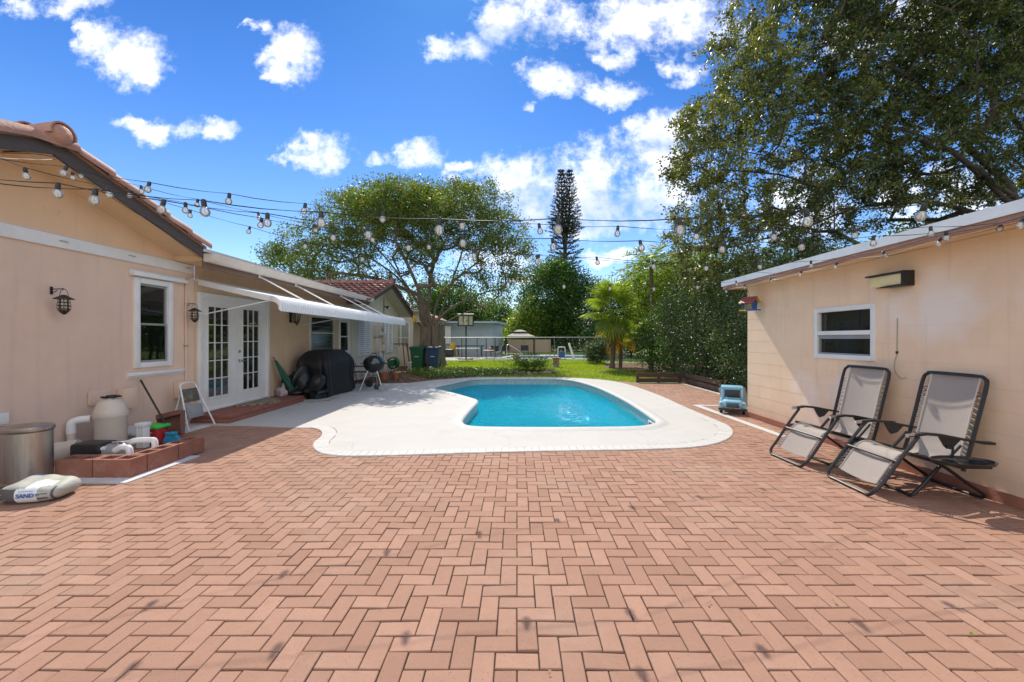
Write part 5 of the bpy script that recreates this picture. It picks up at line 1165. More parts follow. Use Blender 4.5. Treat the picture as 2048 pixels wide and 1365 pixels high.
b_ = MB(); b_.bbox((tx-.17,ty-.34,.13),(tx+.17,ty+.10,.27),.05).bbox((tx-.24,ty-.30,.10),(tx-.13,ty-.08,.24),.045).bbox((tx+.13,ty-.30,.10),(tx+.24,ty-.08,.24),.045)
b_.bbox((tx-.22,ty+.02,.10),(tx+.22,ty+.42,.26),.05); b_.build('body','toyblue',t)
cb = MB()
for lo, hi in (((tx-.20,.25),(tx-.145,.50)),((tx+.145,.25),(tx+.20,.50)),((tx-.145,.445),(tx+.145,.50)),((tx-.145,.25),(tx+.145,.29))): cb.bbox((lo[0],ty+.02,lo[1]),(hi[0],ty+.09,hi[1]),.018)
cb.bbox((tx-.20,ty+.0,.47),(tx+.20,ty+.34,.51),.02); cb.bbox((tx-.2,ty+.30,.25),(tx+.2,ty+.34,.48),.01); cb.build('cab','toyblue',t)
MB().bbox((tx-.135,ty+.010,.295),(tx+.135,ty+.035,.435),.01).build('windshield','blackplastic',t)
gr = MB()
for k in range(5): gr.box((tx-.11,ty-.352,.14+.02*k),(tx+.11,ty-.339,.150+.02*k))
gr.box((tx-.12,ty-.35,.135),(tx+.12,ty-.341,.138)).build('grille','blackplastic',t)
for s_ in (-1,1):
    MB().lathe([(.0,0),(.028,.0),(.032,-.03),(0,-.035)],(tx+s_*.19,ty-.30,.20),14,axis=Matrix.Rotation(R(90),3,'X')@Matrix.Rotation(0,3,'X')).build('headlight','grey',t)
    for dy_ in (-.19,.26): MB().lathe([(0,-.03),(.07,-.03),(.078,-.015),(.078,.015),(.07,.03),(0,.03)],(tx+s_*.20,ty+dy_,.08),18,axis=Matrix.Rotation(R(90),3,'Y')).build('wheel','blackplastic',t)
MB().bbox((tx-.25,ty-.37,.085),(tx+.25,ty-.34,.13),.01).build('bumper','blackplastic',t)
t.location = (4.35,8.05,0); t.rotation_euler.z = R(-27)
mb = MB(); mb.grid(lambda u_,v_: Vector((4.55+.6*u_,8.75+.25*v_,.0+.36*v_+.04*math.sin(9*u_)*v_)),12,4); tag(mb.build('grey_tarp','grey',ang=60),'folded grey sheet leaning behind the toy truck','sheet')
# =================================================================== STRING LIGHTS
def string(label, pts, dr, known, ext=None):
    """pts: measured points (photo x, photo y of bulb centre, distance); bulbs every .61 m along the cord"""
    P3 = [dp(x,y,D) for x,y,D in pts]
    t = thing('string_lights', label, 'string lights', tuple(P3[0]), 'strings of clear bulbs hung from the house to the shed')
    ls = random.Random(dr)
    cordpts = [p+Vector((0,0,.062)) for p in P3]
    full = ([Vector(ext[0])] if ext and ext[0] else [])+cordpts+([Vector(ext[1])] if ext and ext[1] else [])
    out = []
    for a,b in zip(full,full[1:]):
        n_ = max(2,int((b-a).length/.15)); 
        for k in range(n_):
            q = k/n_; p = a.lerp(b,q); p.z -= .012*math.sin(math.pi*q)*min(1,(b-a).length/.6); out.append(p)
    out.append(full[-1])
    MB().tube(out,.0017,5,cap=True).tube([p+Vector((.001,.003*math.sin(i*.9),.003*math.cos(i*.9))) for i,p in enumerate(out)],.0012,4).build('cord','cord',t)
    for p in P3:
        tilt = Matrix.Rotation(ls.gauss(0,.12),3,'Y')@Matrix.Rotation(ls.gauss(0,.12),3,'X'); top = p+Vector((0,0,.062))
        prof = [(.0,-.085),(.010,-.0835),(.018,-.078),(.0225,-.068),(.0235,-.060),(.0215,-.049),(.016,-.040),(.0115,-.035)]
        b = MB().lathe([(r_,z) for r_,z in prof],top,14,axis=tilt).build('bulb','bulb',t)
        MB().lathe([(.0115,-.036),(.0125,-.034),(.0125,-.006),(.010,.004),(0,.006)],top,10,axis=tilt).build('socket','blackplastic',b)
        MB().tube([top+tilt@Vector((0,0,-.04)),top+tilt@Vector((.003,0,-.068)),top+tilt@Vector((-.003,0,-.07)),top+tilt@Vector((0,0,-.045))],.0012,4).build('filament','filament',b)
    return t
def L(xs, ys, D0, D1):
    x0, x1 = xs[0], xs[-1]; out = []
    for x,y in zip(xs,ys):                      # 1/D is linear across the picture for a straight cord
        q = (x-x0)/(x1-x0); out.append((x,y,1/((1-q)/D0+q/D1)))
    return out
fasc = lambda y,z: (RX+.01,y,z)
string('string of bulbs hanging lowest, nearest the camera', L([-44,191,407,642,879,1117,1360,1612,1849,2090],[385,403,425,449,462,462,462,445,433,408],2.10,1.98),1,0,((RX+.01,2.6,2.9),(EX-.04,1.9,2.50)))
string('second string of bulbs from the camera, reaching the shed eave above its wall light', L([-85,116,328,535,735,925,1105,1280,1446,1602,1747,1892],[372,389,422,448,472,488,495,499.5,501,496,488,478],2.2,3.36),2,0,((RX+.01,3.7,3.25),(EX-.04,3.6,2.50)))
string('third string of bulbs, reaching the shed eave left of the wall light', L([50,215,371,524,666,819,949,1074,1193,1305,1412,1519,1622],[353,390,422,452,476.5,497.6,513,524,527,535,538,535.6,533],2.90,4.70),3,0,((RX+.01,3.9,3.32),(EX-.04,5.0,2.50)))
string('farthest and lowest looking string of bulbs, crossing in front of the fan palm', L([145,258,381,500,611,724,829,933,1030,1128,1219.5,1307,1395.4,1472],[357,392,432,465,494,520,538,552,565,574.5,578,579.6,576,570],4.0,6.5),4,0,(fasc(5.0,3.3),(EX-.04,7.3,2.52)))
string('nearly level upper string of bulbs with even spacing over the pool', L([-30,133,299,459,611,766,923,1078,1236,1393.5,1547,1709,1861,2003],[330,350,382,404,424,440,453.5,464,468.5,474,476,473,469,460],2.95,3.35),5,0,((RX+.01,4.47,3.5),None))
string('faint high string of bulbs behind the level one, ending above the conifer', L([165,282,396,516,629,744,858,971,1078],[355,384,411,437,461,480,495.7,511,521],4.2,4.35),6,0,(fasc(4.7,3.4),(EX-.04,6.2,2.50)))
# string along the shed eave
t = thing('eave_string_lights','string of small bulbs clipped along the shed eave','string lights',(EX-.06,5,2.45))
pe = []; y = 2.6
while y < 7.7: pe.append(Vector((EX-.045,y,2.455+.012*math.sin(y*7)))); y += .12
MB().tube(pe,.004,5).tube([p+Vector((.004,0,-.03-.025*abs(math.sin(p.y*1.9)))) for p in pe],.003,4).build('cord','cord',t)
for k,yy in enumerate((3.15,3.76,4.36,4.98,5.6,6.3,7.0,7.6)):
    tp = Vector((EX-.05,yy,2.44)); tl = Matrix.Rotation(.5*math.sin(k*2.3),3,'X')@Matrix.Rotation(.3*math.cos(k*1.7),3,'Y')
    b = MB().lathe([(.0,-.085),(.018,-.078),(.0235,-.060),(.0215,-.049),(.0115,-.035)],tp,14,axis=tl).build('bulb','bulb',t); MB().lathe([(.0115,-.036),(.0125,-.034),(.0125,-.006),(0,.006)],tp,10,axis=tl).build('socket','blackplastic',b)
pe = [(RX+.012,y_,zs(y_)-.05-.05*abs(math.sin(y_*2.2))) for y_ in [2.9+.12*k for k in range(31)]]
tag(MB().tube(pe,.004,5).build('fascia_cable','cord'),'black cable drooping along the dark fascia of the near gable','cable')

# =================================================================== VEGETATION
def leaves(name, C, n_, m, parent, length, width, up=.5, seed=0, fold=.25, tip_dir=None, tintc=None, spread=1.0):
    """C: (N,3) leaf bases; every leaf is a small folded blade with its own direction and tint"""
    r_ = np.random.default_rng(seed); N_ = len(C); C = np.asarray(C, float)
    d = r_.normal(size=(N_,3))*spread; 
    if tip_dir is not None: d += tip_dir
    d[:,2] -= .25; d /= np.linalg.norm(d,axis=1)[:,None]+1e-9
    nrm = r_.normal(size=(N_,3)); nrm[:,2] += up*2.2; nrm -= d*np.sum(nrm*d,axis=1)[:,None]; nrm /= np.linalg.norm(nrm,axis=1)[:,None]+1e-9
    s_ = np.cross(d,nrm); ln = length*r_.uniform(.65,1.25,N_)[:,None]; wd = width*r_.uniform(.7,1.2,N_)[:,None]
    v = np.empty((N_,4,3)); v[:,0] = C; v[:,1] = C+d*ln*.5+s_*wd*.5+nrm*wd*fold*.5; v[:,2] = C+d*ln; v[:,3] = C+d*ln*.5-s_*wd*.5+nrm*wd*fold*.5
    me = bpy.data.meshes.new(name); me.vertices.add(N_*4); me.vertices.foreach_set('co', v.reshape(-1)); me.loops.add(N_*6); me.polygons.add(N_*2)
    b = np.arange(N_)[:,None]*4; idx = np.concatenate([b+np.array([0,1,2]), b+np.array([0,2,3])],axis=1).reshape(-1)
    me.loops.foreach_set('vertex_index', idx.astype(np.int32)); me.polygons.foreach_set('loop_start', np.arange(N_*2,dtype=np.int32)*3); me.polygons.foreach_set('loop_total', np.full(N_*2,3,dtype=np.int32))
    me.update(calc_edges=True); me.materials.append(m)
    tn = r_.beta(1.6,2.2,N_) if tintc is None else np.clip(tintc+r_.normal(0,.16,N_),0,.9)
    tn = np.where(r_.uniform(size=N_)<.025, .97+0*tn, tn); a = me.attributes.new('tint','FLOAT','FACE'); a.data.foreach_set('value', np.repeat(tn,2).astype(np.float32))
    o = bpy.data.objects.new(name, me); COL.objects.link(o)
    if parent is not None: o.parent = parent; o.location = -Vector(parent.get('_w',(0,0,0)))
    return o
def grow(start, tips, step=.5, wob=.12, lift=.15, seed=0):
    """branch network: each tip joins the nearest node so far by a bowed limb"""
    r_ = np.random.default_rng(seed); P_ = [np.array(p,float) for p in start]; par = [-1]+list(range(len(start)-1))
    base = P_[-1] if len(P_) else np.zeros(3); arr = np.array(P_)
    order = np.argsort([np.linalg.norm(np.array(t_)-base) for t_ in tips]); used = []
    for k in order:
        t_ = np.array(tips[k],float); d = np.linalg.norm(arr-t_,axis=1); dz = t_[2]-arr[:,2]; cost = d + .6*np.maximum(0,-dz) ; cost[:max(1,len(start)-2)] += 1.5
        j = int(np.argmin(cost)); a = arr[j]; n_ = max(1,int(d[j]/step)); prev = j; new = []
        for q in range(1,n_+1):
            f = q/n_; p = a*(1-f)+t_*f + (r_.normal(0,wob,3)*step if q < n_ else 0); p = p+np.array([0,0,lift*d[j]*math.sin(math.pi*f)*.5]) if q < n_ else p
            P_.append(p); par.append(prev); prev = len(P_)-1; new.append(p)
        arr = np.vstack([arr]+[x[None] for x in new]); used.append(prev)
    return P_, par, used
def limbs(name, P_, par, m, parent, tip_r=.012, expo=2.2, rmax=None, n=7, loc_r=None):
    N_ = len(P_); w_ = np.zeros(N_); ch = [[] for _ in range(N_)]
    for i,p in enumerate(par):
        if p >= 0: ch[p].append(i)
    for i in range(N_-1,-1,-1):
        w_[i] = tip_r**expo if not ch[i] else sum(w_[c_] for c_ in ch[i])
    rad = w_**(1/expo)
    if rmax: rad = np.minimum(rad, rmax)
    mb = MB(); done = set()
    def chain(i):
        pts = [P_[par[i]]] if par[i] >= 0 else []; rr = [rad[i]*1.0] if par[i] >= 0 else []; k = i
        while True:
            pts.append(P_[k]); rr.append(rad[k])
            if not ch[k]: break
            nx = max(ch[k], key=lambda c_: rad[c_])
            for c_ in ch[k]:
                if c_ != nx: stack.append(c_)
            k = nx
        if len(pts) > 1: mb.tube([Vector(p) for p in pts], list(map(float,rr)), n if rr[0] > .05 else 4, cap=False)
    stack = [0]
    while stack: chain(stack.pop())
    return mb.build(name, m, parent, ang=80, recalc=False), rad
def skeleton(trunk, chains, k=3):
    P_ = [tuple(p) for p in trunk]; par = [-1]+list(range(len(trunk)-1)); top = len(trunk)-1
    for c_ in chains:
        pts = smooth([Vector(trunk[-1])]+[Vector(p) for p in c_], k)[1:]; prev = top
        for p in pts: P_.append(tuple(p)); par.append(prev); prev = len(P_)-1
    return P_, par
def ellip(r_, n_, c, rad, shell=.0):
    out = []
    while len(out) < n_:
        p = r_.uniform(-1,1,3); l_ = np.linalg.norm(p)
        if l_ > 1 or l_ < shell: continue
        out.append(np.array(c)+p*np.array(rad))
    return out

M['ficusleaf'] = leafmat('fig leaves', (.045,.075,.018), (.125,.19,.042), (.26,.12,.02), trans=.42, rough=.45, spec=.3)
M['oakleaf'] = leafmat('oak leaves', (.022,.036,.012), (.125,.145,.052), (.17,.16,.05), trans=.34, rough=.38, spec=.45)
M['hedgeleaf'] = leafmat('hedge leaves', (.022,.05,.018), (.085,.15,.05), None, trans=.26, rough=.42, spec=.6)
M['darkleaf'] = leafmat('dark tree leaves', (.02,.06,.014), (.09,.18,.035), None, trans=.38, rough=.42, spec=.35)
M['deepleaf'] = leafmat('deep green leaves', (.010,.030,.010), (.035,.08,.02), None, trans=.22, rough=.45, spec=.3)  # foliage of a darker green of its own
M['limeleaf'] = leafmat('yellow green leaves', (.06,.13,.015), (.20,.28,.03), (.4,.3,.04), trans=.4, rough=.35)
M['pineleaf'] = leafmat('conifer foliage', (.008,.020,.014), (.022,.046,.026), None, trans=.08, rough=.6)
M['palmleaf'] = leafmat('palm blade', (.09,.17,.025), (.26,.34,.06), (.42,.26,.05), trans=.35, rough=.35)
M['palmold'] = leafmat('old palm blade', (.16,.11,.03), (.40,.25,.06), None, trans=.3, rough=.5)
M['grass'] = leafmat('grass blade', (.10,.17,.02), (.24,.33,.04), (.30,.22,.08), trans=.45, rough=.5)
M['ivy'] = leafmat('ground cover', (.05,.10,.02), (.14,.22,.04), (.3,.2,.08), trans=.3, rough=.35)
M['litter'] = leafmat('leaf litter', (.16,.08,.04), (.42,.28,.18), None, trans=.1, rough=.8)
_core = mat('twig shade', (.012,.018,.008), .95)

# ---- big fig tree behind the house
r_ = np.random.default_rng(11); FC = Vector((-4.55,21.3,0))
fig = thing('fig_tree', 'wide spreading fig tree with many trunks behind the wheeled bins', 'tree', tuple(FC))
stems = []
trunk = MB()
for k in range(15):
    a = 2*math.pi*k/15+r_.normal(0,.1); rr_ = .50+.12*r_.random(); x0 = FC.x+rr_*math.cos(a); y0 = FC.y+rr_*math.sin(a)*.8
    tx_ = FC.x+.42*math.cos(a)*1.0; ty_ = FC.y+.32*math.sin(a); h_ = 1.9+.5*r_.random()
    trunk.tube([(x0+.10*math.cos(a),y0,-.05),(x0,y0,.25),((x0+tx_)/2+.03*r_.normal(),(y0+ty_)/2,1.1),(tx_,ty_,h_)],[.17,.13,.12,.13],9,sub=3)
for k in range(14):
    a = 2*math.pi*r_.random(); rr_ = .55+.18*r_.random(); trunk.tube([(FC.x+rr_*math.cos(a),FC.y+rr_*math.sin(a)*.8,0),(FC.x+rr_*math.cos(a)*.85,FC.y+rr_*math.sin(a)*.6,2.2)],.025,5)
trunk.lathe([(.55,-.05),(.5,1.0),(.48,1.8),(.40,2.3)],(FC.x,FC.y,0),16,sy=.8); trunk.build('trunk','bark',fig,ang=80)
def F(px,py,dy): v = dp(px,py,21.3+dy); return (v.x,v.y,v.z)
main = [ [F(842,640,-.3),F(838,612,-.5),F(812,570,-1),F(775,520,-1.6),F(735,480,-2)],
         [F(852,640,0),F(858,600,0),F(860,560,.3),F(868,520,.4),F(862,470,.6),F(850,430,.6)],
         [F(866,640,.2),F(876,600,.3),F(900,570,.4),F(935,540,.6),F(985,505,.8),F(1020,480,1)],
         [F(872,645,-.2),F(905,615,-.5),F(955,590,-.8),F(1010,575,-1.2),F(1045,560,-1.5)],
         [F(870,650,.1),F(888,610,.8),F(905,560,1.4),F(925,500,2),F(930,440,2.4)],
         [F(838,650,.3),F(822,600,.8),F(800,560,1.5),F(745,520,2.2),F(690,500,2.6)],
         [F(848,640,-.6),F(840,590,-1.4),F(820,540,-2.2),F(790,480,-3)],
         [F(874,655,0),F(920,630,.6),F(965,615,1),F(1005,600,1.4)],
         [F(846,600,.0),F(800,575,-.4),F(740,555,-1.0),F(660,545,-1.4),F(600,540,-1.6)] ]
tips = []
lob = [((640,525),(110,45),110),((700,450),(90,70),150),((790,420),(110,70),170),((880,430),(110,75),180),((960,440),(85,70),120),((900,395),(60,40),60),((1000,480),(70,60),70),((560,515),(45,28),34),((780,500),(110,50),90),((1040,520),(50,50),34),((640,562),(90,22),40),((940,560),(110,34),46),((760,566),(70,22),26),((1000,600),(70,25),14),((1010,560),(60,35),22),((880,500),(110,45),60),((715,400),(40,25),20),((960,385),(40,25),24),((600,480),(60,35),34)]
for (cx,cy),(rx,ry),n_ in lob:
    for p in ellip(r_, n_, (0,0,0), (1,1,1)):
        px_,py_ = cx+p[0]*rx, cy+p[1]*ry; dy_ = p[2]*4.2*(1-abs(px_-800)/500)
        if px_ < 515 or py_ < 352: continue
        tips.append(F(px_,py_,dy_))
for p in ellip(r_, 150, (0,0,0), (1,1,1)): tips.append(F(785+p[0]*100, 405+p[1]*48, -4.3+p[2]*1.6))
P_, par = skeleton([(FC.x,FC.y,1.2),(FC.x,FC.y,1.9)], main)
P2 = [tuple(p) for p in P_]
def grow_more(P_, par, tips, step, wob, lift, seed, skip):
    r2 = np.random.default_rng(seed); P_ = [np.array(p) for p in P_]; arr = np.array(P_); c0 = arr[skip]; ends = []
    for k in np.argsort([np.linalg.norm(np.array(t_)-c0) for t_ in tips]):
        t_ = np.array(tips[k]); d = np.linalg.norm(arr-t_,axis=1); cost = d+.5*np.maximum(0,arr[:,2]-t_[2]); cost[:skip] += 3; j = int(np.argmin(cost)); n_ = max(1,int(d[j]/step)); prev = j; new = []
        for q in range(1,n_+1):
            f = q/n_; p = arr[j]*(1-f)+t_*f
            if q < n_: p = p+r2.normal(0,wob,3)*step+np.array([0,0,lift*d[j]*math.sin(math.pi*f)])
            P_.append(p); par.append(prev); prev = len(P_)-1; new.append(p[None])
        arr = np.vstack([arr]+new); ends.append(prev)
    return P_, par, ends
P_, par, ends = grow_more(P2, par, tips, .55, .16, .06, 5, 2)
_, rad = limbs('limb','', '', '', '') if False else limbs('limb', P_, par, 'bark', fig, tip_r=.0125, expo=2.1, rmax=.30)
C_ = []; td = []; tc_ = []
for e in ends:
    p = P_[e]; q = P_[par[e]]; dirn = (p-q)/(np.linalg.norm(p-q)+1e-6); k = r_.integers(38,72); rr_ = r_.uniform(.22,.44); base = r_.beta(1.1,1.5)
    for _ in range(k):
        C_.append(p+r_.normal(0,1,3)*np.array([rr_,rr_,rr_*.6])*.75); td.append(dirn*.3); tc_.append(base*.8)
leaves('foliage', C_, 0, M['ficusleaf'], fig, .135, .068, up=.5, seed=1, tip_dir=np.array(td), tintc=np.array(tc_))
t = tag(lump('hanging_ornament',(0,0,0),.10,.10,.22,'yellow','x','x',4,.5),'small bright yellow ornament hanging on the fig trunk by the gable','ornament'); v = dp(830,645,20.3); t.location = v

# ---- live oak behind the shed
r_ = np.random.default_rng(21); oak = thing('oak_tree','huge dark oak towering over the shed roof','tree',(13.2,11.2,0))
def O(px,py,D): v = dp(px,py,D); return (v.x,v.y,v.z)
ostart = [(13.6,11.4,0),(13.4,11.3,1.5),(13.0,11.1,3.0)]
P_, par = skeleton([(13.6,11.4,0),(13.4,11.3,1.5),(13.1,11.1,2.9)], [
     [O(2060,440,10.9),O(2010,400,11.0),O(1960,350,11.0),O(1900,300,11.1),O(1850,275,11.1),O(1780,255,11.2),O(1720,245,11.4),O(1640,225,11.6),O(1540,235,12)],
     [O(2060,455,11.2),O(1960,430,11.5),O(1880,408,11.8),O(1800,405,12),O(1700,420,12.2),O(1600,460,12.4),O(1520,480,12.6),O(1440,500,13)],
     [O(2080,400,10.9),O(2040,330,11.0),O(1965,270,11.0),O(1955,180,10.8),O(1950,100,10.6),O(1900,20,10.4)],
     [O(2040,420,10.6),O(1990,370,10.7),O(1940,330,10.8),O(1860,350,12.0),O(1740,330,12.4),O(1640,370,12.8),O(1560,350,12.8),O(1450,340,12.8)],
     [O(2030,400,11.4),O(1930,290,11.6),O(1850,180,11.4),O(1760,120,11.2),O(1660,90,11.4),O(1560,120,11.8)],
     [O(2100,380,10.8),O(2090,250,10.6),O(2140,100,10.4)]])
tips = []
# crown outline in the photograph (left rim x for each y)
rim = [(0,1440),(60,1440),(90,1400),(120,1450),(160,1420),(200,1400),(240,1335),(300,1345),(340,1330),(380,1370),(420,1345),(470,1325),(520,1345),(560,1370),(600,1400)]
def rimx(y): return float(np.interp(y,[a for a,_ in rim],[b for _,b in rim]))
while len(tips) < 2250:
    y = r_.uniform(-230,575); x = r_.uniform(1330,2180) if r_.random() < .8 else r_.uniform(1650,2100)
    rx_ = rimx(max(0,y))+ (0 if y > 0 else (-y)*.4)
    if x < rx_+ r_.exponential(14): continue
    if y > 400 and x > 1640 and r_.random() < .78: continue
    if 250 < y < 430 and x > 1820 and r_.random() < .5: continue
    D_ = r_.uniform(10.2,15.2); v = O(x,y,D_)
    if v[0] < 4.55+.0*D_ : 
        D_ = min(17.0, 4.6/((x-VX)/FPX)+.2*r_.random()); v = O(x,y,D_)
    if v[2] < 2.9: continue
    tips.append(v)
P_, par, ends = grow_more(P_, par, tips, .6, .2, .07, 6, 3)
limbs('limb', P_, par, 'oakbark', oak, tip_r=.0085, expo=2.05, rmax=.42)
C_ = []; td = []; tc_ = []
for e in ends:
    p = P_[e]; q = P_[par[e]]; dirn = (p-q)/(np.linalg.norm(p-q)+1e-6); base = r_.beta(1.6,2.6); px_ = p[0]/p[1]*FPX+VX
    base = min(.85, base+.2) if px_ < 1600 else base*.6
    for _ in range(int(r_.integers(3,6))):                       # twigs
        dd = dirn*.5+r_.normal(0,.7,3); dd[2] -= .15; dd /= np.linalg.norm(dd); ln = r_.uniform(.25,.6)
        for s_ in np.linspace(.05,1,int(r_.integers(20,34))):
            C_.append(p+dd*ln*s_+r_.normal(0,.05,3)+np.array([0,0,-.12*s_*s_])); td.append(dd*.5); tc_.append(base)
leaves('foliage', C_, 0, M['oakleaf'], oak, .115, .056, up=.45, seed=2, tip_dir=np.array(td), tintc=np.array(tc_))
print('oak leaves', len(C_))

# ---- shrub and tree masses built from leafy sprigs on a branch frame
def bush(name, label, cat, lobes, n_tips, m, ln, wd, foot, seed, per=22, rr=.22, bark='oakbark', group=None, tip_r=.008, surf=.55, tint=(.35,.25), rmax=.08, up=.5, stepv=.5):
    r2 = np.random.default_rng(seed); t = thing(name, label, cat, tuple(foot), group); tips = []; vol = [l[1][0]*l[1][1]*l[1][2] for l in lobes]; tot = sum(vol)
    for (c,rd),v_ in zip(lobes,vol): tips += ellip(r2, max(4,int(n_tips*v_/tot)), c, rd, surf)
    tips = [p for p in tips if p[2] > .08]
    P_, par, ends = grow([tuple(foot), (foot[0],foot[1],foot[2]+.35)], tips, step=stepv, wob=.15, lift=.1, seed=seed)
    limbs('stem' if cat in ('shrub','hedge','plant') else 'trunk', P_, par, bark, t, tip_r=tip_r, expo=2.2, rmax=rmax, n=6)
    C_ = []; td = []; tc_ = []
    for e in ends:
        p = P_[e]; dirn = (p-np.array(foot)); dirn /= np.linalg.norm(dirn)+1e-6; b_ = np.clip(r2.normal(*tint),0,.85)
        for _ in range(per): C_.append(p+r2.normal(0,rr,3)); td.append(dirn*.5); tc_.append(b_)
    leaves('foliage', C_, 0, m, t, ln, wd, up=up, seed=seed, tip_dir=np.array(td), tintc=np.array(tc_)); return t
# tall glossy hedge along the right side, down to the ground
bush('tall_shrub','tall glossy dark shrub touching the shed corner','shrub',[((6.35,9.6,1.5),(1.05,1.2,1.7)),((6.7,11.0,2.1),(1.3,1.3,1.9)),((6.2,10.4,.7),(.75,1.3,.8)),((8.2,10.8,2.4),(1.6,1.6,1.7))],950,M['hedgeleaf'],.058,.030,(6.9,10.4,0),31,per=56,rr=.20,group='shrubs along the planting bed')
bush('tall_shrub','broad silver glinting shrub behind the stained board edging','shrub',[((6.9,13.0,1.9),(1.4,1.5,1.9)),((6.4,12.3,.9),(.9,1.2,.95)),((6.5,14.6,2.2),(1.2,1.4,1.7)),((6.3,14.2,.9),(.8,1.3,.9))],950,M['hedgeleaf'],.062,.032,(7.0,13.2,0),32,per=56,rr=.22,group='shrubs along the planting bed')
bush('tall_shrub','looser shrub between the fan palm and the silver glinting shrub','shrub',[((6.3,17.0,1.4),(1.1,1.3,1.3)),((6.9,16.4,2.6),(1.0,1.2,1.1)),((6.1,16.2,.6),(.9,1.2,.6))],420,M['darkleaf'],.10,.045,(6.6,16.8,0),33,per=28,rr=.25,group='shrubs along the planting bed')
bush('clipped_shrub','small rounded clipped shrub left of the fan palm','shrub',[((4.75,23.6,.65),(.75,.7,.65))],190,M['hedgeleaf'],.085,.045,(4.75,23.6,0),34,per=34,rr=.13)
# yellow-green tree and palm tuft above the shrubs
bush('yellow_green_tree','bright yellow green tree rising behind the silver glinting shrub','tree',[((7.2,20.5,4.2),(1.6,1.6,1.3)),((8.6,19.0,4.4),(1.6,1.5,1.2)),((7.5,21.5,3.2),(1.0,1.2,1.1))],420,M['limeleaf'],.16,.065,(7.6,20.6,0),35,per=30,rr=.32,rmax=.13)
bush('yellow_green_tree','second yellow green tree half hidden under the oak','tree',[((9.0,22.5,4.6),(1.9,1.6,1.4))],220,M['limeleaf'],.16,.065,(9.0,22.6,0),45,per=28,rr=.34,rmax=.13)
bush('background_tree','dark broad tree behind the neighbour lawn, straight above the gazebo end','tree',[((3.9,46,5.8),(4.0,2.8,4.4)),((7.2,47,5.0),(3.5,2.6,4.2)),((2.9,45.5,3.1),(2.9,2,3.0)),((6.4,45.5,1.9),(4.0,2,2.0)),((4.7,46,8.6),(2.5,2,1.9))],1400,M['darkleaf'],.30,.15,(4.9,46.4,0),36,per=34,rr=.42,rmax=.3,stepv=1.0,bark='bark')
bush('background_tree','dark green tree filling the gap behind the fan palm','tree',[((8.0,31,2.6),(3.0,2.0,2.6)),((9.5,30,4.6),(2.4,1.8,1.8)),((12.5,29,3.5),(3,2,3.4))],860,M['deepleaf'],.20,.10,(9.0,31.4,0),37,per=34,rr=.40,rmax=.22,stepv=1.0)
bush('background_tree','round tree between the blue grey building and the dark broad tree','tree',[((-2.4,56,3.6),(2.3,2,3.4)),((-.6,54,2.5),(1.8,1.8,2.4))],460,M['darkleaf'],.30,.15,(-2.2,52.4,0),38,per=30,rr=.5,rmax=.25,stepv=1.0)
bush('background_tree','leafy tree showing through the fig limbs above the basketball hoop','tree',[((-6.8,40,4.6),(2.6,2,2.4)),((-4.6,41,4.2),(2.0,2,2.0)),((-9.2,41,4.2),(2.4,2,2.8)),((-6.5,40.5,2.2),(3.6,2,2.2))],800,M['darkleaf'],.26,.14,(-6.6,40.4,0),39,per=32,rr=.45,rmax=.25,stepv=1.0)
bush('background_tree','low pale green tree just right of the gap of sky, behind the gazebo','tree',[((1.3,44,3.0),(1.7,1.5,2.6)),((.2,45,1.8),(1.6,1.5,1.8))],340,M['limeleaf'],.26,.12,(1.2,44.4,0),40,per=26,rr=.45,rmax=.2,stepv=1.0)
bush('background_hedge','long dark hedge closing the far end of the neighbour gardens','hedge',[((-18,60,1.6),(9,1.6,2.2)),((0,62,1.4),(10,1.6,2.2)),((18,58,2.2),(9,1.8,3.2)),((34,54,3),(9,2,4)),((-36,58,2.4),(10,2,3.2))],1300,M['darkleaf'],.42,.22,(0,62,0),41,per=30,rr=.8,rmax=.2,stepv=3.0,surf=.1)
bush('background_tree','dark trees far right under the oak, beyond the yellow green trees','tree',[((14,20,3.2),(3,2,3.0)),((18,17,3.5),(3,2,3.4)),((11.5,17.5,2.8),(2.2,2,2.4))],700,M['darkleaf'],.16,.08,(14.6,19,0),42,per=30,rr=.38,rmax=.2,stepv=1.0)
# ---- low palm-like bush in the stone ring at the end of the pool
t = thing('cycad_bush','low spiky green bush in a ring of stones beyond the far end of the pool','plant',(.62,17.2,0)); r2 = np.random.default_rng(50); C_=[];td=[];
for k in range(190):
    a = r2.uniform(0,6.28); el = r2.uniform(.25,1.35); L_ = r2.uniform(.75,1.45); d0 = np.array([math.cos(a)*math.cos(el),math.sin(a)*math.cos(el),math.sin(el)]); b0 = np.array([.62+r2.normal(0,.35),17.2+r2.normal(0,.25),.03])
    for s_ in np.linspace(.2,1,26):
        p = b0+d0*L_*s_+np.array([0,0,-.42*L_*s_*s_]); C_.append(p); sd = np.cross(d0,[0,0,1]); sd /= np.linalg.norm(sd)+1e-6; td.append((sd*r2.choice([-1,1])+d0*.7)*4)
leaves('frond', C_, 0, M['darkleaf'], t, .13, .022, up=1, seed=51, tip_dir=np.array(td))
t = thing('stone_ring','low ring of rough stones round the spiky bush','stone edging',(.62,17,0)); mb = MB(); rs = random.Random(4)
for k in range(22):
    a = 2*math.pi*k/22; cx_, cy_ = .62+.95*math.cos(a), 17.1+.55*math.sin(a)
    mb.lathe([(0,-.02),(.11*rs.uniform(.8,1.3),0),(.12*rs.uniform(.8,1.2),.06),(.07,.11*rs.uniform(.8,1.3)),(0,.12)],(cx_,cy_,0),7,sx=rs.uniform(.9,1.4))
mb.build('stones','stone',t,ang=25)
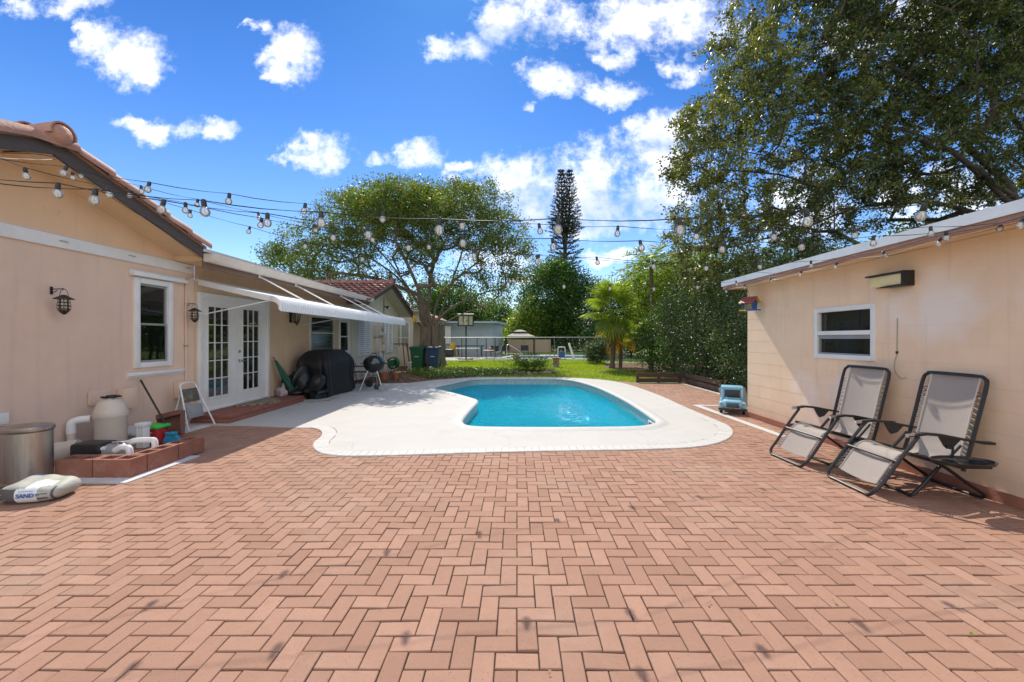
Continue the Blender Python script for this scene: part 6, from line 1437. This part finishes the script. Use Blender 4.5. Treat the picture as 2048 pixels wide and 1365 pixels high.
# ---- fan palm
def fan(seed, old=False):
    r2 = np.random.default_rng(seed); mb = MB(); n_ = 26; R_ = .78
    for k in range(n_):
        a = R(-130)+R(260)*k/(n_-1); ln = R_*(.82+.18*math.cos(a*.6))*r2.uniform(.88,1.06); w_ = .025; dr = .10+.05*r2.random()
        d = Vector((math.cos(a),math.sin(a),0)); s_ = Vector((-d.y,d.x,0)); pts = []
        for q in (0.05,.45,.75,1.0):
            dz = -dr*(q**2)*1.2-(.25*max(0,q-.6) if not old else .5*q); pts.append((d*ln*q+Vector((0,0,dz+.04*abs(math.sin(a)))), w_*(.35+1.3*q if q < .5 else (1.15 if q < .8 else .12))))
        vs = []
        for p,wq in pts: vs += [p-s_*wq, p+Vector((0,0,-wq*.55)), p+s_*wq]
        mb.add(vs, [(3*i+j,3*i+j+1,3*i+4+j,3*i+3+j) for i in range(3) for j in range(2)])
    me_o = mb.build('frond', M['palmold'] if old else M['palmleaf'], None, recalc=False, smooth_=False); me = me_o.data; bpy.data.objects.remove(me_o)
    a_ = me.attributes.new('tint','FLOAT','FACE'); a_.data.foreach_set('value', np.clip(r2.normal(.45,.18,len(me.polygons)),0,.9).astype(np.float32)); return me
FP = Vector((4.66,19.4,0)); palm = thing('fan_palm','fan palm with a slim trunk at the right end of the lawn','palm tree',tuple(FP))
tr_ = MB(); r2 = np.random.default_rng(61); tr_.tube([(FP.x+.06*math.sin(z*1.3)-.03,FP.y,z) for z in np.linspace(-.03,2.9,24)],[.19,.15,.13]+[.115+.012*((i%2)*2-1) for i in range(21)],12)
for k in range(70):
    z = r2.uniform(.5,2.8); a = r2.uniform(0,6.28); tr_.tube([(FP.x+.10*math.cos(a),FP.y+.10*math.sin(a),z),(FP.x+.17*math.cos(a),FP.y+.17*math.sin(a),z+.10)],[.03,.012],4)
tr_.build('trunk','palmbark',palm,ang=50)
fm = [fan(i) for i in range(3)]; fo = fan(9, True)
def frond(top, a, el, L_, mesh, parent, pw, s_=1.0):
    d = Vector((math.cos(a)*math.cos(el),math.sin(a)*math.cos(el),math.sin(el))); b = top; e = top+d*L_+Vector((0,0,-.12*L_))
    o = bpy.data.objects.new('frond', mesh); COL.objects.link(o); o.parent = parent
    x = (e-b).normalized(); sd = Vector((0,0,1)).cross(x).normalized(); up = x.cross(sd); m3 = Matrix((x,sd,up)).transposed()
    if el < 0: m3 = m3 @ Matrix.Rotation(R(25),3,'Y')
    o.matrix_local = Matrix.Translation(e-pw) @ (m3.to_4x4()) @ Matrix.Scale(s_,4)
    o['_w'] = tuple(e)
    st = MB().tube([b,b.lerp(e,.5)+Vector((0,0,.05)),e],[.014,.010,.007],4).build('leaf_stalk','limeleaf' if el>0 else 'palmold',parent)
    return o
for k in range(32):
    a = k*2.399+r2.normal(0,.15); q = k/32; el = R(86)-q*R(118)+r2.normal(0,.12); L_ = .55+.42*math.sin(math.pi*min(1,q+.25)); tp = FP+Vector((0,0,2.95-.55*q))
    frond(tp,a,el,L_,fm[k%3] if q < .90 else fo,palm,FP,1.12+.12*r2.normal())
for k in range(4): frond(FP+Vector((0,0,2.25)),k*1.6+.3,R(-60),.5,fo,palm,FP,.7)
# smaller palm behind, and feather palm tuft over the shrubs
FP2 = Vector((5.35,20.6,0)); palm2 = thing('fan_palm','young short fan palm half hidden behind the taller fan palm','palm tree',tuple(FP2))
MB().tube([(FP2.x,FP2.y,0),(FP2.x+.05,FP2.y,1.6)],[.10,.07],8).build('trunk','palmbark',palm2)
for k in range(15): frond(FP2+Vector((.05,0,1.6)),k*2.399,R(80)-k/15*R(110),.7,fm[k%3] if k < 12 else fo,palm2,FP2,.85)
def feather(c, n_, L_, label, h_, seed, m='limeleaf', nm='feather_palm'):
    t = thing(nm,label,'palm tree',tuple(c)); r3 = np.random.default_rng(seed); C_=[];td=[]
    MB().tube([tuple(c),(c[0],c[1],h_)],[.12,.08],8).build('trunk','palmbark',t); st = MB()
    for k in range(n_):
        a = k*2.399; el = R(75)-R(85)*k/n_; d0 = np.array([math.cos(a)*math.cos(el),math.sin(a)*math.cos(el),math.sin(el)]); pp=[]
        for s_ in np.linspace(.1,1,30):
            p = np.array([c[0],c[1],h_])+d0*L_*s_+np.array([0,0,-.55*L_*s_*s_]); pp.append(Vector(p)); sd = np.cross(d0,[0,0,1]); sd /= np.linalg.norm(sd)+1e-6
            for sg in (-1,1): C_.append(p); td.append((sd*sg+d0*.6+np.array([0,0,-.25]))*5)
        st.tube(pp[::4],.015,4)
    st.build('leaf_stalk',m,t); leaves('frond', C_, 0, M[m], t, L_*.26, .045, up=1, seed=seed, tip_dir=np.array(td))
feather((6.0,17.8,0),14,1.9,'feather palm tuft standing highest above the shrubs, left of the oak',4.7,70)
feather((7.6,17.0,0),12,1.7,'second feather palm tuft partly under the oak branches',4.3,71)

# ---- Norfolk pine with two tips
r2 = np.random.default_rng(80); NP = Vector((6.05,51.0,0)); pine = thing('norfolk_pine','tall narrow two tipped conifer beyond the gardens','conifer',tuple(NP))
tr_ = MB().tube([(NP.x,NP.y,0),(NP.x+.1,NP.y,14.0)],[.32,.2],8).tube([(NP.x+.1,NP.y,11.0),(NP.x-.25,NP.y,15),(NP.x-.35,NP.y,20.6)],[.2,.12,.03],7).tube([(NP.x+.1,NP.y,11.5),(NP.x+.55,NP.y,15),(NP.x+.6,NP.y,20.2)],[.18,.11,.03],7); tr_.build('trunk','oakbark',pine,ang=80)
bms = [MB(),MB(),MB()]; C_=[];td=[]
def whorl(cx,cy,z,L_,n_,ph,half=0,which=0):
    bm_ = bms[which]
    for k in range(n_):
        a = ph+2*math.pi*k/n_
        if half and math.cos(a)*half < -.35: continue
        l2 = L_*r2.uniform(.75,1.12); d0 = np.array([math.cos(a),math.sin(a),.28]); e_ = np.array([cx,cy,z])+d0*l2; bm_.tube([(cx,cy,z),tuple(e_)],[.035,.012],4,cap=False)
        for s_ in np.linspace(.25,1,max(4,int(l2*7))):
            p = np.array([cx,cy,z])+d0*l2*s_; 
            if r2.random() < .12: continue
            for _ in range(10): C_.append(p+r2.normal(0,.05,3)+d0*r2.uniform(-.04,.10)); td.append(d0*2.5+np.array([0,0,1.5]))
for z in np.arange(6.5,14.5,.62): whorl(NP.x+.1,NP.y,z,2.05-.03*(z-6.5)+.15*r2.normal(),9,r2.uniform(0,6))
for (bx_,sgn) in ((-1,-1),(1,1)):
    for z in np.arange(13.2,20.4,.42):
        q = (z-13.2)/7.2; cx_ = NP.x+(-.3-.05*q if sgn<0 else .5+.12*q); whorl(cx_,NP.y,z,(1.45*(1-q)**.8+.20),7,r2.uniform(0,6),0, 1 if sgn<0 else 2)
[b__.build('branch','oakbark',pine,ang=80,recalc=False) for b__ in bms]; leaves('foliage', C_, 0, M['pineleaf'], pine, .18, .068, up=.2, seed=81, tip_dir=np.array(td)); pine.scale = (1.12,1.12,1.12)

# ---- lawn blades, ground cover, litter
r2 = np.random.default_rng(90)
def scatter(n_, poly, z=0.0, clump=None):
    xs = [p[0] for p in poly]; ys = [p[1] for p in poly]; out = []
    pv = [Vector((p[0],p[1])) for p in poly]
    while len(out) < n_:
        p = (r2.uniform(min(xs),max(xs)), r2.uniform(min(ys),max(ys)))
        if inside(p, pv): out.append((p[0],p[1],z))
    return np.array(out)
lawnp = [(-1.6,15.2),(2.4,15.0),(3.9,13.6),(5.6,13.5),(5.5,18.5),(4.2,19.5),(5.4,24),(5.4,26.4),(-7,26.4),(-6,22),(-2.6,18.6),(-2.0,16.5)]
g_ = scatter(52000, lawnp, -.012); d = np.zeros((len(g_),3)); d[:,2] = 3.0; d[:,:2] = r2.normal(0,.6,(len(g_),2))
# patchy: shorter and yellower where worn
tc_ = .45+.35*np.sin(g_[:,0]*1.1+np.cos(g_[:,1]*.9)*2)*np.cos(g_[:,1]*.7+.6)
tag(leaves('grass', g_, 0, M['grass'], None, .07, .022, up=0, seed=91, tip_dir=d, tintc=tc_*.6+.2), kind='stuff')
cov_ = scatter(9000, [(-3.3,14.6),(-1.6,15.3),(-1.0,15.6),(.0,16.3),(-.3,18.0),(-2.6,19.2),(-5.2,19.0),(-4.6,16.8),(-3.9,15.6)], .01); cov_[:,2] += np.abs(r2.normal(0,.06,len(cov_)))
tag(leaves('ground_cover', cov_, 0, M['ivy'], None, .09, .06, up=1.2, seed=92), kind='stuff')
lit = np.vstack([scatter(2600, [(-6,12.9),(-3.6,13.2),(-2.9,14.2),(-1.6,15.2),(.5,15.4),(.5,16.5),(-2,17.5),(-6,19)], .005), scatter(500,[(4.0,17.5),(6,17.5),(6,20),(4,20)],.0), scatter(900,[(-1.9,15.4),(5,15.4),(5,18),(-1.9,18)],.03)])
tag(leaves('leaf_litter', lit, 0, M['litter'], None, .065, .035, up=2.5, seed=93), kind='stuff')
for k,(px_,py_,lab) in enumerate([(1803,1072,'small tan fallen leaf lying on the bricks in front of the tray chair'),(1415,1209,'pale curled leaf on the bricks, lower middle right'),(1669,1208,'pale green bud lying in a brick joint, lower right'),(1048,898,'tiny dark leaf on the white brick border near the middle'),(776,943,'brown dead leaf on the bricks just below the deck rim'),(1943,1277,'green weed sprout in a joint near the lower right corner'),(1095,1350,'curled brown leaf at the bottom edge'),(1179,1038,'white crumb of petal on a brick, middle right')]):
    p = gp(px_,py_); o = leaves('fallen_leaf', [p+Vector((.01*a,.008*a,.012)) for a in range(2)], 0, M['litter'] if 'green' not in lab else M['grass'], None, .024, .014, up=1, seed=100+k); tag(o, lab, 'leaf')

# =================================================================== BEYOND THE LAWN
# chain-link fence
fn = thing('chain_link_fence','low chain link fence with pipe rail across the far lawn','fence',(-1,23.4,0)); FY = 23.4
for X in (-9.2,-5.5,-1.35,2.2,5.9,9.5): MB().tube([(X,FY,0),(X,FY,1.54)],.022,7).lathe([(.03,1.54),(.03,1.57),(0,1.59)],(X,FY,0),8).build('post','galv',fn)
MB().tube([(-9.3,FY-.01,1.515),(9.6,FY-.01,1.555)],.022,7).build('top_rail','galv',fn)
mb = MB(); s_ = .13; x = -9.2
while x < 9.4:
    for sg in (-1,1):
        a = Vector((x,FY+.012*sg,.04)); b = Vector((x+sg*1.44,FY+.012*sg,1.50)); mb.tube([a,b],.0011,3,cap=False)
    x += s_
mb.build('wire_mesh','galv',fn,smooth_=False)
# neighbour's blue grey building
nb = thing('neighbour_house','low blue grey neighbouring building with flat eaves behind the fence','house',(-5,35,0))
mb = MB(); mb.add([(-10.5,34.6,0),(-2.15,34.6,0),(-2.15,34.6,2.75),(-10.5,34.6,2.75),(-1.4,38.5,0),(-1.4,38.5,2.75)],[(0,1,2,3),(1,4,5,2)]); mb.build('wall','greywall',nb,smooth_=False)
mb = MB(); mb.prism([(-11,33.9),(-1.7,33.9),(-.9,39),(-11,39)],'z',2.78,2.95); mb.build('roof',mat('blue grey eave',(.36,.42,.46),.6),nb,smooth_=False)
MB().prism([(-9.3,2.95),(-6.0,2.95),(-7.0,3.45),(-9.3,3.5)],'y',30.9,36).build('tiled_gable','darktile',nb,smooth_=False)
mb = MB()
for (x0,x1,z0,z1) in ((-6.75,-6.30,1.1,2.55),(-6.22,-5.70,1.0,2.55)): mb.bbox((x0,34.3,z0),(x1,34.58,z1),.02)
mb.build('storage_cabinet','white',nb); MB().box((-7.3,34.5,0),(-6.85,34.58,2.2)).build('door','white',nb)
# basketball hoop
v = dp(932,719,28); hx_ = v.x; t = thing('basketball_hoop','portable basketball hoop on a black pole beyond the fence','basketball hoop',(hx_,28,0))
MB().tube([(hx_,28,0.05),(hx_,28,2.85)],.05,8).build('pole','black',t); MB().bbox((hx_-.55,27.9,.0),(hx_+.45,28.7,.09),.03).build('base','blackplastic',t)
mb = MB()
for lo, hi in (((-.56,2.34),(-.49,3.12)),((.49,2.34),(.56,3.12)),((-.49,3.06),(.49,3.12)),((-.49,2.34),(.49,2.41)),((-.20,2.41),(-.155,3.06)),((.155,2.41),(.20,3.06))): mb.box((hx_+lo[0],27.78,lo[1]),(hx_+hi[0],27.84,hi[1]))
mb.build('backboard_frame','black',t); MB().box((hx_-.5,27.85,2.38),(hx_+.5,27.86,3.09)).build('backboard',mat('cream backboard',(.66,.64,.52),.5,var=.03),t); MB().tube([(hx_-.57,27.8,3.17),(hx_+.57,27.8,3.17)],.03,6).build('top_pad','beigeplastic',t)
MB().tube([(hx_+.21*math.cos(a),27.5+.21*math.sin(a),2.72) for a in [2*math.pi*k/18 for k in range(18)]],.016,6,closed=True).tube([(hx_,27.72,2.72),(hx_,27.8,2.72)],.04,6).build('rim','black',t)
mb = MB()
for k in range(12): a = 2*math.pi*k/12; mb.tube([(hx_+.21*math.cos(a),27.5+.21*math.sin(a),2.71),(hx_+.12*math.cos(a+.5),27.5+.12*math.sin(a+.5),2.4)],.006,3)
mb.build('net','pvc',t)
# patio things
def ftable(cx, cy, w_, m, label, h_=.72):
    t = thing('folding_table',label,'table',(cx,cy,0),'tables on the neighbour patio'); MB().bbox((cx-w_/2,cy-.35,h_-.03),(cx+w_/2,cy+.35,h_),.008).build('table_top',m,t)
    for s_ in (-1,1): MB().tube([(cx+s_*w_*.42-.16,cy-.3,0),(cx+s_*w_*.42+.16,cy-.3,h_-.03)],.014,5).tube([(cx+s_*w_*.42+.16,cy-.3,0),(cx+s_*w_*.42-.16,cy-.3,h_-.03)],.014,5).build('leg','galv',t)
    return t
ftable(-3.75,30.3,1.8,'beigeplastic','pale folding table behind the basketball pole',.74); ftable(-2.1,29.8,.8,'beigeplastic','small pale folding table with the orange ball on it',.6)
t = MB().lathe([(0,-.11),(.078,-.078),(.11,0),(.078,.078),(0,.11)],(-2.0,29.8,.72),16); tag(t.build('ball','orange'),'orange ball resting on the small folding table','ball')
t = thing('dark_table','long dark patio table against the blue grey wall','table',(-3.6,32.5,0),'tables on the neighbour patio'); MB().box((-5.0,32.1,.84),(-2.7,33.0,.90)).build('table_top','blackplastic',t)
for X in (-4.8,-2.9): MB().box((X-.03,32.2,0),(X+.03,32.9,.84)).build('leg','black',t)
t = thing('trampoline_frame','dark poles of a netted play frame with white tips behind the folding tables','play frame',(-3.6,31,0))
for X in (-5.6,-4.3,-3.1,-2.4,-1.7): MB().tube([(X,31.0,0),(X,31.0,1.5)],.03,6).build('pole','black',t)
mb = MB().box((-1.6,29.9,.42),(-1.25,30.4,.46),rot=Matrix.Rotation(R(-5),3,'Y')); mb.box((-1.32,29.9,.42),(-1.27,30.4,1.25),rot=Matrix.Rotation(R(18),3,'Y'),org=(-1.3,30,.42)); mb.tube([(-1.55,29.95,0),(-1.35,29.95,.44)],.02,5).tube([(-1.2,29.95,0),(-1.4,29.95,.44)],.02,5); tag(mb.build('patio_chair','grey'),'dark reclining patio chair right of the orange ball','chair')
MB_ = MB().bbox((-5.95,31.4,0),(-5.05,32.0,.62),.04); tag(MB_.build('storage_bench','blackplastic'),'black storage box under the white cabinets','storage box')
t = MB().lathe([(.30,0),(.30,.7),(.22,1.1),(0,1.15)],(-5.35,33.2,0),14); tag(t.build('play_slide','yellow'),'yellow plastic toy against the blue grey wall','toy')
# gazebo
gx, gy = .28, 38; t = thing('gazebo','beige two tier garden gazebo beyond the fence','gazebo',(gx,gy,0))
def pyr(mb, c, w0, w1, z0, z1): 
    q0 = [(c[0]+a*w0,c[1]+b*w0,z0) for a,b in ((-1,-1),(1,-1),(1,1),(-1,1))]; q1 = [(c[0]+a*w1,c[1]+b*w1,z1) for a,b in ((-1,-1),(1,-1),(1,1),(-1,1))]; mb.add(q0+q1,[(k,(k+1)%4,(k+1)%4+4,k+4) for k in range(4)]+[(4,5,6,7)])
mb = MB(); pyr(mb,(gx,gy),1.42,.60,1.66,1.98); pyr(mb,(gx,gy),.66,.18,2.12,2.30); mb.build('canopy','gazebo',t,smooth_=False); mb = MB(); pyr(mb,(gx,gy),.56,.56,1.98,2.12); pyr(mb,(gx,gy),1.38,1.38,1.50,1.655); mb.build('vent_band','blackplastic',t,smooth_=False)
for a,b in ((-1,-1),(1,-1),(1,1),(-1,1)): MB().tube([(gx+a*1.35,gy+b*1.35,0),(gx+a*1.35,gy+b*1.35,1.6)],.045,6).build('post','black',t)
t = thing('board_fence','tan board fence behind the gazebo','fence',(1.2,42,0)); MB().box((-.9,42,0),(3.5,42.06,1.35)).build('panel','tanwall',t); MB().box((-.95,41.95,0),(-.85,42.1,1.42)).build('post','tanwall',t); MB().box((3.45,41.95,0),(3.55,42.1,1.42)).build('post','tanwall',t)
t = thing('pool_rail','chrome grab rail at the neighbour pool','handrail',(-.6,33,0)); MB().tube([(-.85,33,0),(-.85,33,.85),(-.6,33,.92),(.3,33,.35),(.35,33,0)],.03,6,sub=3).build('rail','chrome',t)
t = thing('pool_ladder','white plastic pool ladder standing on the far lawn edge','pool ladder',(3.2,29,0))
MB().tube([(2.95,28.6,0),(2.95,28.6,.75),(3.05,28.6,.85),(3.35,28.6,.85),(3.45,28.6,.75),(3.45,28.6,0)],.04,6,sub=2).build('side_rail','pvc',t); MB().box((3.0,28.5,.1),(3.42,28.7,.55)).build('step','inkblue',t)
v = gp(1112,735); t = thing('brick_pedestal','small brick and stone pedestal right of the spiky bush','pedestal',tuple(v)); mb = MB()
for k in range(5): mb.bbox((v.x-.16+.02*(k%2),v.y-.12,.09*k),(v.x+.16-.02*(k%2),v.y+.14,.09*k+.085),.012)
mb.build('brickwork','stone',t); MB().bbox((v.x-.22,v.y-.18,.452),(v.x+.24,v.y+.2,.50),.015).build('slab','terracotta',t)
t = MB().lathe([(.17,0),(.22,.12),(.22,.32),(.17,.42),(0,.42)],(-.05,26.8,0),12); tag(t.build('small_barrel','tanwall'),'small tan tub on the lawn left of the spiky bush','tub')
t = MB().bbox((4.0,29.9,-.02),(4.16,29.96,1.15),.03,rot=Matrix.Rotation(R(-18),3,'Y')); tag(t.build('leaning_board','inkwhite'),'pale plank leaning under the dark broad tree','plank')
for X,Y,lab in ((-1.9,33.5,'dark patio seat left of the grab rail'),(-1.0,34.5,'dark patio seat under the left side of the gazebo'),(.7,36,'dark patio seat under the middle of the gazebo')):
    t = thing('patio_chair',lab,'chair',(X,Y,0),'patio seats round the neighbour pool'); MB().box((X-.35,Y-.3,.36),(X+.35,Y+.3,.42)).build('seat','inkgrey',t); MB().box((X-.35,Y+.27,.42),(X+.35,Y+.32,.85)).build('backrest','black',t)
    for a in (-.3,.3): MB().box((X+a-.02,Y-.28,0),(X+a+.02,Y+.28,.36)).build('leg','black',t)

for o in list(bpy.data.objects):
    if '_w' in o: del o['_w']
